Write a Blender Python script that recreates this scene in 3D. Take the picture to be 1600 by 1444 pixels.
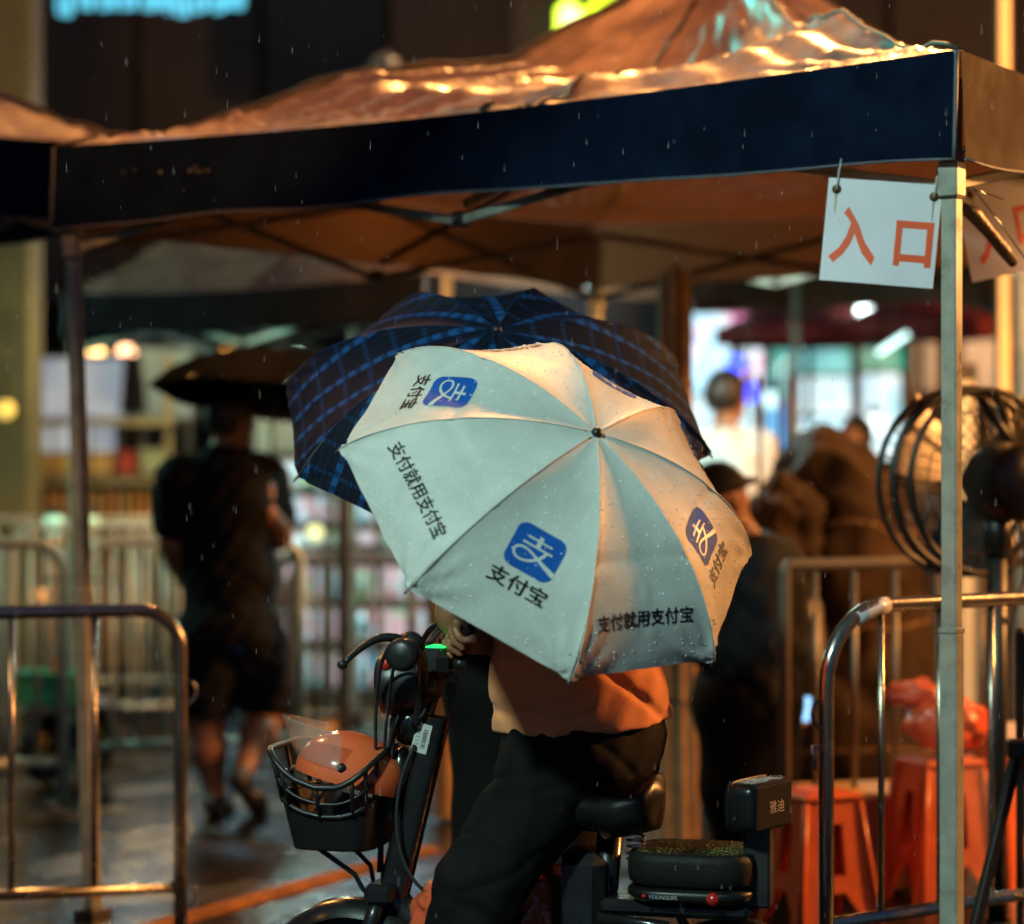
import bpy, math, random
import numpy as np
from mathutils import Vector, Matrix, noise as mnoise

R = math.radians
PI = math.pi
random.seed(7)
rng = np.random.default_rng(7)
SC = bpy.context.scene
COL = SC.collection
for _o in list(bpy.data.objects):
    bpy.data.objects.remove(_o)

# ------------------------------------------------------------------ camera
FPX = 3778.0          # focal length in photo pixels (85 mm on 36 mm / 1600 px)
CAM_Z = 1.45
cam_d = bpy.data.cameras.new("camera")
cam = bpy.data.objects.new("camera", cam_d)
COL.objects.link(cam)
cam.location = (0, 0, CAM_Z)
cam.rotation_euler = (R(90), 0, 0)
cam_d.lens = 85.0
cam_d.sensor_width = 36.0
cam_d.clip_start = 0.1
cam_d.clip_end = 500
cam_d.dof.use_dof = True
cam_d.dof.focus_distance = 5.45
cam_d.dof.aperture_fstop = 1.5
cam_d.dof.aperture_blades = 0
SC.camera = cam

# ------------------------------------------------------------------ world, sun, exposure
w = bpy.data.worlds.new("World")
SC.world = w
w.use_nodes = True
nt = w.node_tree
bg = nt.nodes["Background"]
sky = nt.nodes.new("ShaderNodeTexSky")
sky.sky_type = 'NISHITA'
sky.sun_disc = False
sky.sun_elevation = R(1.2)
sky.dust_density = 0.0
sky.ozone_density = 5.0
sky.sun_rotation = R(200)
nt.links.new(sky.outputs[0], bg.inputs[0])
bg.inputs[1].default_value = 0.13
sun_d = bpy.data.lights.new("moonlight", 'SUN')
sun_d.energy = 0.01
sun_d.angle = R(10)
sun_d.color = (0.75, 0.85, 1.0)
sun = bpy.data.objects.new("moonlight", sun_d)
COL.objects.link(sun)
sun.rotation_euler = (R(45), 0, R(-20))
vs = SC.view_settings
vs.view_transform = 'Standard'
vs.look = 'None'
vs.exposure = 0.38
vs.gamma = 1.0
vs.use_curve_mapping = False
SC.cycles.use_denoising = True
SC.cycles.denoiser = 'OPENIMAGEDENOISE'
SC.cycles.max_bounces = 6
SC.cycles.diffuse_bounces = 3
SC.cycles.glossy_bounces = 3
SC.cycles.transmission_bounces = 6
SC.cycles.transparent_max_bounces = 8
SC.cycles.caustics_reflective = False
SC.cycles.caustics_refractive = False
SC.cycles.sample_clamp_indirect = 4.0
SC.cycles.sample_clamp_direct = 0.0


def P(px, py, D):
    """world point that the photo shows at pixel (px, py), D metres away"""
    return Vector(((px - 800) / FPX * D, D, CAM_Z + (722 - py) / FPX * D))


# ------------------------------------------------------------------ materials
def _n(nt, t, **kw):
    n = nt.nodes.new(t)
    for k, v in kw.items():
        setattr(n, k, v)
    return n


def M(name, col, rough=0.5, metal=0.0, spec=0.5, var=0.12, vscale=6.0, bump=0.0, bscale=60.0,
      coat=0.0, coat_r=0.1, emit=None, estr=0.0, rvar=0.0, sheen=0.0, detail=6, dist=0.002, trans=0.0, alpha=1.0, sss=0.0):
    m = bpy.data.materials.new(name)
    m.use_nodes = True
    nt = m.node_tree
    b = nt.nodes["Principled BSDF"]
    b.inputs["Base Color"].default_value = (*col, 1)
    b.inputs["Roughness"].default_value = rough
    b.inputs["Metallic"].default_value = metal
    b.inputs["Specular IOR Level"].default_value = spec
    b.inputs["Coat Weight"].default_value = coat
    b.inputs["Coat Roughness"].default_value = coat_r
    b.inputs["Sheen Weight"].default_value = sheen
    b.inputs["Transmission Weight"].default_value = trans
    b.inputs["Alpha"].default_value = alpha
    if sss:
        b.inputs["Subsurface Weight"].default_value = sss
        b.inputs["Subsurface Radius"].default_value = (0.02, 0.008, 0.004)
    if emit:
        b.inputs["Emission Color"].default_value = (*emit, 1)
        b.inputs["Emission Strength"].default_value = estr
    tc = _n(nt, "ShaderNodeTexCoord")
    if var or rvar:
        nz = _n(nt, "ShaderNodeTexNoise")
        nz.inputs["Scale"].default_value = vscale
        nz.inputs["Detail"].default_value = detail
        nz.inputs["Roughness"].default_value = 0.65
        nt.links.new(tc.outputs["Object"], nz.inputs["Vector"])
        if var:
            mx = _n(nt, "ShaderNodeMix", data_type='RGBA', blend_type='MULTIPLY')
            mx.inputs[0].default_value = 1.0
            mx.inputs[6].default_value = (*col, 1)
            mr = _n(nt, "ShaderNodeMapRange")
            mr.inputs[1].default_value = 0.3
            mr.inputs[2].default_value = 0.7
            mr.inputs[3].default_value = 1 - var * 1.6
            mr.inputs[4].default_value = 1 + var
            nt.links.new(nz.outputs[0], mr.inputs[0])
            nt.links.new(mr.outputs[0], mx.inputs[7])
            nt.links.new(mx.outputs[2], b.inputs["Base Color"])
        if rvar:
            mr2 = _n(nt, "ShaderNodeMapRange")
            mr2.inputs[1].default_value = 0.3
            mr2.inputs[2].default_value = 0.7
            mr2.inputs[3].default_value = max(0.02, rough - rvar)
            mr2.inputs[4].default_value = min(1, rough + rvar)
            nt.links.new(nz.outputs[0], mr2.inputs[0])
            nt.links.new(mr2.outputs[0], b.inputs["Roughness"])
    if bump:
        nb = _n(nt, "ShaderNodeTexNoise")
        nb.inputs["Scale"].default_value = bscale
        nb.inputs["Detail"].default_value = 4
        nt.links.new(tc.outputs["Object"], nb.inputs["Vector"])
        bp = _n(nt, "ShaderNodeBump")
        bp.inputs["Strength"].default_value = bump
        bp.inputs["Distance"].default_value = dist
        nt.links.new(nb.outputs[0], bp.inputs["Height"])
        nt.links.new(bp.outputs[0], b.inputs["Normal"])
    return m


def glow(name, col, s):
    m = bpy.data.materials.new(name)
    m.use_nodes = True
    nt = m.node_tree
    b = nt.nodes["Principled BSDF"]
    b.inputs["Base Color"].default_value = (*[min(0.8, c) for c in col], 1)
    b.inputs["Emission Color"].default_value = (*col, 1)
    b.inputs["Emission Strength"].default_value = s
    b.inputs["Roughness"].default_value = 0.4
    return m


def glow_picture(name, cols, s, scale=3.0, seed=0.0, squash=(1, 1, 1)):
    """a lit screen or back-lit print: blotches of several colours"""
    m = bpy.data.materials.new(name)
    m.use_nodes = True
    nt = m.node_tree
    b = nt.nodes["Principled BSDF"]
    tc = _n(nt, "ShaderNodeTexCoord")
    mp = _n(nt, "ShaderNodeMapping")
    mp.inputs["Location"].default_value = (seed, seed * 1.7, seed * 0.6)
    mp.inputs["Scale"].default_value = squash
    nz = _n(nt, "ShaderNodeTexNoise")
    nz.inputs["Scale"].default_value = scale
    nz.inputs["Detail"].default_value = 2.5
    rp = _n(nt, "ShaderNodeValToRGB")
    els = rp.color_ramp.elements
    n = len(cols)
    els[0].position, els[0].color = 0.3, (*cols[0], 1)
    els[1].position, els[1].color = 0.7, (*cols[-1], 1)
    for i in range(1, n - 1):
        e = els.new(0.3 + 0.4 * i / (n - 1))
        e.color = (*cols[i], 1)
    nt.links.new(tc.outputs["Object"], mp.inputs[0])
    nt.links.new(mp.outputs[0], nz.inputs["Vector"])
    nt.links.new(nz.outputs[0], rp.inputs[0])
    nt.links.new(rp.outputs[0], b.inputs["Emission Color"])
    b.inputs["Emission Strength"].default_value = s
    b.inputs["Base Color"].default_value = (0.1, 0.1, 0.1, 1)
    b.inputs["Roughness"].default_value = 0.3
    return m


# ------------------------------------------------------------------ objects
def thing(name, label, cat, loc=(0, 0, 0), rotz=0.0, group=None):
    o = bpy.data.objects.new(name, None)
    o.empty_display_size = 0.1
    COL.objects.link(o)
    o.location = loc
    o.rotation_euler = (0, 0, rotz)
    return tag(o, label, cat, group)


def tag(o, label, cat, group=None):
    o['label'] = label
    o['category'] = cat
    if group:
        o['group'] = group
    return o


def root_loc(o):
    v = Vector((0, 0, 0))
    while o is not None:
        v += o.location
        o = o.parent
    return v


class MB:
    """collects shapes (world coordinates) and links them as one mesh object"""

    def __init__(self):
        self.v, self.f, self.s = [], [], []

    def add(self, verts, faces, smooth=False, T=None):
        b = len(self.v)
        if T is not None:
            verts = [T @ Vector(p) for p in verts]
        self.v.extend([tuple(p) for p in verts])
        self.f.extend([tuple(b + i for i in q) for q in faces])
        self.s.extend([smooth] * len(faces))
        return self

    def box(self, c, size, rot=None, ch=0.0):
        """box with chamfered edges"""
        hx, hy, hz = [s / 2 for s in size]
        c = Vector(c)
        rot = rot or Matrix.Identity(3)
        if ch <= 0:
            vs = [Vector((x, y, z)) for x in (-hx, hx) for y in (-hy, hy) for z in (-hz, hz)]
            fs = [(0, 1, 3, 2), (4, 6, 7, 5), (0, 4, 5, 1), (2, 3, 7, 6), (0, 2, 6, 4), (1, 5, 7, 3)]
        else:
            ch = min(ch, hx * .9, hy * .9, hz * .9)
            vs, idx = [], {}
            for sx in (-1, 1):
                for sy in (-1, 1):
                    for sz in (-1, 1):
                        for a in range(3):
                            d = [ch, ch, ch]
                            d[a] = 0
                            idx[(sx, sy, sz, a)] = len(vs)
                            vs.append(Vector((sx * (hx - d[0]), sy * (hy - d[1]), sz * (hz - d[2]))))
            fs = []
            for a in range(3):
                o1, o2 = (a + 1) % 3, (a + 2) % 3
                for s in (-1, 1):
                    q = []
                    for t1, t2 in ((-1, -1), (1, -1), (1, 1), (-1, 1)):
                        k = [0, 0, 0]
                        k[a], k[o1], k[o2] = s, t1, t2
                        q.append(idx[(*k, a)])
                    fs.append(tuple(q if s > 0 else q[::-1]))
            for a in range(3):
                o1, o2 = (a + 1) % 3, (a + 2) % 3
                for t1 in (-1, 1):
                    for t2 in (-1, 1):
                        def kk(sa, ax):
                            k = [0, 0, 0]
                            k[a], k[o1], k[o2] = sa, t1, t2
                            return idx[(*k, ax)]
                        q = [kk(-1, o1), kk(1, o1), kk(1, o2), kk(-1, o2)]
                        fs.append(tuple(q if t1 * t2 > 0 else q[::-1]))
            for sx in (-1, 1):
                for sy in (-1, 1):
                    for sz in (-1, 1):
                        q = [idx[(sx, sy, sz, a)] for a in range(3)]
                        fs.append(tuple(q if sx * sy * sz > 0 else q[::-1]))
        return self.add([c + rot @ p for p in vs], fs)

    def beam(self, a, b, w, h, up=(0, 0, 1), ch=0.0):
        a, b = Vector(a), Vector(b)
        d = (b - a)
        L = d.length
        d.normalize()
        up = Vector(up)
        if abs(d.dot(up)) > 0.98:
            up = Vector((0, 1, 0))
        x = d
        y = up.cross(x).normalized()
        z = x.cross(y)
        rot = Matrix((x, y, z)).transposed()
        return self.box((a + b) / 2, (L, w, h), rot, ch)

    def tube(self, pts, r, n=10, closed=False, smooth=True, caps=True):
        pts = [Vector(p) for p in pts]
        m = len(pts)
        rs = r if isinstance(r, (list, tuple)) else [r] * m
        tang = []
        for i in range(m):
            if closed:
                t = pts[(i + 1) % m] - pts[i - 1]
            else:
                t = pts[min(i + 1, m - 1)] - pts[max(i - 1, 0)]
            tang.append(t.normalized() if t.length > 1e-9 else Vector((0, 0, 1)))
        u = tang[0].orthogonal().normalized()
        vs = []
        for i in range(m):
            t = tang[i]
            u = (u - t * u.dot(t))
            u = u.normalized() if u.length > 1e-6 else t.orthogonal().normalized()
            w_ = t.cross(u)
            for k in range(n):
                a = 2 * PI * k / n
                vs.append(pts[i] + (u * math.cos(a) + w_ * math.sin(a)) * rs[i])
        fs = []
        mm = m if closed else m - 1
        for i in range(mm):
            j = (i + 1) % m
            for k in range(n):
                l = (k + 1) % n
                fs.append((i * n + k, i * n + l, j * n + l, j * n + k))
        b0 = len(self.f)
        self.add(vs, fs, smooth)
        if caps and not closed:
            b = len(self.v) - len(vs)
            self.f.append(tuple(b + k for k in reversed(range(n))))
            self.f.append(tuple(b + (m - 1) * n + k for k in range(n)))
            self.s += [False, False]
        return self

    def lathe(self, prof, origin=(0, 0, 0), axis=(0, 0, 1), n=24, smooth=True):
        axis = Vector(axis).normalized()
        u = axis.orthogonal().normalized()
        w_ = axis.cross(u)
        o = Vector(origin)
        vs, fs = [], []
        for (r, h) in prof:
            for k in range(n):
                a = 2 * PI * k / n
                vs.append(o + axis * h + (u * math.cos(a) + w_ * math.sin(a)) * max(r, 1e-5))
        for i in range(len(prof) - 1):
            for k in range(n):
                l = (k + 1) % n
                fs.append((i * n + k, i * n + l, (i + 1) * n + l, (i + 1) * n + k))
        return self.add(vs, fs, smooth)

    def grid(self, fn, nu, nv, smooth=True, wrap=False):
        vs = [fn(i / nu, j / nv) for i in range(nu + (0 if wrap else 1)) for j in range(nv + 1)]
        fs = []
        cnt = nu if wrap else nu + 1
        for i in range(nu):
            i2 = (i + 1) % cnt
            for j in range(nv):
                fs.append((i * (nv + 1) + j, i2 * (nv + 1) + j, i2 * (nv + 1) + j + 1, i * (nv + 1) + j + 1))
        return self.add(vs, fs, smooth)

    def ell(self, c, rad, rot=None, n=16, m=10):
        c = Vector(c)
        rot = rot or Matrix.Identity(3)
        vs, fs = [], []
        for j in range(m + 1):
            th = PI * j / m
            for k in range(n):
                a = 2 * PI * k / n
                p = Vector((rad[0] * math.sin(th) * math.cos(a), rad[1] * math.sin(th) * math.sin(a), rad[2] * math.cos(th)))
                vs.append(c + rot @ p)
        for j in range(m):
            for k in range(n):
                l = (k + 1) % n
                fs.append((j * n + k, (j + 1) * n + k, (j + 1) * n + l, j * n + l))
        return self.add(vs, fs, True)

    def build(self, name, mat, parent=None, uv=None):
        me = bpy.data.meshes.new(name)
        off = root_loc(parent) if parent is not None else Vector((0, 0, 0))
        me.from_pydata([(p[0] - off.x, p[1] - off.y, p[2] - off.z) for p in self.v], [], self.f)
        me.polygons.foreach_set("use_smooth", self.s)
        if uv is not None:
            ul = me.uv_layers.new(name="UVMap")
            li = np.zeros(len(me.loops), dtype=np.int32)
            me.loops.foreach_get("vertex_index", li)
            arr = np.array(uv, dtype=np.float32)[li]
            ul.data.foreach_set("uv", arr.ravel())
        me.validate()
        me.update()
        me.materials.append(mat)
        o = bpy.data.objects.new(name, me)
        COL.objects.link(o)
        if parent is not None:
            o.parent = parent
        return o


def np_obj(name, V, F, mat, parent=None, smooth=True):
    me = bpy.data.meshes.new(name)
    off = root_loc(parent) if parent is not None else Vector((0, 0, 0))
    V = np.asarray(V, dtype=np.float64) - np.array(off)
    me.from_pydata(V.tolist(), [], np.asarray(F).tolist())
    me.polygons.foreach_set("use_smooth", [smooth] * len(me.polygons))
    me.update()
    me.materials.append(mat)
    o = bpy.data.objects.new(name, me)
    COL.objects.link(o)
    if parent is not None:
        o.parent = parent
    return o


def copy_tree(o, parent=None):
    c = o.copy()
    COL.objects.link(c)
    c.parent = parent
    for ch in list(o.children):
        copy_tree(ch, c)
    return c


def structure(o):
    o['kind'] = 'structure'
    return o


def stuff(o):
    o['kind'] = 'stuff'
    return o


def lerp(a, b, t):
    return a + (b - a) * t


def bez(p0, p1, p2, p3, n=12):
    p0, p1, p2, p3 = map(Vector, (p0, p1, p2, p3))
    return [p0 * (1 - t) ** 3 + p1 * 3 * t * (1 - t) ** 2 + p2 * 3 * t * t * (1 - t) + p3 * t ** 3 for t in [i / n for i in range(n + 1)]]


_txt = {}


def text2d(body, bold=0.0, res=3):
    """lettering as flat triangles, centred, one unit high"""
    key = (body, bold)
    if key in _txt:
        return _txt[key]
    c = bpy.data.curves.new("lettering", 'FONT')
    c.body = body
    c.fill_mode = 'FRONT'
    c.resolution_u = res
    c.offset = bold
    o = bpy.data.objects.new("lettering", c)
    COL.objects.link(o)
    bpy.context.view_layer.update()
    me = bpy.data.meshes.new_from_object(o.evaluated_get(bpy.context.evaluated_depsgraph_get()))
    V = np.array([v.co[:2] for v in me.vertices], dtype=float)
    F = [tuple(p.vertices) for p in me.polygons]
    bpy.data.objects.remove(o)
    bpy.data.curves.remove(c)
    bpy.data.meshes.remove(me)
    lo, hi = V.min(0), V.max(0)
    V = (V - (lo + hi) / 2) / (hi[1] - lo[1])
    _txt[key] = (V, F)
    return V, F


def text_on(body, mp, h, mat, parent, name="lettering", bold=0.0, cx=0.0, cy=0.0, sx=1.0):
    """lettering of height h mapped through mp(x, y) -> world"""
    V, F = text2d(body, bold)
    mb = MB()
    mb.add([mp(cx + x * h * sx, cy + y * h) for x, y in V], F)
    return mb.build(name, mat, parent)
# ------------------------------------------------------------------ shared materials
m_black = M("black_plastic", (0.018, 0.018, 0.018), 0.38, var=0.2, bump=0.15, bscale=240, rvar=0.12)
m_rubber = M("rubber", (0.022, 0.022, 0.022), 0.7, bump=0.2, bscale=200)
m_steel = M("galvanised_steel", (0.42, 0.40, 0.36), 0.3, metal=0.9, var=0.25, vscale=25, rvar=0.15, bump=0.12, bscale=90)
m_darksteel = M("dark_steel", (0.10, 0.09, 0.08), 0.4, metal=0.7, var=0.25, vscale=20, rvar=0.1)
m_polepaint = M("pale_pole_paint", (0.34, 0.35, 0.29), 0.32, var=0.2, vscale=14, rvar=0.1, bump=0.05, bscale=40)
m_white = M("white_plastic_sheet", (0.60, 0.60, 0.62), 0.35, var=0.07, vscale=5)
m_chrome = M("wet_chrome", (0.6, 0.6, 0.6), 0.12, metal=1.0, var=0.1)
m_wood = M("brown_wood", (0.16, 0.09, 0.045), 0.55, var=0.3, vscale=9, bump=0.2, bscale=40)
m_dkwall = M("dark_cladding", (0.030, 0.026, 0.021), 0.6, var=0.4, vscale=1.2, bump=0.2, bscale=14, dist=0.01)
m_olive = M("olive_render", (0.15, 0.15, 0.07), 0.7, var=0.2, vscale=2.5, bump=0.2, bscale=50)
m_ink_black = M("black_print", (0.012, 0.012, 0.013), 0.5, var=0.1, spec=0.15)

# ------------------------------------------------------------------ street lamps (the light of the place)
m_lamp_warm = glow("sodium_lens", (1.0, 0.45, 0.12), 12)
m_lamp_cool = glow("led_lens", (0.75, 1.0, 0.85), 12)


def street_lamp(x, y, h, arm, col, watts, label, lens, radius=0.18):
    t = thing("street_lamp", label, "street lamp", (x, y, 0), group="street lamps around the entrance")
    ax, ay = arm
    mb = MB()
    mb.tube([(x, y, 0), (x, y, 0.25), (x, y, 0.3), (x, y, h)], [0.11, 0.11, 0.07, 0.045], 14)
    mb.tube(bez((x, y, h), (x, y, h + 0.3), (x + ax * .5, y + ay * .5, h + 0.3), (x + ax, y + ay, h + 0.25)), 0.03, 10)
    mb.build("post", m_darksteel, t)
    d = Vector((ax, ay, 0)).normalized()
    hb = MB()
    rot = Matrix((d, Vector((-d.y, d.x, 0)), Vector((0, 0, 1)))).transposed()
    hb.box((x + ax + d.x * .2, y + ay + d.y * .2, h + 0.27), (0.5, 0.24, 0.08), rot, 0.025)
    hb.build("lamp_head", m_darksteel, t)
    lb = MB()
    lb.box((x + ax + d.x * .2, y + ay + d.y * .2, h + 0.22), (0.4, 0.18, 0.03), rot, 0.01)
    lb.build("lens", lens, t)
    l = bpy.data.lights.new("lamp_light", 'POINT')
    l.energy = watts
    l.color = col
    l.shadow_soft_size = radius
    lo = bpy.data.objects.new("lamp_light", l)
    COL.objects.link(lo)
    lo.location = (ax + d.x * .2, ay + d.y * .2, h - 0.02)
    lo.parent = t
    return t


WARM = (1.0, 0.40, 0.10)
m_lamp_cool2 = glow("cool_flood_lens", (0.7, 1.0, 0.85), 12)
street_lamp(6.9, 8.4, 3.3, (-0.6, -0.1), WARM, 1900, "orange street lamp beside the barrier on the right", m_lamp_warm)


def flood_light(x, z, aim, watts, col, label, lens, y=19.86, radius=.35, cone=70):
    """floodlight bracketed to the facade and turned down on the square"""
    p = Vector((x, y - .35, z))
    t = thing("flood_light", label, "floodlight", (x, y - .05, z), group="floodlights on the dark building")
    d = (Vector(aim) - p).normalized()
    rot = d.to_track_quat('-Z', 'Y').to_matrix()
    mb = MB()
    mb.box(p - d * .05, (.42, .30, .10), rot, .02)
    mb.build("housing", m_darksteel, t)
    mb = MB()
    mb.tube([p - d * .1, Vector((x, y, z)), Vector((x, y + .06, z))], .025, 8)
    mb.build("bracket", m_darksteel, t)
    mb = MB()
    mb.box(p + d * .004, (.36, .24, .012), rot)
    mb.build("lens", lens, t)
    l = bpy.data.lights.new("flood_lamp", 'SPOT')
    l.energy = watts
    l.color = col
    l.shadow_soft_size = radius
    l.spot_size = R(cone)
    l.spot_blend = .4
    lo = bpy.data.objects.new("flood_lamp", l)
    COL.objects.link(lo)
    lo.location = p + d * .03 - Vector((x, y - .05, z))
    lo.rotation_euler = d.to_track_quat('-Z', 'Y').to_euler()
    lo.parent = t




def aim_spot(t, loc, aim, watts, col, cone, blend, radius):
    d = (Vector(aim) - Vector(loc)).normalized()
    l = bpy.data.lights.new("lamp_light", 'SPOT')
    l.energy, l.color, l.shadow_soft_size, l.spot_size, l.spot_blend = watts, col, radius, R(cone), blend
    lo = bpy.data.objects.new("lamp_light", l)
    COL.objects.link(lo)
    lo.location = Vector(loc) - root_loc(t)
    lo.rotation_euler = d.to_track_quat('-Z', 'Y').to_euler()
    lo.parent = t


def mast_flood(x, y, h, aim, watts, col, cone, label, lens, radius=.25, blend=.6):
    t = thing("mast_floodlight", label, "floodlight", (x, y, 0))
    mb = MB()
    mb.tube([(x, y, 0), (x, y, .25), (x, y, .3), (x, y, h)], [.1, .1, .06, .045], 14)
    mb.build("post", m_darksteel, t)
    p = Vector((x, y, h + .12))
    d = (Vector(aim) - p).normalized()
    rot = d.to_track_quat('-Z', 'Y').to_matrix()
    mb = MB()
    mb.box(p, (.46, .34, .12), rot, .02)
    mb.build("housing", m_darksteel, t)
    mb = MB()
    mb.box(p + d * .064, (.40, .28, .012), rot)
    mb.build("lens", lens, t)
    aim_spot(t, p + d * .1, aim, watts, col, cone, blend, radius)


mast_flood(-3.2, -0.5, 6.0, (0.42, 5.4, 1.42), 1800, (0.66, 1.0, 0.88), 25, "cool white floodlight on a mast behind the photographer on the left", m_lamp_cool2)


mast_flood(-4.8, 4.0, 4.5, (-1.75, 7.4, 0.7), 420, (1.0, 0.64, 0.32), 25, "amber floodlight added on a mast to warm the left pole and barrier", m_lamp_warm)  # added fill light, aimed at the left pole and barrier only


# two orange floodlights on an unseen mast, added to colour the tent roof
_mx, _my, _mh = -4.6, -2.2, 7.3
t = thing("mast_floodlight", "tall unseen mast with two orange floodlights added to colour the tent roof", "floodlight", (_mx, _my, 0))
mb = MB()
mb.tube([(_mx, _my, 0), (_mx, _my, .25), (_mx, _my, .3), (_mx, _my, _mh)], [.12, .12, .07, .05], 14)
mb.box((_mx, _my, _mh + .02), (1.1, .06, .06), None, .01)
mb.build("post", m_darksteel, t)
for sx, aim, watts in ((-.42, (-.80, 7.6, 3.10), 3800), (.42, (.80, 7.1, 3.38), 6200)):
    p = Vector((_mx + sx, _my + .05, _mh + .14))
    d = (Vector(aim) - p).normalized()
    rot = d.to_track_quat('-Z', 'Y').to_matrix()
    mb = MB()
    mb.box(p, (.40, .30, .12), rot, .02)
    mb.build("lamp_housing", m_darksteel, t)
    mb = MB()
    mb.box(p + d * .064, (.34, .24, .012), rot)
    mb.build("lens", m_lamp_warm, t)
    aim_spot(t, p + d * .1, aim, watts, (1.0, 0.36, 0.08), 11.5, .35, .08)


mast_flood(-5.6, 15.6, 7.6, (-0.25, 8.2, 3.2), 2600, (0.03, 1.0, 0.85), 11.5, "teal floodlight added on an unseen mast for teal patches on the tent roof", m_lamp_cool2, .15)  # added out of view to put teal light on the roof


def wire_lamp(x, y, h, watts, label, aim, cone=110, radius=.35):
    """street lamp hung on a wire across the square"""
    t = thing("hanging_street_lamp", label, "street lamp", (x, y, h), group="street lamps hung over the square")
    mb = MB()
    mb.tube([(-13.5, y, 11.2), (x, y, h + .35), (13.5, y, 11.2)], .012, 6)
    mb.tube([(x, y, h + .35), (x, y, h + .1)], .02, 6)
    mb.build("span_wire", m_darksteel, t)
    mb = MB()
    mb.lathe([(.05, .14), (.12, .10), (.30, .0), (.30, -.03), (.27, -.03), (.25, 0), (.05, .1)], (x, y, h), (0, 0, 1), 24)
    mb.build("shade", m_darksteel, t)
    mb = MB()
    mb.ell((x, y, h), (.16, .16, .05), None, 16, 8)
    mb.build("lens", m_lamp_warm, t)
    aim_spot(t, (x, y, h - .08), aim, watts, WARM, cone, .4, radius)


wire_lamp(1.2, 14.0, 9.6, 6000, "orange lamp hung on a wire high over the middle of the square", (-0.1, 7.8, 2.6), 36)
wire_lamp(-4.6, 13.0, 8.2, 1600, "orange lamp hung on a wire high over the left of the square", (-3.3, 8.4, 2.3), 36)

# ------------------------------------------------------------------ wet ground
m_g = bpy.data.materials.new("wet_pavement")
m_g.use_nodes = True
nt = m_g.node_tree
b = nt.nodes["Principled BSDF"]
tc = _n(nt, "ShaderNodeTexCoord")
n1 = _n(nt, "ShaderNodeTexNoise")
n1.inputs["Scale"].default_value = 1.9
n1.inputs["Detail"].default_value = 5
n2 = _n(nt, "ShaderNodeTexNoise")
n2.inputs["Scale"].default_value = 5.0
n2.inputs["Detail"].default_value = 5
n3 = _n(nt, "ShaderNodeTexNoise")
n3.inputs["Scale"].default_value = 120.0
n3.inputs["Detail"].default_value = 2
for n_ in (n1, n2, n3):
    nt.links.new(tc.outputs["Object"], n_.inputs["Vector"])
cr = _n(nt, "ShaderNodeValToRGB")
cr.color_ramp.elements[0].color = (0.006, 0.0055, 0.005, 1)
cr.color_ramp.elements[1].color = (0.015, 0.013, 0.011, 1)
cr.color_ramp.elements[0].position = 0.35
cr.color_ramp.elements[1].position = 0.7
nt.links.new(n2.outputs[0], cr.inputs[0])
nt.links.new(cr.outputs[0], b.inputs["Base Color"])
rr = _n(nt, "ShaderNodeMapRange")
rr.inputs[1].default_value = 0.47
rr.inputs[2].default_value = 0.56
rr.inputs[3].default_value = 0.03
rr.inputs[4].default_value = 0.30
nt.links.new(n1.outputs[0], rr.inputs[0])
nt.links.new(rr.outputs[0], b.inputs["Roughness"])
b.inputs["Specular IOR Level"].default_value = 1.0
mxh = _n(nt, "ShaderNodeMath", operation='MULTIPLY_ADD')
mxh.inputs[1].default_value = 0.5
nt.links.new(n2.outputs[0], mxh.inputs[0])
ml = _n(nt, "ShaderNodeMath", operation='MULTIPLY')
ml.inputs[1].default_value = 0.06
nt.links.new(n3.outputs[0], ml.inputs[0])
nt.links.new(ml.outputs[0], mxh.inputs[2])
bp = _n(nt, "ShaderNodeBump")
bp.inputs["Strength"].default_value = 0.55
bp.inputs["Distance"].default_value = 0.06
nt.links.new(mxh.outputs[0], bp.inputs["Height"])
nt.links.new(bp.outputs[0], b.inputs["Normal"])
mb = MB()
mb.add([(-60, -20, 0), (60, -20, 0), (60, 80, 0), (-60, 80, 0)], [(0, 1, 2, 3)])
structure(mb.build("pavement", m_g))

# a low cable ramp; its orange reflection is put into the colour
m_ramp = M("reflection_tinted_rubber", (0.20, 0.075, 0.012), 0.75, var=0.3, vscale=10, spec=0.1)
t = thing("cable_ramp", "low cable ramp coloured like an orange reflection, lying across the wet ground", "cable ramp", (-0.9, 7.9, 0))
a, b_ = Vector((-1.25, 7.25, 0)), Vector((-0.30, 9.0, 0))
d = (b_ - a).normalized()
s = Vector((-d.y, d.x, 0))
for k in range(4):
    p0, p1 = a.lerp(b_, k / 4) + d * .004, a.lerp(b_, (k + 1) / 4) - d * .004
    mb = MB()
    pr = [(-.05, .003), (-.02, .022), (.02, .022), (.05, .003)]
    vs = [p + s * u + Vector((0, 0, h)) for p in (p0, p1) for u, h in pr]
    mb.add(vs, [(0, 1, 5, 4), (1, 2, 6, 5), (2, 3, 7, 6), (3, 2, 1, 0), (4, 5, 6, 7), (0, 4, 7, 3)])
    mb.build("ramp_segment", m_ramp, t)

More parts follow.
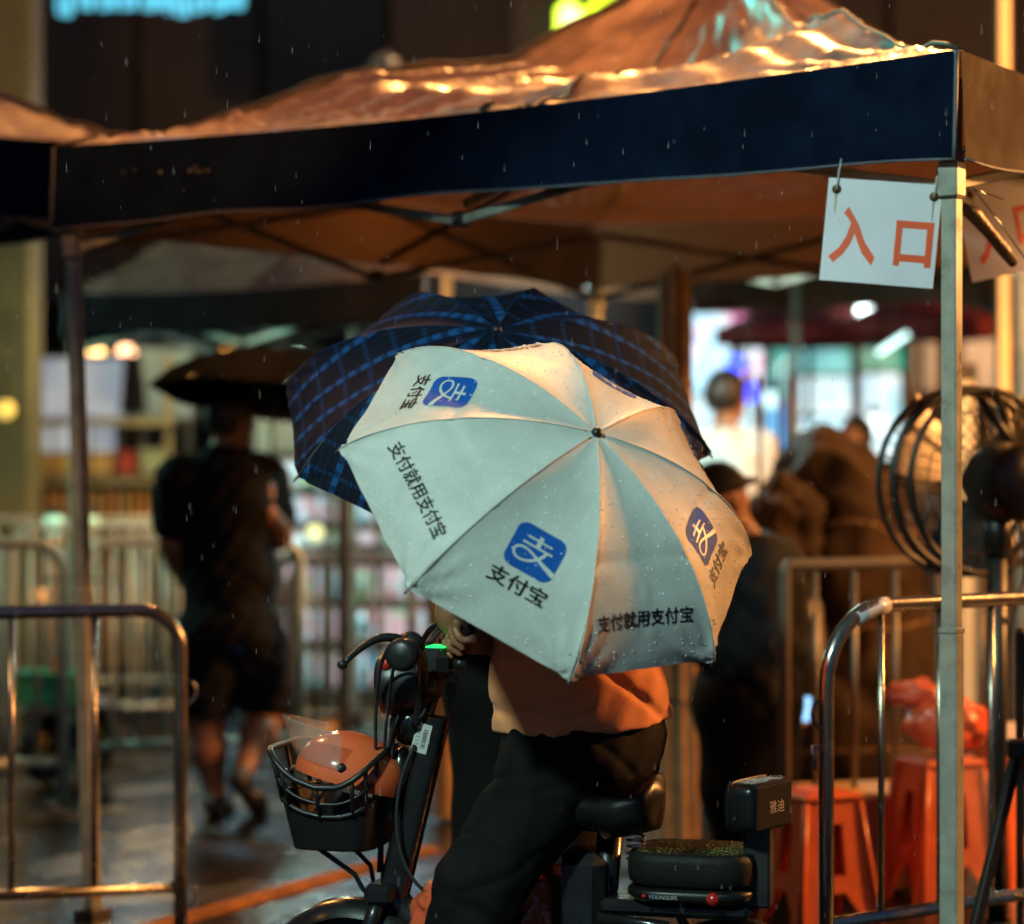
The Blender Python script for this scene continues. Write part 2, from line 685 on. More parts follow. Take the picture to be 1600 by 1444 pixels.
# ------------------------------------------------------------------ the dark building behind
YF = 20.0
bld = thing("shop_building", "dark clad building with lit shop openings along its ground floor", "building", (0, YF, 0))
m_dkwall2 = M("dark_cladding_brown", (0.034, 0.027, 0.019), 0.6, var=0.4, vscale=1.0, bump=0.2, bscale=14, dist=0.01)
m_dkwall3 = M("dark_cladding_green", (0.022, 0.034, 0.027), 0.6, var=0.4, vscale=1.0, bump=0.2, bscale=14, dist=0.01)
for k in range(26):
    x = -13 + k * 1.04
    mt = [m_dkwall, m_dkwall2, m_dkwall, m_dkwall3][(k * 7 + k // 3) % 4]
    mb = MB()
    mb.box((x, YF + 0.1 + 0.03 * ((k * 5) % 3), 6.5), (1.0, 0.2, 7.2), None, 0.02)
    mb.build("wall_panel", mt, bld)
mb = MB()
mb.box((0, YF + 0.4, 6.5), (27, 0.3, 7.4))
mb.box((0, YF + 3.6, 2.95), (27, 6.4, 0.2))
mb.box((0, YF + 5.0, 1.4), (27, 0.2, 2.9))
mb.build("wall", m_dkwall, bld)
mb = MB()
mb.box((0, YF - 0.02, 2.82), (27, 0.34, 0.14), None, 0.02)
mb.build("lintel", m_dkwall2, bld)
m_warmwall = M("beige_wall", (0.52, 0.40, 0.27), 0.7, var=0.12, vscale=3)
for px in (-700, -300, 250, 690, 1046, 1196, 1342, 1425, 1720, 2100):
    x = (px - 800) / FPX * YF
    mb = MB()
    mb.box((x, YF + 0.15, 1.37), (0.16, 0.5, 2.74), None, 0.015)
    mb.build("pier", m_dkwall2, bld)
# dark windows high on the facade
m_dkglass = M("dark_glass", (0.01, 0.012, 0.014), 0.08, var=0.0)
for k in range(5):
    x = -10 + k * 5.1
    mb = MB()
    mb.box((x, YF - 0.03, 7.2), (1.7, 0.08, 1.5), None, 0.01)
    f = mb.build("window_frame", m_darksteel, bld)
    mb = MB()
    mb.box((x, YF - 0.075, 7.2), (1.5, 0.02, 1.3))
    mb.build("pane", m_dkglass, f)
# far edge of the square: side buildings so that the place goes on out of frame
for sx, lab in ((-1, "plain dark brick block closing the left side of the square"), (1, "plain dark brick block closing the right side of the square")):
    sb = thing("side_building", lab, "building", (sx * 13.2, 8, 0))
    mb = MB()
    mb.box((sx * 15.0, 9, 6.0), (3.0, 22, 12), None, 0.03)
    mb.build("wall", m_dkwall2, sb)
    for k in range(5):
        for z in (2.0, 5.2):
            mb = MB()
            mb.box((sx * 13.48, 0.5 + k * 4, z), (0.1, 1.4, 1.4), None, 0.01)
            f = mb.build("window_frame", m_darksteel, sb)
            mb = MB()
            mb.box((sx * 13.42, 0.5 + k * 4, z), (0.02, 1.2, 1.2))
            mb.build("pane", m_dkglass, f)

# ------------------------------------------------------------------ olive column at the far left
t = thing("concrete_column", "olive concrete column at the left edge of the square", "column", (-2.92, 14.0, 0))
mb = MB()
mb.box((-2.93, 14.0, 3.5), (0.36, 0.36, 7.0), None, 0.015)
mb.build("shaft", m_olive, t)
mb = MB()
mb.box((-2.93, 14.0, 0.06), (0.46, 0.46, 0.12), None, 0.02)
mb.build("plinth", m_olive, t)

# ------------------------------------------------------------------ lit panels, screens and lamps of the shops


def panel(name, x0, y0, x1, y1, D, mat, label, cat, depth=0.10, frame=m_darksteel, fr=0.03, stand=False, legs=True):
    """framed lit panel covering the photo's pixels x0..x1, y0..y1 at distance D"""
    a, c = P(x0, y1, D), P(x1, y0, D)
    cx, cz = (a.x + c.x) / 2, (a.z + c.z) / 2
    W, H = c.x - a.x, c.z - a.z
    t = thing(name, label, cat, (cx, D, max(0, a.z)))
    mb = MB()
    mb.box((cx, D, cz), (W, 0.012, H))
    mb.build("glowing_face", mat, t)
    mb = MB()
    mb.box((cx, D + depth / 2 + .01, cz), (W + fr * 2, depth, H + fr * 2), None, 0.008)
    mb.build("housing", frame, t)
    for sx in (-1, 1):
        mb = MB()
        mb.box((cx + sx * (W / 2 + fr / 2), D - .004, cz), (fr, 0.03, H + fr * 2), None, 0.004)
        mb.build("frame_side", frame, t)
    if legs and (stand or a.z > 0.02):
        mb = MB()
        for sx in (-1, 1):
            if a.z > 0.05:
                mb.box((cx + sx * W * .42, D + depth / 2 + .01, (a.z - fr) / 2), (0.04, 0.04, a.z - fr))
        if mb.v:
            mb.build("leg_frame", frame, t)
    return t


m_scr_pink = glow_picture("pink_screen", [(0.9, 0.25, 0.5), (0.75, 0.9, 1.0), (0.35, 0.75, 0.95), (0.95, 0.55, 0.75)], 1.44, 2.6, 3.1)
m_scr_teal = glow_picture("teal_window", [(0.0, 0.26, 0.20), (0.03, 0.50, 0.44), (0.16, 0.72, 0.72), (0.02, 0.36, 0.42)], 0.80, 3.0, 7.0)
m_scr_white = glow_picture("white_window", [(0.50, 0.85, 1.0), (0.75, 0.97, 1.0), (0.25, 0.68, 0.80)], 1.05, 3.0, 1.0)
m_scr_blue = glow_picture("blue_window", [(0.03, 0.12, 0.45), (0.10, 0.35, 0.75), (0.25, 0.7, 0.9)], 1.02, 4.0, 5.0)
m_scr_cyan = glow_picture("cyan_window", [(0.15, 0.6, 0.85), (0.6, 0.95, 1.0), (0.1, 0.45, 0.7)], 1.53, 5.0, 2.0)
m_scr_green = glow_picture("green_window", [(0.0, 0.22, 0.14), (0.02, 0.45, 0.3), (0.2, 0.65, 0.55)], 0.8, 3.0, 9.0)
m_scr_beige = glow_picture("beige_window", [(0.75, 0.45, 0.24), (0.85, 0.62, 0.40), (0.6, 0.34, 0.18)], 0.38, 2.0, 4.0)
m_scr_grey = glow_picture("pale_curtain_lit", [(0.34, 0.32, 0.40), (0.40, 0.42, 0.40), (0.26, 0.28, 0.34), (0.28, 0.44, 0.38)], 0.75, 2.2, 6.0)
m_scr_green2 = glow_picture("pale_green_lit", [(0.25, 0.36, 0.22), (0.20, 0.24, 0.14), (0.36, 0.42, 0.32)], 0.63, 3.0, 8.0)

panel("led_screen", 1063, 492, 1190, 612, 18.0, m_scr_pink, "tall pink and white lit screen above the man in the white shirt", "screen")
panel("shop_window", 1063, 612, 1190, 800, 18.6, m_scr_white, "pale lit shop window directly below the pink screen", "shop window")
panel("shop_window", 1200, 522, 1338, 640, 18.2, m_scr_teal, "teal lit shop window under the red parasols", "shop window")
panel("shop_window", 1196, 630, 1238, 742, 17.9, m_scr_blue, "narrow deep blue lit panel beside the white shirt", "shop window")
panel("menu_board", 1238, 590, 1336, 652, 17.6, m_scr_white, "white glowing menu board in the teal shop", "menu board")
panel("shop_counter", 1238, 654, 1334, 720, 17.5, m_scr_cyan, "cyan glowing shop counter below the white menu board", "counter")
panel("shop_window", 1348, 522, 1412, 600, 18.2, m_scr_green, "green lit shop window right of the thin lamp pole", "shop window")
panel("poster_box", 1348, 585, 1406, 715, 17.8, m_scr_white, "white back-lit poster box right of the thin lamp pole", "poster box")
panel("shop_window", 945, 492, 1030, 700, 18.4, m_scr_beige, "warm beige glowing panel in place of a lit wall, left of the wrapped post", "shop window")  # a lit wall, drawn as a glowing panel
panel("shop_window", 890, 490, 940, 540, 18.2, m_scr_white, "small white lit window above the plaid umbrella", "shop window")
panel("shop_window", 1430, 530, 1462, 610, 18.0, m_scr_beige, "small beige lit window behind the big fan", "shop window")
panel("shop_window", 1505, 530, 1556, 610, 18.0, m_scr_beige, "dim beige window between the fan and the light tube", "shop window")
panel("curtain_panel", 46, 560, 196, 652, 16.0, m_scr_grey, "wide pale lit panel above the slatted stall", "panel")
panel("curtain_panel", 214, 545, 300, 652, 16.3, m_scr_green2, "pale green lit panel behind the black umbrella", "panel")
panel("curtain_panel", 400, 640, 470, 800, 16.4, m_scr_green2, "pale green lit panel behind the walking man's head", "panel")
panel("shop_window", 60, 664, 180, 722, 16.4, m_scr_grey, "low grey lit shop window over the tray of goods", "shop window")
m_blue_sign = glow("blue_sign_face", (0.01, 0.10, 0.28), 0.45)
panel("wall_sign", -30, 592, 28, 652, 15.2, m_blue_sign, "plain blue sign at the left edge of the square", "sign")


def globe(px, py, D, r, col, s, label, top=None, cat="lamp", group=None):
    c = P(px, py, D)
    t = thing("globe_lamp", label, cat, c, group=group)
    mb = MB()
    mb.ell(c, (r, r, r), None, 16, 10)
    mb.build("globe", glow("globe_glass", col, s), t)
    mb = MB()
    mb.lathe([(0.001, r + .05), (r * .45, r + .05), (r * .5, r * .8), (r * .3, r * .75)], c, (0, 0, 1), 12)
    mb.tube([c + Vector((0, 0, r + .04)), c + Vector((0, 0, top or (r + .5)))], 0.008, 6)
    mb.build("lamp_cap", m_darksteel, t)
    return t


globe(1360, 485, 15.5, 0.085, (0.80, 1.0, 0.95), 9, "bright white globe lamp hanging beside the entrance sign")
globe(1318, 490, 16.5, 0.05, (0.35, 0.95, 0.85), 2.2, "small teal lamp left of the bright white globe lamp")
globe(1150, 571, 14.5, 0.065, (0.05, 0.08, 1.0), 2.5, "blue globe lamp above the head of the white-shirted man")
globe(1172, 613, 14.2, 0.06, (0.05, 0.06, 1.0), 2.5, "blue globe lamp right beside the white-shirted man's face")
globe(1163, 590, 14.9, 0.055, (1.0, 0.5, 0.25), 1.2, "small orange lamp between the two blue globe lamps")
globe(1205, 624, 15.5, 0.06, (0.6, 0.95, 1.0), 1.3, "pale cyan lamp in front of the deep blue panel")
globe(1366, 664, 15.5, 0.07, (0.75, 1.0, 1.0), 2.2, "pale globe lamp low in front of the poster box")
for i, (px, py, c_, s_, lab) in enumerate([
        (150, 556, (1.0, 0.55, 0.18), 6, "orange bulb above the pale panel, nearer the tent pole"),
        (197, 553, (1.0, 0.48, 0.25), 5, "orange bulb above the pale panel, beside the dark hanging coat"),
        (356, 531, (1.0, 0.42, 0.08), 3, "dim orange bulb over the black umbrella, first of the row"),
        (402, 524, (1.0, 0.82, 0.5), 6, "warm white bulb over the black umbrella, second of the row"),
        (428, 524, (1.0, 0.85, 0.55), 6, "warm white bulb over the black umbrella, third of the row"),
        (456, 524, (1.0, 0.62, 0.25), 7, "bright amber bulb beside the plaid umbrella's top edge")]):
    globe(px, py, 16.2, 0.062, c_, s_, lab, group="shop bulbs in the row")
globe(1187, 786, 9.8, 0.018, (0.75, 0.75, 0.02), 1.8, "yellow fairy light low on the covered heap", cat="fairy light")
globe(1231, 754, 9.8, 0.018, (0.75, 0.75, 0.02), 1.8, "yellow fairy light high on the covered heap", cat="fairy light")
globe(1218, 760, 9.9, 0.014, (0.65, 0.6, 0.02), 1.0, "faint yellow fairy light beside the brighter one", cat="fairy light")

# thin pole that carries the white globe
t = thing("lamp_pole", "thin brown pole standing below the white globe lamp", "pole", P(1338, 900, 15.6) * Vector((1, 1, 0)))
p = P(1338, 470, 15.6)
mb = MB()
mb.tube([(p.x, p.y, 0), (p.x, p.y, 2.75)], 0.035, 10)
mb.build("shaft", m_wood, t)
mb = MB()
mb.tube([(p.x, p.y, 2.6), (p.x + .09, p.y, 2.62)], 0.012, 8)
mb.build("hook", m_darksteel, t)

# red market parasols over the far stalls
m_redcloth = M("dark_red_cloth", (0.22, 0.025, 0.02), 0.75, var=0.2, bump=0.2, bscale=40)
for px, py, D, rr_, lab in ((1265, 492, 15.8, 0.62, "dark red parasol over the teal shop"), (1440, 480, 15.2, 0.5, "dark red parasol behind the entrance sign")):
    c = P(px, py, D)
    t = thing("market_parasol", lab, "parasol", (c.x, D, 0), group="red market parasols")
    mb = MB()
    mb.lathe([(0.02, .22), (rr_ * .5, .12), (rr_, 0), (rr_, -.11), (rr_ - .006, -.11), (rr_ - .006, -.006), (0.02, .2)], (c.x, D, c.z - .09), (0, 0, 1), 8, False)
    mb.build("canopy", m_redcloth, t)
    mb = MB()
    mb.tube([(c.x, D, 0), (c.x, D, c.z + .12)], 0.022, 8)
    mb.lathe([(0.0, 0), (.22, 0), (.22, .06), (.03, .09)], (c.x, D, 0), (0, 0, 1), 16)
    mb.build("pole", m_darksteel, t)

# cyan neon letters high on the building, only their feet in view
m_cyan = glow("cyan_led", (0.09, 0.50, 0.70), 1.1)
t = thing("neon_sign", "cyan neon lettering high on the dark building", "neon sign", P(230, -40, 16.5))
x = 92.0
k = 0
random.seed(11)
while x < 372:
    h0 = random.choice([14, 9, 18, 20, 13])
    if 178 > x > 170 or 262 < x < 274:
        x += 10
        continue
    mb = MB()
    a = P(x, h0, 16.5)
    mb.tube([a, a + Vector((0, 0, 1.8 + .1 * (k % 3)))], 0.015, 8)
    if k % 2 == 0:
        e = P(x + 15, h0 + random.choice([0, -5, 3]), 16.5)
        mb.tube([a, e], 0.015, 8)
        mb.tube([a + Vector((0, 0, .28)), e + Vector((0, 0, .28))], 0.015, 8)
        mb.tube([a + Vector((0, 0, .7)), e + Vector((0, 0, .7))], 0.02, 8)
        mb.tube([e, e + Vector((0, 0, 1.8))], 0.03, 8)
    mb.build("neon_stroke", m_cyan, t)
    x += random.choice([12, 15, 13, 18])
    k += 1
mb = MB()
a, c = P(80, -6, 16.62), P(385, -300, 16.62)
mb.box(((a.x + c.x) / 2, 16.62, (a.z + c.z) / 2), (c.x - a.x, .08, c.z - a.z), None, .01)
mb.build("backboard", m_dkwall, t)

# yellow-green neon beside the tent peak
m_lime = glow("lime_neon", (0.55, 0.85, 0.02), 3.2)
m_cream = glow("cream_neon", (1.0, 0.85, 0.55), 1.4)
t = thing("neon_sign", "yellow-green neon outline glowing above the big tent's left slope", "neon sign", P(895, 10, 16.5))
loop = [(872, 50), (873, 15), (884, 4), (900, 8), (908, 20), (922, 22), (912, 36), (890, 46)]
pts = [P(x, y, 16.5) for x, y in loop]
mb = MB()
mb.tube(pts, 0.017, 8, closed=True)
mb.build("neon_outline", m_lime, t)
mb = MB()
mb.add([P(x, y, 16.53) for x, y in loop], [tuple(range(len(loop)))])
mb.add([P(x, y, 16.56) for x, y in loop], [tuple(reversed(range(len(loop))))])
mb.build("neon_face", m_cream, t)
mb = MB()
mb.tube([P(x, y, 16.5) for x, y in [(920, 18), (928, 6), (944, -4), (960, -14), (975, -30), (990, -60)]], 0.02, 8)
mb.build("neon_outline", m_lime, t)
mb = MB()
mb.box(P(910, 5, 16.66), (1.0, .06, 1.0), None, .01)
mb.build("backboard", m_dkwall, t)

# orange light tube on a post at the right edge
m_tube = glow("orange_tube", (1.0, 0.42, 0.10), 1.4)
t = thing("light_tube", "tall orange light tube on a post at the right edge", "light", P(1571, 700, 12.5) * Vector((1, 1, 0)))
mb = MB()
a, c = P(1570, 690, 12.5), P(1570, -260, 12.5)
mb.tube([a, c], 0.024, 12)
mb.build("tube", m_tube, t)
mb = MB()
mb.box((a.x + .012, 12.58, 2.4), (.09, .06, 4.8), None, .006)
mb.build("post", m_darksteel, t)
mb = MB()
mb.tube([P(1573, 848, 12.5), P(1573, 806, 12.5)], .03, 12)
mb.build("tube", m_tube, t)
# cream wall lit by it, far right
m_sidewall = M("orange_painted_wall", (0.50, 0.27, 0.10), 0.6, var=0.2, vscale=4)


# bulbs hung by stalls and tents; most are added for their light
def hung_bulb(x, y, z, col, watts, label, s=8, top=.25):
    t = thing("hanging_bulb", label, "lamp", (x, y, z), group="bulbs hanging under the stalls and tents")
    mb = MB()
    mb.ell((x, y, z), (.035, .035, .045), None, 14, 9)
    mb.build("bulb", glow("bulb_glass", col, s), t)
    mb = MB()
    mb.lathe([(.0, .09), (.02, .09), (.022, .04), (.015, .035)], (x, y, z), (0, 0, 1), 12)
    mb.tube([(x, y, z + .08), (x, y, z + top)], .005, 6)
    mb.build("socket", m_black, t)
    l = bpy.data.lights.new("bulb_light", 'POINT')
    l.energy, l.color, l.shadow_soft_size = watts, col, .06
    lo = bpy.data.objects.new("bulb_light", l)
    COL.objects.link(lo)
    lo.location = (0, 0, -.08)
    lo.parent = t


hung_bulb(-1.9, 13.6, 2.25, (1.0, 0.62, 0.25), 48, "warm bulb hanging over the orange slatted stall")
hung_bulb(0.72, 10.9, 2.33, (0.62, 1.0, 0.92), 75, "cool bulb added between the tents to light the white-shirted man")  # hidden by the valance, added to light the white shirt
hung_bulb(2.1, 9.7, 2.45, (1.0, 0.45, 0.12), 45, "orange bulb hanging behind the fan")  # added to warm the underside of the tent
hung_bulb(-1.1, 12.4, 1.98, (0.65, 1.0, 0.80), 16, "greenish bulb added for its light in front of the lit display shelf")  # added lamp, only for its light near the shelf
hung_bulb(-2.75, 10.6, 2.3, (0.45, 1.0, 0.74), 42, "greenish bulb added out of view to light the pale queue barriers")  # unseen, added to tint the barrier rails green
hung_bulb(2.5, 6.5, 2.15, (1.0, 0.43, 0.12), 24, "orange bulb added out of view right of the big tent to light the shaded board")  # out of view, added to light the second board
hung_bulb(-0.95, 9.3, 2.55, (1.0, 0.45, 0.13), 45, "orange bulb added behind the valance to light the tent behind")  # hidden bulb added for the roof of the tent behind
# slim fluorescent tube, tilted, right of the thin pole
t = thing("fluorescent_tube", "pale tilted fluorescent tube between the two red parasols", "lamp", P(1395, 538, 14.0))
mb = MB()
mb.tube([P(1372, 552, 14), P(1418, 522, 14)], .016, 10)
mb.build("tube", glow("fluorescent_glass", (0.65, 1.0, 0.95), 2.2), t)
mb = MB()
mb.tube([P(1370, 549, 14.05), P(1420, 517, 14.05)], .018, 8)
mb.tube([P(1395, 532, 14.05), P(1395, 470, 14.05)], .006, 6)
mb.build("holder", m_darksteel, t)

# glowing board added behind the tent for blue reflections on the ground
panel("reflection_board", 112, 236, 860, 335, 19.6, glow_picture("reflection_board_face", [(0.10, 0.48, 0.75), (0.28, 0.68, 0.90), (0.08, 0.38, 0.70)], 8.0, 1.5, 3.0), "long pale blue lit billboard added out of view behind the big tent for ground reflections", "glowboard", legs=False, depth=.28)
# second, shorter light post behind the fan
t = thing("light_tube", "shorter orange light pillar directly right of the front post, behind the fan", "light", P(1513, 1000, 11.0) * Vector((1, 1, 0)))
mb = MB()
mb.tube([P(1513, 1110, 11), P(1513, 596, 11)], .032, 12)
mb.build("tube", glow("amber_tube", (1.0, 0.50, 0.18), .55), t)
mb = MB()
q = P(1513, 0, 11)
mb.box((q.x, 11.08, .95), (.10, .08, 1.9), None, .006)
mb.build("post", m_darksteel, t)

panel("amber_glow_board", -320, 266, 48, 350, 19.6, glow_picture("amber_glow_face", [(1.0, 0.42, 0.10), (1.0, 0.55, 0.20), (0.8, 0.30, 0.06)], 14.0, 1.5, 6.0), "amber glowing board added out of view behind the left tent for ground reflections", "shop sign", legs=False, depth=.28)  # added unseen for amber reflections on the wet ground

for px, py, D, r_, c_, s_, lab in (
        (84, 820, 12.9, .055, (0.45, 0.95, 0.62), .8, "pale green glow set as a glint on the queue rail, left of the tent pole"),  # glint on the barrier top, made as a glowing ball
        (143, 818, 13.0, .042, (0.60, 0.95, 0.50), .7, "small yellow-green glow set as a glint on the queue rail, right of the tent pole"),  # another barrier-top glint made to glow
        (8, 640, 13.6, .055, (0.95, 0.62, 0.12), .9, "yellow lamp on the left edge of the photo beside the blue sign"),
        (492, 832, 13.2, .045, (0.85, 0.95, 0.45), .8, "yellow-green lamp low before the lit display shelf"),
        (425, 745, 14.2, .06, (0.75, 0.85, 0.35), .7, "yellowish lamp behind the walking man's raised hand"),
        (61, 930, 12.4, .035, (1.0, 0.40, 0.10), 1.0, "small orange lamp low behind the front left barrier")):
    globe(px, py, D, r_, c_, s_, lab)
# ------------------------------------------------------------------ tents
def canvas(name, col, trans_col, mixf, rough=0.36, coat=0.5, bump=0.5, spec=0.7):
    m = M(name, col, rough, var=0.35, vscale=5, bump=bump, bscale=70, dist=0.006, coat=coat, coat_r=0.24, rvar=0.1, spec=spec)
    nt = m.node_tree
    out = nt.nodes["Material Output"]
    pb = nt.nodes["Principled BSDF"]
    tr = _n(nt, "ShaderNodeBsdfTranslucent")
    tr.inputs[0].default_value = (*trans_col, 1)
    mx = _n(nt, "ShaderNodeMixShader")
    mx.inputs[0].default_value = mixf
    nt.links.new(pb.outputs[0], mx.inputs[1])
    nt.links.new(tr.outputs[0], mx.inputs[2])
    nt.links.new(mx.outputs[0], out.inputs[0])
    return m


m_canvas = canvas("wet_tent_canvas", (0.30, 0.21, 0.15), (0.26, 0.13, 0.06), 0.10, 0.40, 0.9)
m_valance_inner = canvas("warm_lit_valance_cloth", (0.040, 0.022, 0.012), (0.12, 0.06, 0.03), 0.15, 0.7, 0.0, 0.15, 0.1)  # warm light on the inside put into the navy cloth's colour
m_valance_dark = canvas("dark_valance_cloth", (0.008, 0.008, 0.010), (0.01, 0.01, 0.01), 0.02, 0.8, 0.0, 0.10, 0.02)
m_canvas_dark = canvas("brown_tent_canvas", (0.20, 0.13, 0.085), (0.2, 0.1, 0.04), 0.06, 0.5, 0.4)
m_valance_brown = canvas("brown_valance_cloth", (0.13, 0.062, 0.025), (0.2, 0.1, 0.04), 0.1, 0.6, 0.0, 0.15, 0.15)
m_valance = canvas("navy_valance_cloth", (0.0042, 0.0095, 0.024), (0.01, 0.02, 0.05), 0.02, 0.8, 0.0, 0.10, 0.02)
m_seam = M("dark_seam_tape", (0.06, 0.045, 0.035), 0.6)
m_piping = M("pale_piping", (0.10, 0.11, 0.13), 0.5)
m_truss = M("shaded_truss", (0.05, 0.045, 0.04), 0.5, var=0.2)  # shade under the roof put into the colour of the rear bars
m_joint = M("black_joint", (0.015, 0.015, 0.015), 0.4)


def v2(p, z):
    return Vector((p[0], p[1], z))


def tent(label, A, e1, e2, L1, L2, z_e, z_b, H, detail=1.0, seed=0, posts="ABCD", lean=None, group=None, pole_mat=None, power=1.55, truss=True, profile=None, vmat=None, rmat=None):
    e1, e2 = Vector(e1).normalized(), Vector(e2).normalized()
    A = Vector(A)
    cs = [A, A + e1 * L1, A + e1 * L1 + e2 * L2, A + e2 * L2]     # right-front, left-front, left-rear, right-rear
    cen = (cs[0] + cs[2]) / 2
    t = thing("canopy_tent", label, "canopy tent", (cen.x, cen.y, 0), group=group)
    pole_mat = pole_mat or m_polepaint
    nu, nv = max(10, int(110 * detail)), max(8, int(64 * detail))

    def eave(k, s):
        p = cs[k].lerp(cs[(k + 1) % 4], s)
        return p

    def rz(k, s, p):
        z = z_e + (float(np.interp(p, [0, .15, .3, .4, .5, .66, .85, 1], profile)) if profile else H * p ** power)
        edge = min(s, 1 - s) * 2
        z -= 0.03 * math.sin(PI * s) * (1 - p) ** 2
        q = max(0.0, 1 - (abs(2 * s - 1)) ** 2) * math.sin(PI * min(1, p)) ** 0.8
        z -= 0.10 * q
        if detail > 0.2:
            damp = min(1, p / 0.05) * min(1, (1 - p) / 0.06)
            rad = mnoise.noise(Vector((s * 1.6 + seed, p * 9 + 2.0 * s, k * 9.1)))
            z += damp * 0.020 * rad * min(1, edge * 3 + .35)
            z += damp * 0.008 * (1 - 2 * abs(mnoise.noise(Vector((s * 2.2 + 5, (p - .35 * s) * 17, k * 4.7 + seed)))) ** .7)
            z += damp * 0.006 * (1 - 2 * abs(mnoise.noise(Vector((s * 3 + 1, (p + .5 * s) * 24, k * 2.7 + seed)))) ** .7)
            z += damp * 0.0025 * mnoise.noise(Vector((s * 18, p * 30, k * 3.3 + seed)))
            z += 0.030 * max(0, min(1, (p - .38) / .25)) * (1 - p) * 1.6 * (1 - 2 * abs(mnoise.noise(Vector((s * 13 + rad * .6, p * 1.3, k * 6.1 + seed)))) ** .8)
            z += 0.035 * math.exp(-abs(s - .47) / .05) * min(1, p / .08) * max(0, 1 - p)
            c1 = math.atan2(p, s + .02)
            c2 = math.atan2(p, 1.02 - s)
            z += 0.012 * damp * math.sin(c1 * 30 + 2 * rad) * math.exp(-s * 2.5)
            z += 0.017 * damp * (1 - 2 * abs(math.sin(c2 * 19 + 1 + 1.5 * rad)) ** .8) * math.exp(-(1 - s) * 1.5)
        return z

    for k in range(4):
        def fn(s, p, k=k):
            # panel k: s along its eave, p up to the peak
            e = eave(k, s)
            q = e.lerp(cen, p)
            return v2(q, rz(k, s, p))
        mb = MB()
        mb.grid(fn, nu, nv)
        mb.build("roof_panel", rmat or m_canvas, t)
        if detail > .3:
            mb = MB()
            mb.tube([fn(.47, .02 + .9 * i / 30) + Vector((0, 0, .006)) for i in range(31)], 0.006, 6)
            mb.build("middle_seam", m_seam, t)
        # ridge seam
        pts = []
        for i in range(25):
            p = i / 24
            q = cs[k].lerp(cen, p)
            pts.append(v2(q, rz(k, 0, p) + .004))
        mb = MB()
        mb.tube(pts, 0.006, 6)
        mb.build("ridge_seam", m_seam, t)

        nrm = Vector(((cs[(k + 1) % 4] - cs[k]).y, -(cs[(k + 1) % 4] - cs[k]).x)).normalized()
        if (cen - cs[k]).dot(nrm) > 0:
            nrm = -nrm

        def fv(s, v, k=k, nrm=nrm):
            e = eave(k, s)
            z0 = rz(k, s, 0)
            zb = z_b + 0.012 * math.sin(PI * s) + 0.014 * mnoise.noise(Vector((s * 7, k, seed)))
            wv = (0.022 * mnoise.noise(Vector((s * 5 + seed, v * .8, k * 2.0))) + .010 * mnoise.noise(Vector((s * 16, v * 1.5, k * 5.0)))) * v * min(1, min(s, 1 - s) * 12)
            q = e + nrm * (0.008 + wv + .012 * v)
            return v2(q, lerp(z0 - .001, zb, v))
        mb = MB()
        mb.grid(fv, max(12, int(80 * detail)), max(3, int(10 * detail)))
        val = mb.build("valance", vmat or (m_valance if k == 0 or not lean else m_valance_inner), t)
        mb = MB()
        mb.tube([fv(i / 40, 1.0) for i in range(41)], 0.004, 5)
        mb.build("hem", m_piping if detail > .5 else m_valance, val)
        mb = MB()
        mb.tube([fv(0.0, i / 6) + v2(nrm, 0) * .002 for i in range(7)], 0.006, 6)
        mb.build("corner_piping", m_piping, val)
    # posts
    for ch in posts:
        k = "ABCD".index(ch)
        inw = (cen - cs[k]).normalized() * 0.045
        top = v2(cs[k] + inw, z_e - 0.06)
        foot = v2(cs[k] + inw, 0.0)
        if lean and ch in lean:
            foot = v2(Vector(lean[ch]), 0.0)
        ax = (top - foot).normalized()
        x_ = Vector((e1.x, e1.y, 0))
        y_ = ax.cross(x_).normalized()
        x_ = y_.cross(ax).normalized()
        rot = Matrix((x_, y_, ax)).transposed()

        def seg(h0, h1, wdt, nm, mat, par):
            p0, p1 = foot + ax * h0, foot + ax * h1
            m_ = MB()
            m_.box((p0 + p1) / 2, (wdt, wdt, (p1 - p0).length), rot, 0.003)
            return m_.build(nm, mat, par)
        Lp = (top - foot).length
        ps = seg(0.03, 1.03, 0.046, "post", pole_mat, t)
        seg(1.03, 1.045, 0.050, "post_collar", pole_mat, ps)
        seg(1.04, Lp, 0.040, "inner_post", pole_mat, ps)
        zc = z_b - 0.085
        seg(zc, zc + .085, 0.052, "slider", pole_mat, ps)
        seg(zc - .006, zc, 0.050, "slider_rim", m_joint, ps)
        seg(zc + .085, zc + .105, 0.046, "slider_cap", pole_mat, ps)
        seg(0.0, 0.03, 0.09, "foot_plate", m_darksteel, ps)
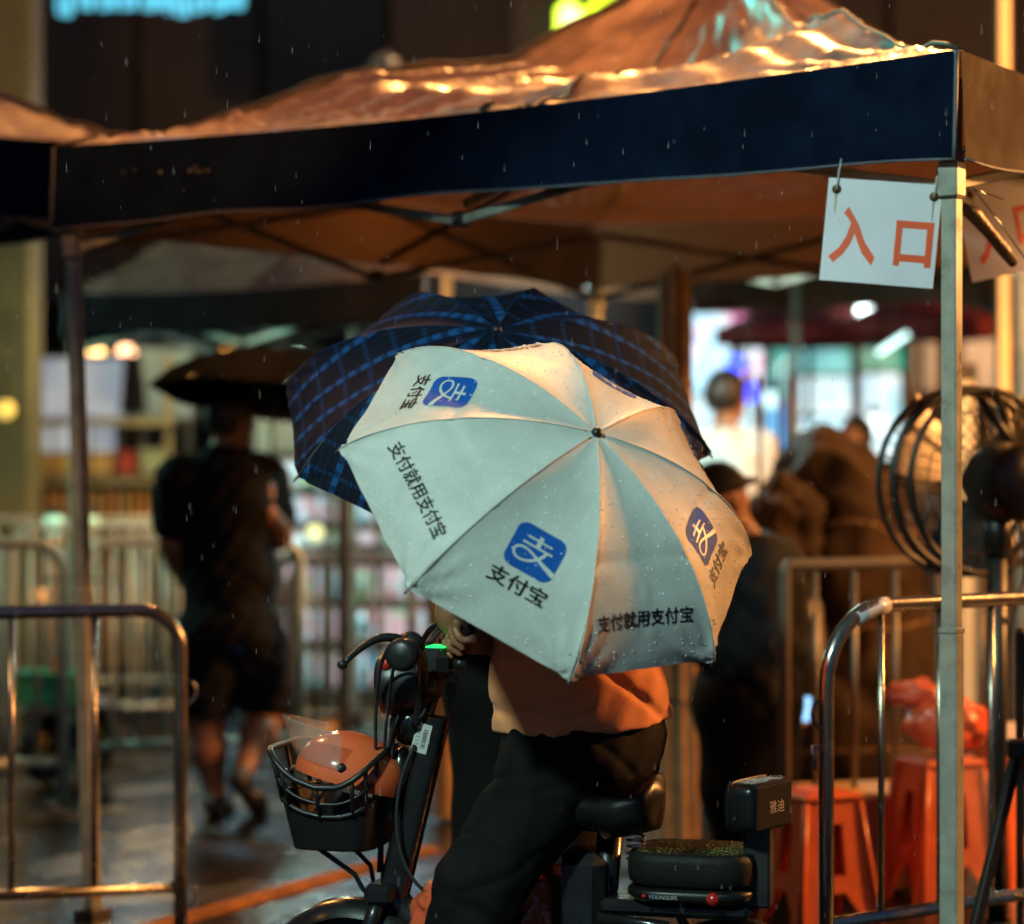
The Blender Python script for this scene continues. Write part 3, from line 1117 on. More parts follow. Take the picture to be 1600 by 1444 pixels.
    if truss:
        zt, zl = z_e - 0.05, z_b - 0.055
        for k in range(4):
            for i in range(2):
                for (s0, z0, s1, z1) in ((i * .5, zt, i * .5 + .5, zl), (i * .5, zl, i * .5 + .5, zt)):
                    s0_, s1_ = max(s0, .018), min(s1, .982)
                    off = v2((cen - (cs[k] + cs[(k + 1) % 4]) / 2).normalized(), 0) * (0.05 if z0 > z1 else 0.075)
                    mb = MB()
                    mb.beam(v2(eave(k, s0_), z0) + off, v2(eave(k, s1_), z1) + off, 0.013, 0.026, ch=.003)
                    mb.build("truss_bar", pole_mat if k == 0 else m_truss, t)
            off = v2((cen - (cs[k] + cs[(k + 1) % 4]) / 2).normalized(), 0) * 0.062
            mb = MB()
            mb.box(v2(eave(k, .5), zl + .005) + off, (0.04, 0.05, 0.045), Matrix.Rotation(math.atan2(e1.y, e1.x), 3, 'Z'), 0.006)
            mb.build("truss_joint", m_joint, t)
            mb = MB()
            rotj = Matrix.Rotation(math.atan2(e1.y, e1.x), 3, 'Z')
            mb.lathe([(0.0, .0), (.007, 0), (.007, .004), (.0, .006)], v2(eave(k, .5), zl + .006) + off - v2((cen - (cs[k] + cs[(k + 1) % 4]) / 2).normalized(), 0) * .027, v2(-(cen - (cs[k] + cs[(k + 1) % 4]) / 2).normalized(), 0), 10)
            mb.build("rivet", m_chrome, t)
        # inner bars from the side joints to the hub under the peak
        for k in range(4):
            mb = MB()
            mid = v2(eave(k, .5), zl + .02)
            hub = v2(cen, z_e + H * .35)
            mb.beam(mid.lerp(hub, .05), hub, 0.013, 0.026, ch=.003)
            mb.build("inner_bar", m_truss, t)
        mb = MB()
        mb.tube([v2(cen, z_e + .2), v2(cen, z_e + H * .985)], 0.02, 10)
        mb.lathe([(0, 0), (.06, 0), (.07, .03), (.02, .05)], v2(cen, z_e + H * .93), (0, 0, 1), 14)
        mb.build("centre_mast", pole_mat, t)
    return t


E1, E2 = (-0.816, 0.578), (0.578, 0.816)
main = tent("large wet navy canopy tent whose wide valance crosses the photo above the umbrellas", (1.085, 5.88), E1, E2, 3.1, 3.1, 2.452, 2.185, 0.86, 1.0, 3,
            lean={"B": (-1.335, 7.70)}, profile=[0, .05, .13, .235, .26, .29, .53, .86])
tent("smaller canopy tent behind, only its peak rising above the big tent's roof", (-0.37, 10.47), E1, E2, 2.2, 2.2, 2.27, 2.05, 1.24, 0.4, 11, posts="BCD", power=1.35, rmat=m_canvas_dark, vmat=m_valance_dark)
tent("orange-lit canopy tent cut by the left edge of the photo", (-1.36, 8.75), (-0.81, -0.58), (-0.62, 0.78), 3.0, 3.0, 2.60, 2.30, 1.25, 0.6, 17, posts="BCD", power=1.3)
tent("canopy tent standing beyond the fan on the right", (2.3, 10.8), E1, E2, 2.6, 2.6, 2.62, 2.36, 1.0, 0.3, 23, posts="ACD", power=1.5, vmat=m_valance_brown)

# stub bar and its torn foil cover hanging behind the front post
m_foil = M("torn_brown_tape", (0.10, 0.075, 0.05), 0.4, var=0.5, vscale=40, bump=0.6, bscale=60, dist=0.006)
t = thing("hanging_bar", "short brown tape-wrapped bar hanging slantwise right of the front post", "bar", P(1545, 370, 6.25))
mb = MB()
pts = [P(1500, 322, 6.1), P(1522, 335, 6.15), P(1545, 362, 6.2), P(1568, 390, 6.25), P(1584, 412, 6.28)]
mb.tube(pts, [.012, .021, .017, .018, .013], 9)
mb.build("bar", m_foil, t)
mb = MB()
mb.tube([P(1515, 288, 6.1), P(1560, 345, 6.2), P(1602, 405, 6.3)], .0022, 5)
mb.tube([P(1515, 288, 6.1), P(1522, 296, 6.1), P(1568, 312, 6.2)], .0018, 5)
mb.build("wire", m_chrome, t)

# second rolled curtain posts --------------------------------------
m_curtain = M("brown_rolled_tarp", (0.30, 0.17, 0.075), 0.5, var=0.3, vscale=12, coat=0.3, coat_r=0.3, bump=0.2, bscale=30)
m_tan = M("tan_wrapped_sheet", (0.42, 0.24, 0.09), 0.5, var=0.15, vscale=4, bump=0.1, bscale=12)


def rolled(label, px, D, z0, z1, r0, r1, folds, mat, cat="wrapped post"):
    x = (px - 800) / FPX * D
    t = thing("wrapped_post", label, cat, (x, D, 0))
    mb = MB()

    def fn(u, v):
        a = 2 * PI * u
        r = lerp(r0, r1, v)
        r *= 1 + 0.13 * math.sin(a * folds + 1.2 * math.sin(v * 5)) + 0.10 * mnoise.noise(Vector((math.cos(a) * 3, math.sin(a) * 3, v * 2 + px)))
        return Vector((x + r * math.cos(a), D + r * math.sin(a), lerp(z0, z1, v)))
    mb.grid(fn, 110, 26, wrap=True)
    mb.build("rolled_sheet", mat, t)
    mb = MB()
    mb.box((x, D, 1.1), (.045, .045, 2.2), None, .004)
    mb.build("post", m_polepaint, t)
    for zz in (0.55, 1.15, 1.75):
        if z0 < zz < z1:
            rr_ = lerp(r0, r1, (zz - z0) / (z1 - z0)) * 1.10
            mb = MB()
            mb.tube([Vector((x + rr_ * math.cos(a), D + rr_ * math.sin(a), zz + .01 * math.sin(a * 2))) for a in [2 * PI * i / 24 for i in range(24)]], .006, 6, closed=True)
            mb.build("tie", m_black, t)
    return t


rolled("brown rolled-up side sheet tied to the tent post right of the pale umbrella", 1055, 9.2, 0.02, 2.17, 0.084, 0.055, 9, m_curtain)
rolled("smooth tan sheet wrapped round a post behind the handlebar", 699, 9.75, 0.02, 1.9, 0.052, 0.05, 3, m_tan)

# ------------------------------------------------------------------ entrance signs
m_signface = M("white_sign_board", (0.72, 0.72, 0.78), 0.32, var=0.06, vscale=4, bump=0.05, bscale=20)
m_signred = M("red_sign_print", (0.82, 0.10, 0.02), 0.4, var=0.08)
m_rust = M("rusty_eyelet", (0.10, 0.06, 0.025), 0.5, metal=0.6, var=0.4, vscale=200)
m_ruststain = M("rust_stain", (0.42, 0.34, 0.22), 0.5, var=0.2, vscale=80)
m_string = M("white_string", (0.55, 0.55, 0.52), 0.6)


def sign(label, px, py, D, W, H, yaw, roll, chars, holes, ch_h):
    c = P(px, py, D)
    t = thing("entrance_sign", label, "sign", c)
    rot = Matrix.Rotation(R(yaw), 3, 'Z') @ Matrix.Rotation(R(roll), 3, 'Y')

    def mp(x, y, o=0.0):
        bend = 0.006 * math.cos(x / W * PI)
        return c + rot @ Vector((x, -o - bend, y))
    mb = MB()
    n = 14
    for o, fl in ((0.0, False), (-0.004, True)):
        b0 = len(mb.v)
        mb.grid(lambda u, v: mp((u - .5) * W, (v - .5) * H, o), n, 2, False)
    rim = [(-.5 + i / n, -.5) for i in range(n + 1)] + [(.5, .5 - 0)] + [(.5 - i / n, .5) for i in range(1, n + 1)]
    for i in range(len(rim)):
        a, b2 = rim[i], rim[(i + 1) % len(rim)]
        mb.add([mp(a[0] * W, a[1] * H, 0), mp(b2[0] * W, b2[1] * H, 0), mp(b2[0] * W, b2[1] * H, -.004), mp(a[0] * W, a[1] * H, -.004)], [(0, 1, 2, 3)])
    mb.build("board", m_signface, t)
    for (s, cx, cy, hh, sx) in chars:
        text_on(s, lambda x, y: mp(x, y, 0.0012), hh, m_signred, t, "character", bold=0.030, cx=cx, cy=cy, sx=sx)
    for hx, hy in holes:
        mb = MB()
        p = mp(hx, hy, .001)
        mb.lathe([(0.0, .004), (.006, .004), (.011, .002), (.012, 0)], p, rot @ Vector((0, -1, 0)), 14)
        mb.build("eyelet", m_rust, t)
        mb = MB()
        q = mp(hx, hy, .006)
        mb.tube([q, mp(hx + .002, hy + .03, .006), mp(hx + .001, H / 2 + .004, .004), mp(hx + .003, H / 2 + .05, -.01)], .0022, 6)
        mb.build("string", m_string, t)
        mb = MB()
        mb.add([mp(hx - .003, hy - .012, .0009), mp(hx + .003, hy - .012, .0009), mp(hx + .0012, hy - .06, .0009), mp(hx - .001, hy - .06, .0009)], [(0, 1, 2, 3)])
        mb.build("rust_streak", m_ruststain, t)
    return t


sign("white board with the red entrance characters hanging left of the front post", 1376, 364, 5.985, 0.280, 0.255, -13, 5.5,
     [("入", -0.066, -0.012, 0.142, 0.80), ("口", 0.083, -0.022, 0.112, 0.86)], [(-0.118, 0.100), (0.122, 0.098)], .14)
sign("shaded board with the same red characters hanging right of the front post", 1580, 350, 6.75, 0.32, 0.27, 22, -13,
     [("入", -0.075, -0.03, 0.13, 0.78), ("口", 0.05, -0.008, 0.105, 0.80)], [(-0.112, 0.104), (0.122, 0.098)], .13)

# ------------------------------------------------------------------ crowd barriers


def barrier(label, a, b, z_top, z_low, r=0.019, bars=(), bar_r=0.010, mat=None, corner=0.12, group="steel crowd barriers", feet=True, ends=(True, True)):
    mat = mat or m_steel
    a, b = Vector((a[0], a[1], 0)), Vector((b[0], b[1], 0))
    d = (b - a).normalized()
    L = (b - a).length
    t = thing("crowd_barrier", label, "barrier", ((a.x + b.x) / 2, (a.y + b.y) / 2, 0), group=group)
    Z = Vector((0, 0, 1))
    pts = [a + Z * .02, a + Z * (z_top - corner - .25)]
    for i in range(9):
        th = PI / 2 * i / 8
        pts.append(a + d * (corner - corner * math.cos(th)) + Z * (z_top - corner + corner * math.sin(th)))
    for i in range(9):
        th = PI / 2 * i / 8
        pts.append(b - d * (corner - corner * math.sin(th)) + Z * (z_top - corner + corner * math.cos(th)))
    pts += [b + Z * (z_top - corner - .25), b + Z * .02]
    mb = MB()
    mb.tube(pts, r, 14)
    fr = mb.build("frame", mat, t)
    mb = MB()
    mb.tube([a + d * .012 + Z * z_low, b - d * .012 + Z * z_low], r * .85, 12)
    mb.build("lower_rail", mat, t)
    for s in bars:
        q = a + d * (s * L)
        mb = MB()
        mb.tube([q + Z * z_low, q + Z * (z_top - r * .4)], bar_r, 8)
        mb.build("bar", mat, t)
    if feet:
        nrm = Vector((-d.y, d.x, 0))
        for q in (a + d * .03, b - d * .03):
            mb = MB()
            mb.box(q + Z * .012, (.07, .5, .016), Matrix((d, nrm, Z)).transposed(), .004)
            mb.build("foot", m_darksteel, t)
        # coupling hooks at the end posts
        for q, sg in ((a, -1), (b, 1)):
            for zz in (0.12, z_top * .72):
                mb = MB()
                mb.tube(bez(q + Z * zz, q + d * sg * .05 + Z * zz, q + d * sg * .06 + Z * (zz + .05), q + d * sg * .03 + Z * (zz + .07), 8), .006, 6)
                mb.build("hook", mat, t)
    return t


def gx(px, D):
    return ((px - 800) / FPX * D, D)


# front left: right-hand end at px ~282; bars near px 8 and 140
m_fsteel = M("wet_front_steel", (0.40, 0.36, 0.29), 0.24, metal=0.9, var=0.12, vscale=18, rvar=0.06, bump=0.15, bscale=260)
aL, bL = gx(-420, 6.85), gx(282, 7.2)
barrier("wet steel barrier at the front left, ending right beside the walking man", aL, bL, 1.01, 0.185, 0.0205,
        (0.06, 0.24, 0.42, 0.612, 0.800), 0.010, m_fsteel)
# front right
aR, bR = gx(1291, 6.06), (2.55, 7.35)
barrier("steel barrier with a tall rounded corner behind the front post", aR, bR, 1.085, 0.29, 0.0195,
        (0.088, 0.185, 0.275, 0.37, 0.47, 0.6, 0.73, 0.86), 0.0085, m_fsteel, corner=0.2)
mb = MB()
dR = (Vector((bR[0], bR[1], 0)) - Vector((aR[0], aR[1], 0))).normalized()
q = Vector((aR[0], aR[1], 0))
tb = [o for o in bpy.data.objects if o.name.startswith("crowd_barrier")][-1]
mb.tube([q + dR * .10 + Vector((0, 0, 1.055)), q + dR * .135 + Vector((0, 0, 1.068)), q + dR * .175 + Vector((0, 0, 1.08)), q + dR * .21 + Vector((0, 0, 1.085))], .0215, 12)
mb.build("wrapped_tape", m_white, tb)
mb = MB()
mb.tube([q + Vector((-.03, .0, .68)), q + Vector((-.03, 0, .74))], .008, 8)
mb.tube([q + Vector((-.03, .0, .735)), q + Vector((0, 0, .735))], .006, 8)
mb.build("latch_pin", m_steel, tb)
# rear right, orange lit
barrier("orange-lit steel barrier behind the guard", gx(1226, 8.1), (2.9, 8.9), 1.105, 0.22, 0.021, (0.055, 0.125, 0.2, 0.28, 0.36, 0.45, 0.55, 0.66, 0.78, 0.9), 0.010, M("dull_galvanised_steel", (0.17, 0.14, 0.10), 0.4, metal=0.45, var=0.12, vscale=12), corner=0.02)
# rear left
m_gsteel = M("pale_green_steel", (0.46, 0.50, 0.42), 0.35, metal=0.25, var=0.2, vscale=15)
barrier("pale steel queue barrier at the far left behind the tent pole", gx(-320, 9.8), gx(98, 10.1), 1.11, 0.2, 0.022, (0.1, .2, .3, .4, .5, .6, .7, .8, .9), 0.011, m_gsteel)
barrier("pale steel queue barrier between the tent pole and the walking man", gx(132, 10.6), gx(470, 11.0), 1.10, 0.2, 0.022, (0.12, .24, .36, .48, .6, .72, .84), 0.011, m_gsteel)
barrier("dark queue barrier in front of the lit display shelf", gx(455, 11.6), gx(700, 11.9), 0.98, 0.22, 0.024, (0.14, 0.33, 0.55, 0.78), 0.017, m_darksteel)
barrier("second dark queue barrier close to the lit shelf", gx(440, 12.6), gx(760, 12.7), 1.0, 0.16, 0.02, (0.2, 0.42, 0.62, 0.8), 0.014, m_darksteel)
# tall dark post in front of the shelf
t = thing("stall_post", "dark upright stall post in front of the lit display shelf", "post", (*gx(537, 11.3), 0))
mb = MB()
x, y = gx(537, 11.3)
mb.box((x, y, .95), (.055, .055, 1.9), None, .004)
mb.build("shaft", m_darksteel, t)
mb = MB()
mb.box((x, y, .015), (.16, .16, .03), None, .006)
mb.build("foot_plate", m_darksteel, t)

barrier("pale queue barrier deeper behind the tent pole on the left", gx(20, 12.2), gx(330, 12.5), 1.12, 0.2, 0.022, [i / 12 for i in range(1, 12)], 0.011, m_gsteel)
barrier("pale queue barrier deeper at the far left edge", gx(-330, 12.0), gx(2, 12.1), 1.12, 0.2, 0.022, [i / 12 for i in range(1, 12)], 0.011, m_gsteel)
barrier("pale queue barrier directly in front of the slatted stall", gx(-40, 13.7), gx(330, 13.9), 1.12, 0.2, 0.022, [i / 12 for i in range(1, 12)], 0.011, m_gsteel)
# scuffs and tape marks on the front valance
m_scuff = M("pale_scuff", (0.22, 0.22, 0.20), 0.6, var=0.3)
fe1 = Vector((E1[0], E1[1], 0)).normalized()
fn_ = Vector((fe1.y, -fe1.x, 0))
if fn_.y > 0:
    fn_ = -fn_
mb = MB()
rsf = random.Random(31)
for (s0, s1, zc, n_) in ((.78, .90, 2.335, 9),):
    for i in range(n_):
        s_ = rsf.uniform(s0, s1)
        c_ = Vector((1.085, 5.88, 0)) + fe1 * 3.1 * s_ + fn_ * .034 + Vector((0, 0, zc + rsf.uniform(-.012, .012)))
        a_, h_ = rsf.uniform(.003, .016), rsf.uniform(.0012, .004)
        mb.add([c_ - fe1 * a_, c_ + fe1 * a_ * .6 - Vector((0, 0, h_)), c_ + fe1 * a_, c_ + Vector((0, 0, h_))], [(0, 1, 2, 3)])
mb.build("scuff_marks", m_scuff, main)
# ------------------------------------------------------------------ umbrellas
def axis_frame(axis, roll):
    ax = Vector(axis).normalized()
    u = Vector((1, 0, 0))
    u = (u - ax * u.dot(ax)).normalized()
    v = ax.cross(u)
    c, s = math.cos(roll), math.sin(roll)
    return ax, u * c + v * s, v * c - u * s


class Umb:
    """geometry of an eight-panel umbrella: C rim centre, axis towards the top"""

    def __init__(self, C, axis, roll, Rr, h, n=8, alpha=1.35, sag=0.035, seed=0):
        self.C = Vector(C)
        self.ax, self.u, self.v = axis_frame(axis, roll)
        self.R, self.h, self.n, self.al, self.sag, self.seed = Rr, h, n, alpha, sag, seed

    def rib(self, k, v):
        th = 2 * PI * k / self.n
        rho = self.R * math.sin(v * self.al) / math.sin(self.al)
        z = self.h * (math.cos(v * self.al) - math.cos(self.al)) / (1 - math.cos(self.al))
        return rho, th, z

    def at(self, rho, th, z):
        return self.C + (self.u * math.cos(th) + self.v * math.sin(th)) * rho + self.ax * z

    def S(self, k, u, v, lift=0.0, wr=1.0):
        """u 0..1 across panel k, v 0..1 hub to hem"""
        r0, t0, z0 = self.rib(k, v)
        r1, t1, z1 = self.rib(k + 1, v)
        p = self.at(r0, t0, z0).lerp(self.at(r1, t1, z1), u)
        th = (t0 + t1) / 2
        out = (self.u * math.cos(th) + self.v * math.sin(th))
        q = 4 * u * (1 - u)
        sl = v * self.al
        nrm = (out * math.sin(sl) + self.ax * math.cos(sl))
        d = -self.sag * q * math.sin(PI * min(1, v * .92)) * self.R
        if wr:
            # tension creases running in from the two tips and small cloth unevenness
            e = min(u, 1 - u)
            a_ = math.atan2(1.02 - v, e + .001)
            d += wr * .0065 * math.sin(a_ * 11 + self.seed + k) * math.exp(-((1 - v) ** 2 + e * e) * 26)
            d += wr * .0032 * v * mnoise.noise(Vector((u * 3 + k * 7, v * 4, self.seed)))
            d += wr * .0016 * v * mnoise.noise(Vector((u * 9 + v * 6 + k * 3, v * 9 - u * 5, self.seed + 4)))
            d += -wr * .004 * math.exp(-((v - .52) / .02) ** 2) * (1 - .5 * q)
            d += wr * .003 * math.exp(-((u - .5 - .3 * math.sin(k * 2.3) * (v - .5)) / .012) ** 2) * (1 if 0.55 < v < .85 else 0) * (k % 2)
        return p + nrm * (d + lift)


def build_umbrella(U, label, group, mats, m_rib, m_shaft, handle_len, m_handle, shaft_len, name="umbrella", fold_uv=False, nu=26, nv=44, droplets=0, m_drop=None, tips=True, hub_mat=None):
    t = thing(name, label, "umbrella", U.C - U.ax * shaft_len, group=group)
    pan = []
    for k in range(U.n):
        mb = MB()
        mb.grid(lambda a, b: U.S(k, a, 0.02 + .98 * b), nu, nv)
        # hem fold
        mb.grid(lambda a, b: U.S(k, a, 1.0) - U.ax * .006 * b - (U.S(k, a, 1.0) - U.C).normalized() * .010 * b, nu, 1)
        uv = [((i - .5) * 2 * U.R * math.sin(PI / U.n) * (0.02 + .98 * j), j) for i in [a / nu for a in range(nu + 1)] for j in [b / nv for b in range(nv + 1)]]
        uv += [((i - .5) * 2 * U.R * math.sin(PI / U.n), 1.0) for i in [a / nu for a in range(nu + 1)] for j in (0, 1)]
        pan.append(mb.build("panel", mats[k % len(mats)], t, uv=uv))
    for k in range(U.n):
        pts = [U.at(*U.rib(k, v / 20)) - U.ax * .006 for v in range(0, 21)]
        mb = MB()
        mb.tube(pts, 0.0026, 6)
        rb = mb.build("rib", m_rib, t)
        mb = MB()
        s0 = U.C - U.ax * (shaft_len * .18)
        mb.tube([s0, U.at(*U.rib(k, .55)) - U.ax * .009], 0.002, 6)
        mb.build("stretcher", m_rib, t)
        if tips:
            e = U.at(*U.rib(k, 1.0))
            d = (U.at(*U.rib(k, 1.0)) - U.at(*U.rib(k, .93))).normalized()
            mb = MB()
            mb.tube([e - d * .004, e + d * .008, e + d * .014], [.0022, .0028, .0016], 8)
            mb.build("rib_tip", m_rib, t)
        # stitched seam: thin raised piping along the rib
        mb = MB()
        mb.tube([U.S(k, 0, v / 30, .0008, 1) for v in range(1, 31)], 0.0014, 5)
        mb.build("seam", mats[k % len(mats)], t)
    top = U.C + U.ax * U.h
    mb = MB()
    mb.tube([top + U.ax * .004, U.C - U.ax * (shaft_len - handle_len)], 0.005, 10)
    mb.build("shaft", m_shaft, t)
    mb = MB()
    mb.lathe([(0.0, .012), (.006, .0115), (.0105, .008), (.012, .003), (.0125, -.003), (.0, -.003)], top, U.ax, 20)
    mb.build("hub_cap", hub_mat or m_handle, t)
    hb = U.C - U.ax * shaft_len
    mb = MB()
    mb.lathe([(0.0, 0), (.012, .002), (.0155, .02), (.0135, handle_len * .6), (.015, handle_len * .8), (.008, handle_len)], hb, U.ax, 16)
    mb.build("handle", m_handle, t)
    if droplets:
        r_ = random.Random(5)
        V, F = [], []
        for i in range(droplets):
            k = r_.randrange(U.n)
            v = math.sqrt(r_.uniform(.02, .99))
            u = r_.uniform(.02, .98)
            p = U.S(k, u, v)
            a = U.S(k, min(1, u + .01), v) - p
            c = U.S(k, u, max(.02, v - .01)) - p
            n_ = a.cross(c)
            if n_.length < 1e-9:
                continue
            n_.normalize()
            if n_.dot(p - (U.C - U.ax)) < 0:
                n_ = -n_
            a.normalize()
            c = n_.cross(a)
            s = r_.choice([.0009, .0010, .0012, .0015, .0021]) * r_.uniform(.8, 1.25)
            b0 = len(V)
            V.append(p + n_ * s * .8)
            for j in range(6):
                q = PI / 3 * j
                V.append(p + (a * math.cos(q) + c * math.sin(q)) * s * .75 + n_ * s * .5)
            for j in range(6):
                q = PI / 3 * j
                V.append(p + (a * math.cos(q) + c * math.sin(q)) * s * 1.05)
            for j in range(6):
                j2 = (j + 1) % 6
                F.append((b0, b0 + 1 + j, b0 + 1 + j2))
                F.append((b0 + 1 + j, b0 + 7 + j, b0 + 7 + j2, b0 + 1 + j2))
        mb = MB()
        mb.add(V, F, True)
        stuff(mb.build("water_drops", m_drop, t))
    return t, pan


# --- the pale advertising umbrella -------------------------------------------------
m_pale = M("pale_coated_cloth", (0.56, 0.58, 0.53), 0.5, var=0.10, vscale=7, bump=0.35, bscale=420, dist=0.0008, spec=0.25, rvar=0.08, detail=8)
m_drop = M("water_drop", (0.86, 0.90, 0.90), 0.08, var=0, spec=1.0, coat=1.0, coat_r=0.02)
m_blueprint = M("blue_print", (0.010, 0.095, 0.40), 0.6, var=0.10, vscale=20, spec=0.1)
m_paleprint = M("pale_print", (0.56, 0.60, 0.56), 0.42, var=0.05)
m_ribsteel = M("grey_rib", (0.22, 0.22, 0.21), 0.35, metal=0.8)

DU = 5.25
Cu = P(861, 787, DU)
A_UMB = (0.404, -0.643, 0.651)
s_px = FPX / DU
Ru = 352 / s_px
# roll so that rib 0 points at the lower-left tip in the photo
ax, u0, v0 = axis_frame(A_UMB, 0.0)
tipv = P(648, 907, DU) - Cu
best, rollu = -1e9, 0
for i in range(720):
    th = 2 * PI * i / 720
    d = u0 * math.cos(th) + v0 * math.sin(th)
    e = -((d.x * Ru - tipv.x) ** 2 + (d.z * Ru - tipv.z) ** 2)
    if e > best:
        best, rollu = e, th
UP = Umb(Cu, A_UMB, rollu, Ru, 0.232, 8, 1.24, 0.035, 2)
umb_t, pans = build_umbrella(UP, "pale grey-green umbrella with blue logos and black Chinese slogans held over the scooter rider", None, [m_pale], m_ribsteel, m_ribsteel, 0.11, m_black, 0.55,
                             droplets=2600, m_drop=m_drop)


def pmap(k, r0=None):
    """flat panel coordinates in metres (x across, y towards the hub, origin on the hem's middle) -> cloth"""
    half = UP.R * math.sin(PI / 8)
    arc = math.hypot(UP.R, UP.h) * 1.06

    def mp(x, y, lift=.0009):
        v = 1 - y / arc
        wv = math.sin(v * UP.al) / math.sin(UP.al)
        u = .5 + x / (2 * half * max(wv, .05))
        return UP.S(k, u, v, lift)
    return mp


def strip(pts, w):
    """flat ribbon along 2-D points, given or varying width"""
    V, F = [], []
    ws = w if isinstance(w, list) else [w] * len(pts)
    for i, p in enumerate(pts):
        a, b = pts[max(0, i - 1)], pts[min(len(pts) - 1, i + 1)]
        d = (b[0] - a[0], b[1] - a[1])
        L = math.hypot(*d) or 1
        n = (-d[1] / L, d[0] / L)
        V += [(p[0] + n[0] * ws[i] / 2, p[1] + n[1] * ws[i] / 2), (p[0] - n[0] * ws[i] / 2, p[1] - n[1] * ws[i] / 2)]
    for i in range(len(pts) - 1):
        F.append((2 * i, 2 * i + 1, 2 * i + 3, 2 * i + 2))
    return V, F


def bez2(p0, p1, p2, p3, n=12):
    return [tuple(p0[i] * (1 - t) ** 3 + 3 * p1[i] * t * (1 - t) ** 2 + 3 * p2[i] * t * t * (1 - t) + p3[i] * t ** 3 for i in (0, 1)) for t in [j / n for j in range(n + 1)]]


def logo(mp, cx, cy, s, parent):
    """blue rounded square with the pale brush-like mark"""
    mb = MB()
    rad = .2
    ring = []
    for (qx, qy, a0) in ((.5 - rad, .5 - rad, 0), (-.5 + rad, .5 - rad, 90), (-.5 + rad, -.5 + rad, 180), (.5 - rad, -.5 + rad, 270)):
        for j in range(7):
            a = R(a0 + 15 * j)
            ring.append((qx + rad * math.cos(a), qy + rad * math.sin(a)))
        tx, ty = -math.sin(R(a0 + 90)), math.cos(R(a0 + 90))
        lx, ly = ring[-1]
        for j in range(1, 7):
            ring.append((lx + tx * (1 - 2 * rad) * j / 7, ly + ty * (1 - 2 * rad) * j / 7))
    n = len(ring)
    V, F = [(0, 0)], []
    lv = 8
    for l in range(1, lv + 1):
        V += [(x * l / lv, y * l / lv) for x, y in ring]
    for j in range(n):
        F.append((0, 1 + j, 1 + (j + 1) % n))
        for l in range(1, lv):
            b0, b1 = 1 + (l - 1) * n, 1 + l * n
            F.append((b0 + j, b1 + j, b1 + (j + 1) % n, b0 + (j + 1) % n))
    mb.add([mp(cx + x * s, cy + y * s, .0009) for x, y in V], F, True)
    lg = mb.build("logo", m_blueprint, parent)
    mb = MB()
    strokes = [
        ([(-.25, .245), (.25, .245)], .045), ([(-.30, .10), (.31, .10)], .045),
        ([(.0, .35), (.0, .105)], .085),
        (bez2((.20, .10), (.17, -.05), (.06, -.20), (-.10, -.26)), [.06] * 13),
        (bez2((-.10, -.26), (-.30, -.33), (-.42, -.20), (-.36, -.08)) + bez2((-.36, -.08), (-.30, .02), (-.14, .0), (.0, -.07))[1:], [.05] * 25),
        (bez2((.0, -.07), (.18, -.15), (.34, -.22), (.505, -.27)), [.05 + .07 * i / 12 for i in range(13)]),
    ]
    for pts, w_ in strokes:
        if len(pts) == 2:
            pts = [(lerp(pts[0][0], pts[1][0], i / 8), lerp(pts[0][1], pts[1][1], i / 8)) for i in range(9)]
        V, F = strip(pts, w_)
        mb.add([mp(cx + x * s, cy + y * s, .0016) for x, y in V], F)
    mb.build("logo_mark", m_paleprint, lg)


# which panel is which: panel k spans rib k and k+1; rib 0 is the lower-left tip
def tip_px(k):
    p = UP.at(*UP.rib(k, 1.0))
    return (800 + p.x / p.y * FPX, 722 - (p.z - CAM_Z) / p.y * FPX)


TIPS = [tip_px(k) for k in range(8)]
order = 1 if TIPS[1][0] > TIPS[0][0] and TIPS[1][1] > TIPS[0][1] else -1
print("UMB tips", [tuple(round(c) for c in q) for q in TIPS], order)


def panel_between(a, b):
    """index of the panel whose two tips lie nearest these photo pixels"""
    def near(q):
        return min(range(8), key=lambda k: (TIPS[k][0] - q[0]) ** 2 + (TIPS[k][1] - q[1]) ** 2)
    i, j = near(a), near(b)
    return min(i, j) if abs(i - j) == 1 else max(i, j)


T1, T2, T3, T4, T5, T6 = (617, 548), (537, 693), (648, 907), (905, 1048), (1118, 1031), (1168, 875)


def mirrored(mp, flip):
    return (lambda x, y, l=.0009: mp(-x, y, l)) if flip else mp


flipx = order < 0
for a, b in ((T1, T2), (T3, T4), (T5, T6)):
    k = panel_between(a, b)
    mp = mirrored(pmap(k), flipx)
    logo(mp, 0.0, 0.232, 0.112, pans[k])
    text_on("支付宝", lambda x, y: mp(x, y, .0012), 0.044, m_ink_black, pans[k], "lettering", bold=0.02, cx=0.0, cy=0.142)
for a, b in ((T2, T3), (T4, T5)):
    k = panel_between(a, b)
    mp = mirrored(pmap(k), flipx)
    text_on("支付就用支付宝", lambda x, y: mp(x, y, .0012), 0.043, m_ink_black, pans[k], "lettering", bold=0.02, cx=0.0, cy=0.135, sx=0.83)
for kk in range(8):      # the far side repeats the print
    k = kk
    if kk in [panel_between(a, b) for a, b in ((T1, T2), (T3, T4), (T5, T6), (T2, T3), (T4, T5))]:
        continue
    mp = mirrored(pmap(k), flipx)
    par = [panel_between(T1, T2), panel_between(T3, T4), panel_between(T5, T6)]
    if (k - par[0]) % 2 == 0:
        logo(mp, 0.0, 0.232, 0.112, pans[k])
        text_on("支付宝", lambda x, y: mp(x, y, .0012), 0.044, m_ink_black, pans[k], "lettering", bold=0.02, cx=0.0, cy=0.142)
    else:
        text_on("支付就用支付宝", lambda x, y: mp(x, y, .0012), 0.043, m_ink_black, pans[k], "lettering", bold=0.02, cx=0.0, cy=0.135, sx=0.83)

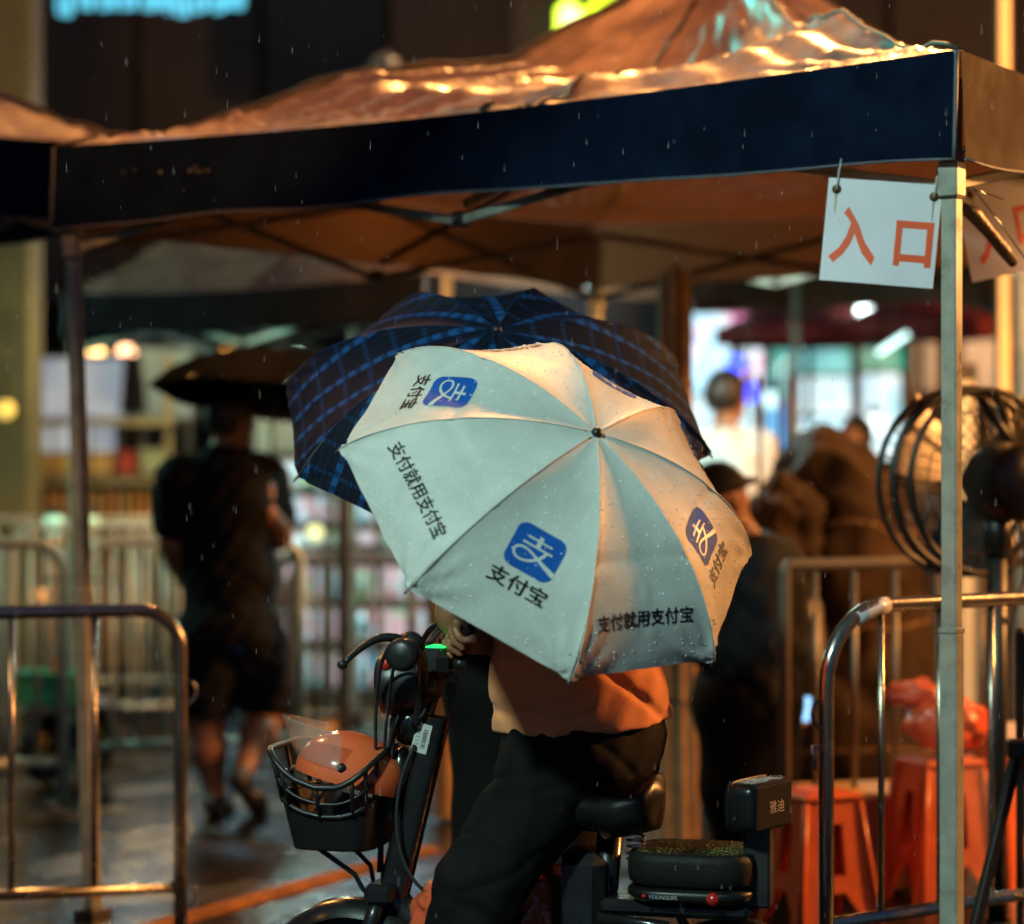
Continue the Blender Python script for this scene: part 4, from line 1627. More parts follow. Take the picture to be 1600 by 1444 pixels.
# --- the blue plaid umbrella -------------------------------------------------------
m_plaid = bpy.data.materials.new("blue_plaid_cloth")
m_plaid.use_nodes = True
nt = m_plaid.node_tree
b = nt.nodes["Principled BSDF"]
uvn = _n(nt, "ShaderNodeUVMap")
sp = _n(nt, "ShaderNodeSeparateXYZ")
nt.links.new(uvn.outputs[0], sp.inputs[0])


def stripes(src, period, width, off=0.0):
    a_ = _n(nt, "ShaderNodeMath", operation='MULTIPLY_ADD')
    a_.inputs[1].default_value = 1 / period
    a_.inputs[2].default_value = off
    nt.links.new(src, a_.inputs[0])
    f_ = _n(nt, "ShaderNodeMath", operation='FRACT')
    nt.links.new(a_.outputs[0], f_.inputs[0])
    l_ = _n(nt, "ShaderNodeMath", operation='LESS_THAN')
    l_.inputs[1].default_value = width
    nt.links.new(f_.outputs[0], l_.inputs[0])
    return l_.outputs[0]


def mth(op, a_, b_):
    n_ = _n(nt, "ShaderNodeMath", operation=op)
    for i, q in enumerate((a_, b_)):
        if isinstance(q, (int, float)):
            n_.inputs[i].default_value = q
        else:
            nt.links.new(q, n_.inputs[i])
    return n_.outputs[0]


vy = mth('MULTIPLY', sp.outputs[1], 0.62)
sx_ = stripes(sp.outputs[0], 0.088, 0.20, 0.3)
sy_ = stripes(vy, 0.082, 0.16, 0.1)
dash = stripes(vy, 0.041, 0.55)
dashx = stripes(sp.outputs[0], 0.013, 0.55)
hx_ = mth('MULTIPLY', sx_, mth('ADD', mth('MULTIPLY', dash, 0.7), 0.28))
hy_ = mth('MULTIPLY', sy_, mth('ADD', mth('MULTIPLY', dashx, 0.28), 0.05))
thin = mth('MULTIPLY', stripes(sp.outputs[0], 0.0205, 0.16), 0.10)
sumv = mth('ADD', mth('ADD', hx_, hy_), thin)
rp = _n(nt, "ShaderNodeValToRGB")
rp.color_ramp.elements[0].color = (0.0035, 0.006, 0.013, 1)
rp.color_ramp.elements[1].color = (0.008, 0.062, 0.20, 1)
nt.links.new(sumv, rp.inputs[0])
nt.links.new(rp.outputs[0], b.inputs["Base Color"])
b.inputs["Roughness"].default_value = 0.7
b.inputs["Specular IOR Level"].default_value = 0.12

DP = 6.15
Cp = P(772, 652, DP)
A_PL = (0.03, -0.574, 0.818)
Rp = 343 / FPX * DP
ax, u0, v0 = axis_frame(A_PL, 0.0)
tipv = P(475, 747, DP) - Cp
best, rollp = -1e9, 0
for i in range(720):
    th = 2 * PI * i / 720
    d = u0 * math.cos(th) + v0 * math.sin(th)
    e = -((d.x * Rp - tipv.x) ** 2 + (d.z * Rp - tipv.z) ** 2)
    if e > best:
        best, rollp = e, th
UQ = Umb(Cp, A_PL, rollp, Rp, 0.26, 8, 1.15, 0.03, 6)
build_umbrella(UQ, "dark blue plaid umbrella spread behind the pale umbrella", None, [m_plaid], m_ribsteel, m_ribsteel, 0.11, m_black, 0.55)

# --- the walker's black umbrella ---------------------------------------------------
m_blackcloth = M("black_umbrella_cloth", (0.004, 0.004, 0.004), 0.9, var=0.2, bump=0.1, bscale=300, spec=0.0)
DW = 9.95
UW = Umb(P(432, 628, DW), (0.10, 0.14, 0.985), 0.2, 0.53, 0.215, 8, 1.15, 0.03, 9)
build_umbrella(UW, "plain black umbrella held by the man walking on the left", None, [m_blackcloth], m_ribsteel, m_ribsteel, 0.11, m_black, 0.44, nu=12, nv=20)
# ------------------------------------------------------------------ people: one continuous surface from a blended distance field
class Field:
    def __init__(self, lo, hi, vox):
        self.lo = np.array(lo, dtype=np.float64)
        self.vox = vox
        self.n = np.maximum(4, np.ceil((np.array(hi) - self.lo) / vox).astype(int) + 1)
        self.f = np.full(self.n, 0.35, dtype=np.float32)

    def _sub(self, lo, hi):
        a = np.clip(np.floor((np.array(lo) - self.lo) / self.vox).astype(int), 0, self.n - 1)
        b = np.clip(np.ceil((np.array(hi) - self.lo) / self.vox).astype(int) + 1, 1, self.n)
        if np.any(b <= a):
            return None, None
        ax = [self.lo[i] + self.vox * np.arange(a[i], b[i]) for i in range(3)]
        X, Y, Z = np.meshgrid(*ax, indexing='ij')
        return tuple(slice(a[i], b[i]) for i in range(3)), (X, Y, Z)

    def _blend(self, sl, d, k, op):
        g = self.f[sl]
        d = d.astype(np.float32)
        if op == 'add':
            if k > 0:
                h = np.maximum(k - np.abs(g - d), 0) / k
                self.f[sl] = np.minimum(g, d) - h * h * k * .25
            else:
                self.f[sl] = np.minimum(g, d)
        else:
            h = np.maximum(k - np.abs(g + d), 0) / max(k, 1e-6)
            self.f[sl] = np.maximum(g, -d) + h * h * k * .25

    def cap(self, a, b, ra, rb, k=0.03, op='add'):
        a, b = np.array(a, dtype=float), np.array(b, dtype=float)
        r = max(ra, rb) + k + 3 * self.vox
        sl, G = self._sub(np.minimum(a, b) - r, np.maximum(a, b) + r)
        if sl is None:
            return self
        d = b - a
        L2 = max(float(d @ d), 1e-9)
        t = np.clip(((G[0] - a[0]) * d[0] + (G[1] - a[1]) * d[1] + (G[2] - a[2]) * d[2]) / L2, 0, 1)
        q = np.sqrt((G[0] - a[0] - t * d[0]) ** 2 + (G[1] - a[1] - t * d[1]) ** 2 + (G[2] - a[2] - t * d[2]) ** 2)
        self._blend(sl, q - (ra + (rb - ra) * t), k, op)
        return self

    def ell(self, c, rad, rot, k=0.03, op='add'):
        c = np.array(c, dtype=float)
        r = max(rad) + k + 3 * self.vox
        sl, G = self._sub(c - r, c + r)
        if sl is None:
            return self
        Rm = np.array(rot)          # columns: local axes
        loc = [sum((G[j] - c[j]) * Rm[j][i] for j in range(3)) / rad[i] for i in range(3)]
        q = np.sqrt(loc[0] ** 2 + loc[1] ** 2 + loc[2] ** 2)
        self._blend(sl, (q - 1) * min(rad), k, op)
        return self

    def cut(self, p, n, k=0.0):
        """keep the side the normal points away from"""
        p, n = np.array(p, float), np.array(n, float)
        n = n / np.linalg.norm(n)
        ax = [self.lo[i] + self.vox * np.arange(self.n[i]) for i in range(3)]
        X, Y, Z = np.meshgrid(*ax, indexing='ij')
        d = (X - p[0]) * n[0] + (Y - p[1]) * n[1] + (Z - p[2]) * n[2]
        self.f = np.maximum(self.f, d.astype(np.float32))
        return self

    def ripple(self, fn):
        ax = [self.lo[i] + self.vox * np.arange(self.n[i]) for i in range(3)]
        X, Y, Z = np.meshgrid(*ax, indexing='ij')
        self.f = self.f + fn(X, Y, Z).astype(np.float32)
        return self

    def mesh(self):
        f = self.f.copy()
        f[0], f[-1], f[:, 0], f[:, -1], f[:, :, 0], f[:, :, -1] = 1, 1, 1, 1, 1, 1
        n = np.array(f.shape)
        ins = f < 0
        cell = np.zeros(n - 1, dtype=np.int8)
        for dx in (0, 1):
            for dy in (0, 1):
                for dz in (0, 1):
                    cell += ins[dx:n[0] - 1 + dx, dy:n[1] - 1 + dy, dz:n[2] - 1 + dz]
        act = (cell > 0) & (cell < 8)
        ijk = np.argwhere(act)
        idx = np.full(n - 1, -1, dtype=np.int64)
        idx[act] = np.arange(len(ijk))
        acc = np.zeros((len(ijk), 3))
        cnt = np.zeros(len(ijk))
        C = [(0, 0, 0), (1, 0, 0), (0, 1, 0), (1, 1, 0), (0, 0, 1), (1, 0, 1), (0, 1, 1), (1, 1, 1)]
        vals = [f[ijk[:, 0] + c[0], ijk[:, 1] + c[1], ijk[:, 2] + c[2]] for c in C]
        for i in range(8):
            for j in range(i + 1, 8):
                if sum(abs(C[i][q] - C[j][q]) for q in range(3)) != 1:
                    continue
                m = (vals[i] < 0) != (vals[j] < 0)
                t = np.where(m, vals[i] / np.where(np.abs(vals[i] - vals[j]) < 1e-9, 1, vals[i] - vals[j]), 0)
                for q in range(3):
                    acc[:, q] += np.where(m, C[i][q] + t * (C[j][q] - C[i][q]), 0)
                cnt += m
        V = self.lo + self.vox * (ijk + acc / np.maximum(cnt, 1)[:, None])
        F = []
        for a in range(3):
            b, c = (a + 1) % 3, (a + 2) % 3
            s0 = [slice(1, n[q] - 1) for q in range(3)]
            s1 = [slice(1, n[q] - 1) for q in range(3)]
            s0[a] = slice(0, n[a] - 1)
            s1[a] = slice(1, n[a])
            A, B = ins[tuple(s0)], ins[tuple(s1)]
            ch = np.argwhere(A != B)
            if len(ch) == 0:
                continue
            base = ch.copy()
            for q in range(3):
                if q != a:
                    base[:, q] += 1
            inner = A[ch[:, 0], ch[:, 1], ch[:, 2]]

            def cellv(db, dc):
                e = base.copy()
                e[:, b] -= db
                e[:, c] -= dc
                return idx[e[:, 0], e[:, 1], e[:, 2]]
            q = np.stack([cellv(1, 1), cellv(0, 1), cellv(0, 0), cellv(1, 0)], 1)
            q[~inner] = q[~inner][:, ::-1]
            F.append(q)
        F = np.concatenate(F) if F else np.zeros((0, 4), int)
        return V, F


def bounds(pts, pad):
    a = np.array([list(p) for p in pts])
    return a.min(0) - pad, a.max(0) + pad


m_skin = M("brown_skin", (0.32, 0.145, 0.072), 0.45, var=0.15, vscale=12, bump=0.15, bscale=300, sss=0.12)
m_hair = M("black_hair", (0.012, 0.010, 0.009), 0.4, var=0.3, vscale=60, bump=0.8, bscale=180, dist=0.004)
m_eye = M("eye", (0.25, 0.24, 0.22), 0.15, var=0)


def person(label, J, fdir, hdir, vox, wear, group=None, hands=None, bulk=1.0):
    """J: joints in world metres. fdir: where the chest faces, hdir: where the head looks.
    wear: list of dicts (name, mat, regions, grow, cuts, ...)"""
    Z = Vector((0, 0, 1))
    J = {k: Vector(v) for k, v in J.items()}
    t = thing("person", label, "person", (J['pelvis'].x, J['pelvis'].y, 0), group=group)
    f = Vector(fdir).normalized()
    up = (J['neck'] - J['pelvis']).normalized()
    r = f.cross(up).normalized()
    f = up.cross(r).normalized()
    hf = Vector(hdir).normalized()
    hu = (J['head'] - J['neck']).normalized()
    hu = (hu * .6 + Z * .6).normalized()
    hr = hf.cross(hu).normalized()
    hf = hu.cross(hr).normalized()
    rotT = np.array([list(r), list(f), list(up)]).T
    rotH = np.array([list(hr), list(hf), list(hu)]).T
    pts = list(J.values()) + [J['head'] + hu * .16, J['pelvis'] - Z * .1]
    lo, hi = bounds(pts, 0.20)
    B = bulk
    chest = J['pelvis'].lerp(J['neck'], .72)
    waist = J['pelvis'].lerp(J['neck'], .34)

    def torso(F, g=0.0, k=.06):
        F.ell(chest + f * .0, (.165 * B + g, .115 * B + g, .20 + g), rotT, k)
        F.ell(waist + f * .01, (.145 * B + g, .115 * B + g, .20 + g), rotT, k)
        F.ell(J['pelvis'], (.165 * B + g, .125 * B + g, .135 + g), rotT, k)
        for s in 'LR':
            F.cap(chest + up * .10, J['sh' + s], .065 * B + g, .062 * B + g, .05)
        F.cap(chest + up * .1, J['neck'] + up * .02, .075 + g, .058 + g, .05)

    def arm(F, s, g=0.0, lower=True, k=.025, frac=1.0):
        F.cap(J['sh' + s], J['sh' + s].lerp(J['el' + s], frac), .056 * B + g, lerp(.056, .043, frac) * B + g, k)
        if lower:
            m_ = J['el' + s].lerp(J['wr' + s], .35)
            F.cap(J['el' + s], m_, .042 * B + g, .044 * B + g, k)
            F.cap(m_, J['wr' + s], .044 * B + g, .027 * B + g, k)

    def leg(F, s, g=0.0, lower=True, k=.04):
        F.cap(J['hip' + s], J['kn' + s], .092 * B + g, .058 * B + g, k)
        if lower:
            m_ = J['kn' + s].lerp(J['an' + s], .35) - f * .012
            F.cap(J['kn' + s], m_, .056 * B + g, .056 * B + g, k)
            F.cap(m_, J['an' + s], .056 * B + g, .036 + g, k)

    def foot(F, s, g=0.0):
        a, b2 = J['an' + s], J['toe' + s]
        d = (b2 - a).normalized()
        F.cap(a, a - d * .045 - Z * .045, .036 + g, .032 + g, .02)
        F.cap(a - d * .04 - Z * .045, b2, .032 + g, .026 + g, .03)
        side = d.cross(Z).normalized()
        F.cap(b2 - d * .07 + side * .018, b2 + side * .015, .03 + g, .024 + g, .02)
        F.cap(b2 - d * .07 - side * .018, b2 - side * .012, .03 + g, .022 + g, .02)

    h = J['head']

    def head(F, g=0.0, face=True):
        F.cap(J['neck'] - up * .02, h - hu * .05, .056 + g, .058 + g, .03)
        F.ell(h + hu * .02 - hf * .012, (.078 + g, .098 + g, .105 + g), rotH, .03)
        F.ell(h - hu * .045 + hf * .028, (.060 + g, .068 + g, .075 + g), rotH, .03)
        if face:
            F.cap(h + hf * .088 + hu * .022, h + hf * .112 - hu * .022, .008, .014, .012)
            for q in (-1, 1):
                F.cap(h + hf * .083 + hr * q * .012 + hu * .034, h + hf * .076 + hr * q * .048 + hu * .036, .011, .010, .012)
                F.ell(h + hf * .088 + hr * q * .031 + hu * .014, (.015, .012, .011), rotH, .008, 'sub')
                F.ell(h + hr * q * .079 - hf * .005 + hu * .0, (.010, .018, .031), rotH, .008)
                F.cap(h + hf * .098 - hr * q * .004 - hu * .020, h + hf * .098 + hr * q * .013 - hu * .020, .007, .007, .006)
            F.cap(h + hf * .088 - hr * .022 - hu * .051, h + hf * .088 + hr * .022 - hu * .051, .008, .008, .006)
            F.cap(h + hf * .086 - hr * .018 - hu * .064, h + hf * .086 + hr * .018 - hu * .064, .009, .009, .006)
            F.ell(h + hf * .076 - hu * .092, (.024, .020, .018), rotH, .02)

    def hand(F, s):
        H = (hands or {}).get(s)
        w_ = J['wr' + s]
        if H and 'grip' in H:
            # palm and five fingers closed round a bar: centre, axis, radius
            c, ax_ = Vector(H['grip']), Vector(H['axis']).normalized()
            rad = H.get('rad', .016)
            d0 = (w_ - c)
            d0 = (d0 - ax_ * d0.dot(ax_)).normalized()
            e0 = ax_.cross(d0)
            sgn = H.get('sign', 1)
            rr = rad + .010
            palm_c = c + d0 * (rad + .022)
            for q in (-1.5, -.5, .5, 1.5):
                F.cap(w_ + ax_ * q * .008, palm_c + ax_ * q * .021, .020, .0165, .012)
            for i_, (q, fl) in enumerate(((1.55, .82), (.52, .97), (-.52, 1.0), (-1.55, .88))):
                prev = palm_c + ax_ * q * .0215 + e0 * sgn * .008
                for j_ in range(1, 6):
                    a_ = j_ / 5 * R(245 * fl)
                    nx = c + ax_ * q * .0212 + (d0 * math.cos(a_) + e0 * sgn * math.sin(a_)) * (rr + .004 * math.sin(a_ / 2))
                    F.cap(prev, nx, .0116 - .0004 * j_, .0112 - .0004 * j_, .004)
                    prev = nx
            th = [w_.lerp(palm_c, .5) + ax_ * .02, palm_c + ax_ * .042 - e0 * sgn * .012, c + ax_ * .046 - e0 * sgn * (rr + .002), c + ax_ * .030 - e0 * sgn * (rr * .75) - d0 * (rr * .75)]
            for i_ in range(3):
                F.cap(th[i_], th[i_ + 1], .0145 - .002 * i_, .0125 - .002 * i_, .006)
        else:
            d = (w_ - J['el' + s]).normalized()
            side = d.cross(f).normalized()
            nrm = side.cross(d).normalized()
            for q in (-1.5, -.5, .5, 1.5):
                F.cap(w_ + side * q * .007, w_ + d * .085 + side * q * .020, .019, .0125, .012)
            for q, L in ((-1.5, .062), (-.5, .078), (.5, .082), (1.5, .070)):
                p = w_ + d * .085 + side * q * .0205
                for j_ in range(3):
                    dd = (d * math.cos(.25 + .35 * j_) + nrm * math.sin(.25 + .35 * j_))
                    n_ = p + dd * (L / 3)
                    F.cap(p, n_, .0095 - .0008 * j_, .0088 - .0008 * j_, .003)
                    p = n_
            p = w_ + d * .02 + side * .024
            for j_ in range(2):
                n_ = p + (d * .8 + side * (.6 - .5 * j_) + nrm * .3).normalized() * .036
                F.cap(p, n_, .0135 - .002 * j_, .0115 - .002 * j_, .005)
                p = n_
    F = Field(lo, hi, vox)
    torso(F)
    for s in 'LR':
        arm(F, s)
        leg(F, s)
        foot(F, s)
    head(F)
    for s in 'LR':
        hand(F, s)
    V, Fc = F.mesh()
    np_obj("body", V, Fc, m_skin, t)
    mb = MB()
    for q in (-1, 1):
        mb.ell(h + hf * .080 + hr * q * .031 + hu * .014, (.011, .011, .011), None, 10, 8)
    mb.build("eyes", m_eye, t)
    for W in wear:
        F = Field(lo, hi, W.get('vox', vox))
        g = W.get('grow', .012)
        for reg in W['on']:
            if reg == 'torso':
                torso(F, g)
            elif reg == 'hips':
                F.ell(J['pelvis'], (.165 * B + g, .128 * B + g, .15 + g), rotT, .05)
            elif reg[:3] == 'arm':
                arm(F, reg[3], g + W.get('sleeve', .006), lower=W.get('long', False), frac=1.0 if W.get('long', False) else W.get('frac', .62))
            elif reg[:3] == 'leg':
                leg(F, reg[3], g + W.get('flare', .012), lower=W.get('long', True), k=W.get('k', .07))
            elif reg[:4] == 'foot':
                foot(F, reg[4], g)
            elif reg == 'hair':
                F.ell(h + hu * .028 - hf * .018, (.086 + g, .104 + g, .108 + g), rotH, .02)
                F.cap(h - hf * .045 + hu * .01, h - hf * .045 - hu * .05, .07, .055, .03)
            elif reg == 'cap':
                F.ell(h + hu * .045 - hf * .012, (.089 + g, .107 + g, .098 + g), rotH, .02)
                F.cap(h + hf * .07 + hu * .055 - hr * .04, h + hf * .15 + hu * .045 - hr * .02, .012, .009, .03)
                F.cap(h + hf * .07 + hu * .055 + hr * .04, h + hf * .15 + hu * .045 + hr * .02, .012, .009, .03)
                F.cap(h + hf * .07 + hu * .058, h + hf * .165 + hu * .045, .012, .009, .03)
        if 'extra' in W:
            W['extra'](F)
        for p, n_ in W.get('cuts', ()):
            F.cut(p, n_)
        if reg == 'hair':
            F.cut(h + hf * .060 + hu * .06, hf * 1.0 - hu * .55)
            F.cut(h - hu * .065, -hu)
        if reg == 'cap':
            F.cut(h + hu * .036, -hu)
        if W.get('fold'):
            am = W['fold']
            sd = W.get('seed', 0.0)
            F.ripple(lambda X, Y, Zz: am * (np.sin(Zz * 46 + 9 * np.sin(X * 9 + sd) + 6 * np.sin(Y * 11)) * .5 + np.sin(X * 31 + Zz * 23 + sd) * .35 + np.sin((X + Y) * 57 - Zz * 40 + sd * 2) * .22))
        if W.get('crease'):
            ca, zc, zw = W['crease']
            F.ripple(lambda X, Y, Zz: ca * np.exp(-((Zz - zc) / zw) ** 2) * (np.exp(-np.sin(X * 9 + Zz * 17 + 1.3 * np.sin(Y * 7)) ** 2 / .06) + .7 * np.exp(-np.sin(X * 6 - Zz * 25 + Y * 9 + 1.0) ** 2 / .05) - .35))
        V, Fc = F.mesh()
        np_obj(W['name'], V, Fc, W['mat'], t)
    t['_f'] = list(f)
    return t, dict(f=f, r=r, up=up, hf=hf, hr=hr, hu=hu)


Zv = Vector((0, 0, 1))
m_blacktee = M("black_cotton", (0.011, 0.0105, 0.010), 0.9, var=0.2, bump=0.3, bscale=350, spec=0.15)
m_blackpants = M("black_trousers", (0.0065, 0.0065, 0.0065), 0.85, var=0.25, bump=0.3, bscale=300, spec=0.15)
m_navyshort = M("navy_shorts", (0.009, 0.010, 0.016), 0.8, var=0.2, bump=0.2, bscale=200, spec=0.15)
m_shoe = M("dark_shoe", (0.02, 0.018, 0.016), 0.45, var=0.2)
m_whitetee = M("white_cotton", (0.62, 0.66, 0.66), 0.85, var=0.06, bump=0.2, bscale=250)
m_orange = M("orange_cotton", (0.90, 0.33, 0.12), 0.85, var=0.10, vscale=9, bump=0.4, bscale=420, dist=0.0012, sheen=0.15)
m_lit_hem = M("lit_hem_cotton", (0.74, 0.30, 0.17), 0.85, var=0.06, bump=0.3, bscale=420, dist=0.001)  # light falling on the shirt hem put into the cloth colour
m_uniform = M("black_uniform", (0.009, 0.010, 0.012), 0.75, var=0.2, bump=0.3, bscale=250, spec=0.2)

# ---- the man walking on the left under the black umbrella
hdl = UW.C - UW.ax * .385
J = dict(pelvis=P(357, 985, DW), neck=P(352, 705, DW), head=P(362, 655, DW),
         shL=P(283, 752, DW - .02), shR=P(408, 750, DW + .05),
         elL=P(270, 850, DW + .02), wrL=P(300, 925, DW + .20),
         elR=P(436, 838, DW + .06), wrR=hdl + Vector((.012, -.045, -.065)),
         hipL=P(326, 1005, DW), hipR=P(390, 1005, DW + .03),
         knL=P(322, 1132, DW + .05), anL=P(338, 1248, DW), toeL=P(352, 1264, DW + .13),
         knR=P(420, 1110, DW + .16), anR=P(378, 1212, DW - .12), toeR=P(404, 1262, DW - .02))
UWp, fr_ = person("man in black tee and shorts walking away under the black umbrella", J, (0.45, 0.9, 0), (0.75, 0.6, -.1), 0.0085, [
    dict(name="t_shirt", mat=m_blacktee, on=['torso', 'armL', 'armR'], grow=.022, sleeve=.018, fold=.006, seed=1.0, crease=(.006, 1.0, .2),
         cuts=[(J['pelvis'] - Zv * .06, -Zv), (J['neck'] + Zv * .01, Zv + Vector((0, .2, 0)))]),
    dict(name="shorts", mat=m_navyshort, on=['hips', 'legL', 'legR'], grow=.012, flare=.026, long=False, fold=.007, seed=2.0, k=.02,
         cuts=[(J['pelvis'] + Zv * .08, Zv), (J['knL'] + Zv * .035, -Zv)]),
    dict(name="sandal", mat=m_shoe, on=['footL', 'footR'], grow=.007, cuts=[]),
    dict(name="hair", mat=m_hair, on=['hair'], grow=.004)],
    hands={'R': dict(grip=hdl, axis=UW.ax, rad=.016, sign=1)}, bulk=1.27)
mb = MB()
c = P(373, 1010, DW - .165)
mb.add([c + Vector((-.02, 0, -.02)), c + Vector((.022, .0, -.018)), c + Vector((.02, .0, .02)), c + Vector((-.018, 0, .022))], [(0, 1, 2, 3)])
mb.build("blue_badge", M("blue_badge", (0.02, 0.16, 0.40), 0.5), UWp)

# ---- the man in the white shirt, far right of the plaid umbrella
D2 = 12.0
J = dict(pelvis=P(1128, 985, D2), neck=P(1132, 672, D2), head=P(1137, 622, D2),
         shL=P(1078, 700, D2), shR=P(1184, 702, D2 + .05), elL=P(1068, 800, D2), wrL=P(1075, 880, D2 + .1),
         elR=P(1190, 800, D2 + .05), wrR=P(1182, 880, D2 + .15), hipL=P(1105, 1000, D2), hipR=P(1152, 1000, D2),
         knL=P(1104, 1110, D2 + .03), anL=P(1105, 1160, D2), toeL=P(1110, 1178, D2 + .15), knR=P(1152, 1110, D2 + .05), anR=P(1155, 1160, D2), toeR=P(1162, 1178, D2 + .15))
J['anL'].z = J['anR'].z = .09
J['toeL'].z = J['toeR'].z = .03
J['knL'].z = J['knR'].z = .5
person("man in a loose white shirt seen from behind before the pink screen", J, (0.5, 0.86, 0), (0.8, 0.6, 0), 0.010, [
    dict(name="shirt", mat=m_whitetee, on=['torso', 'armL', 'armR'], grow=.024, sleeve=.02, fold=.007,
         cuts=[(J['pelvis'] - Zv * .1, -Zv), (J['neck'] + Zv * .012, Zv)]),
    dict(name="trousers", mat=m_blackpants, on=['hips', 'legL', 'legR'], grow=.012, cuts=[(J['pelvis'] + Zv * .08, Zv)]),
    dict(name="shoe", mat=m_shoe, on=['footL', 'footR'], grow=.008),
    dict(name="hair", mat=m_hair, on=['hair'], grow=.012)], bulk=1.08)

# ---- the guard in black with a cap, looking at a lit phone
D3 = 8.55
J = dict(pelvis=P(1170, 1090, D3), neck=P(1150, 838, D3), head=P(1128, 785, D3 - .02),
         shL=P(1110, 885, D3 - .1), shR=P(1212, 885, D3 + .10), elL=P(1120, 1010, D3 - .05), wrL=P(1215, 1085, D3 + .05),
         elR=P(1232, 1010, D3 + .12), wrR=P(1236, 1085, D3 + .22), hipL=P(1145, 1105, D3 - .05), hipR=P(1190, 1105, D3 + .05),
         knL=P(1150, 1240, D3), anL=P(1150, 1300, D3), toeL=P(1165, 1340, D3 + .12), knR=P(1195, 1240, D3 + .05), anR=P(1195, 1320, D3 + .05), toeR=P(1212, 1340, D3 + .2))
for k_ in ('anL', 'anR'):
    J[k_].z = .09
for k_ in ('toeL', 'toeR'):
    J[k_].z = .03
for k_ in ('knL', 'knR'):
    J[k_].z = .40
gp, fr_ = person("guard in a black uniform and cap standing behind the pale umbrella, lit phone in hand", J, (0.75, 0.65, 0), (0.8, 0.55, -.25), 0.009, [
    dict(name="jacket", mat=m_uniform, on=['torso', 'armL', 'armR'], grow=.03, sleeve=.016, long=True, fold=.007,
         cuts=[(J['pelvis'] - Zv * .1, -Zv), (J['neck'] + Zv * .012, Zv)]),
    dict(name="trousers", mat=m_blackpants, on=['hips', 'legL', 'legR'], grow=.016, flare=.03, cuts=[(J['pelvis'] + Zv * .08, Zv)]),
    dict(name="shoe", mat=m_shoe, on=['footL', 'footR'], grow=.008),
    dict(name="cap", mat=m_uniform, on=['cap'], grow=.006)], bulk=1.12)
mb = MB()
c = P(1221, 945, D3 - .03)
mb.lathe([(0, .006), (.032, .005), (.036, 0), (.0, 0)], c, (0.15, -1, 0.1), 18)
mb.build("shoulder_badge", M("grey_badge", (0.12, 0.14, 0.16), 0.4), gp)
mb = MB()
mb.lathe([(0, .010), (.018, .009), (.02, .005), (.0, .005)], c + Vector((0, 0, -.022)), (0.15, -1, 0.1), 14)
mb.build("badge_emblem", M("yellow_badge", (0.45, 0.28, 0.05), 0.4), gp)
pc = P(1252, 1108, D3 + .05)
t = thing("phone", "phone with a lit bluish screen in the guard's hand", "phone", pc)
rot = Matrix.Rotation(R(-30), 3, 'Z') @ Matrix.Rotation(R(-15), 3, 'X')
mb = MB()
mb.box(pc, (.078, .009, .10), rot, .003)
mb.build("case", m_black, t)
mb = MB()
mb.box(pc + rot @ Vector((0, -.0052, 0)), (.070, .001, .088), rot)
mb.build("screen", glow("phone_screen", (0.30, 0.62, 1.0), 1.6), t)

# ---- the head of somebody standing beyond the covered heap
D4 = 14.0
x4 = P(1333, 0, D4).x
J = dict(pelvis=(x4, D4, .93), neck=(x4, D4, 1.46), head=(x4 + .01, D4, 1.585), shL=(x4 - .19, D4, 1.40), shR=(x4 + .19, D4, 1.40), elL=(x4 - .24, D4, 1.12), elR=(x4 + .24, D4, 1.12),
         wrL=(x4 - .22, D4 + .1, .88), wrR=(x4 + .22, D4 + .1, .88), hipL=(x4 - .09, D4, .9), hipR=(x4 + .09, D4, .9), knL=(x4 - .1, D4, .5), knR=(x4 + .1, D4, .5), anL=(x4 - .1, D4, .09), anR=(x4 + .1, D4, .09), toeL=(x4 - .1, D4 - .15, .03), toeR=(x4 + .1, D4 - .15, .03))
person("dark-haired person in a black top showing only head and shoulders beyond the heap", J, (0.3, -1, 0), (-.7, -.7, 0), 0.011, [
    dict(name="top", mat=m_blacktee, on=['torso', 'armL', 'armR'], grow=.02, sleeve=.015, long=True, cuts=[(Vector(J['pelvis']) - Zv * .1, -Zv), (Vector(J['neck']) + Zv * .01, Zv)]),
    dict(name="trousers", mat=m_blackpants, on=['hips', 'legL', 'legR'], grow=.012, cuts=[(Vector(J['pelvis']) + Zv * .08, Zv)]),
    dict(name="shoe", mat=m_shoe, on=['footL', 'footR'], grow=.008),
    dict(name="hair", mat=m_hair, on=['hair'], grow=.008)])

# ---- the person in black who holds the plaid umbrella, mostly hidden by the rider
D5 = 6.55
x5 = P(838, 0, D5).x
hq = UQ.C - UQ.ax * .50
J = dict(pelvis=(x5 - .02, D5, .88), neck=(x5, D5 - .02, 1.40), head=(x5 - .01, D5, 1.52), shL=(x5 - .185, D5, 1.335), shR=(x5 + .18, D5 - .02, 1.335),
         elL=(x5 - .165, D5 + .12, 1.06), wrL=(x5 - .02, D5 + .24, 1.05), elR=(x5 + .20, D5 - .02, 1.07), wrR=hq + Vector((.05, .03, -.03)),
         hipL=(x5 - .10, D5, .86), hipR=(x5 + .07, D5, .86), knL=(x5 - .10, D5 + .03, .48), knR=(x5 + .07, D5 + .04, .48), anL=(x5 - .11, D5, .09), anR=(x5 + .07, D5, .09),
         toeL=(x5 - .12, D5 + .16, .03), toeR=(x5 + .08, D5 + .16, .03))
Jv = {k_: Vector(v_) for k_, v_ in J.items()}
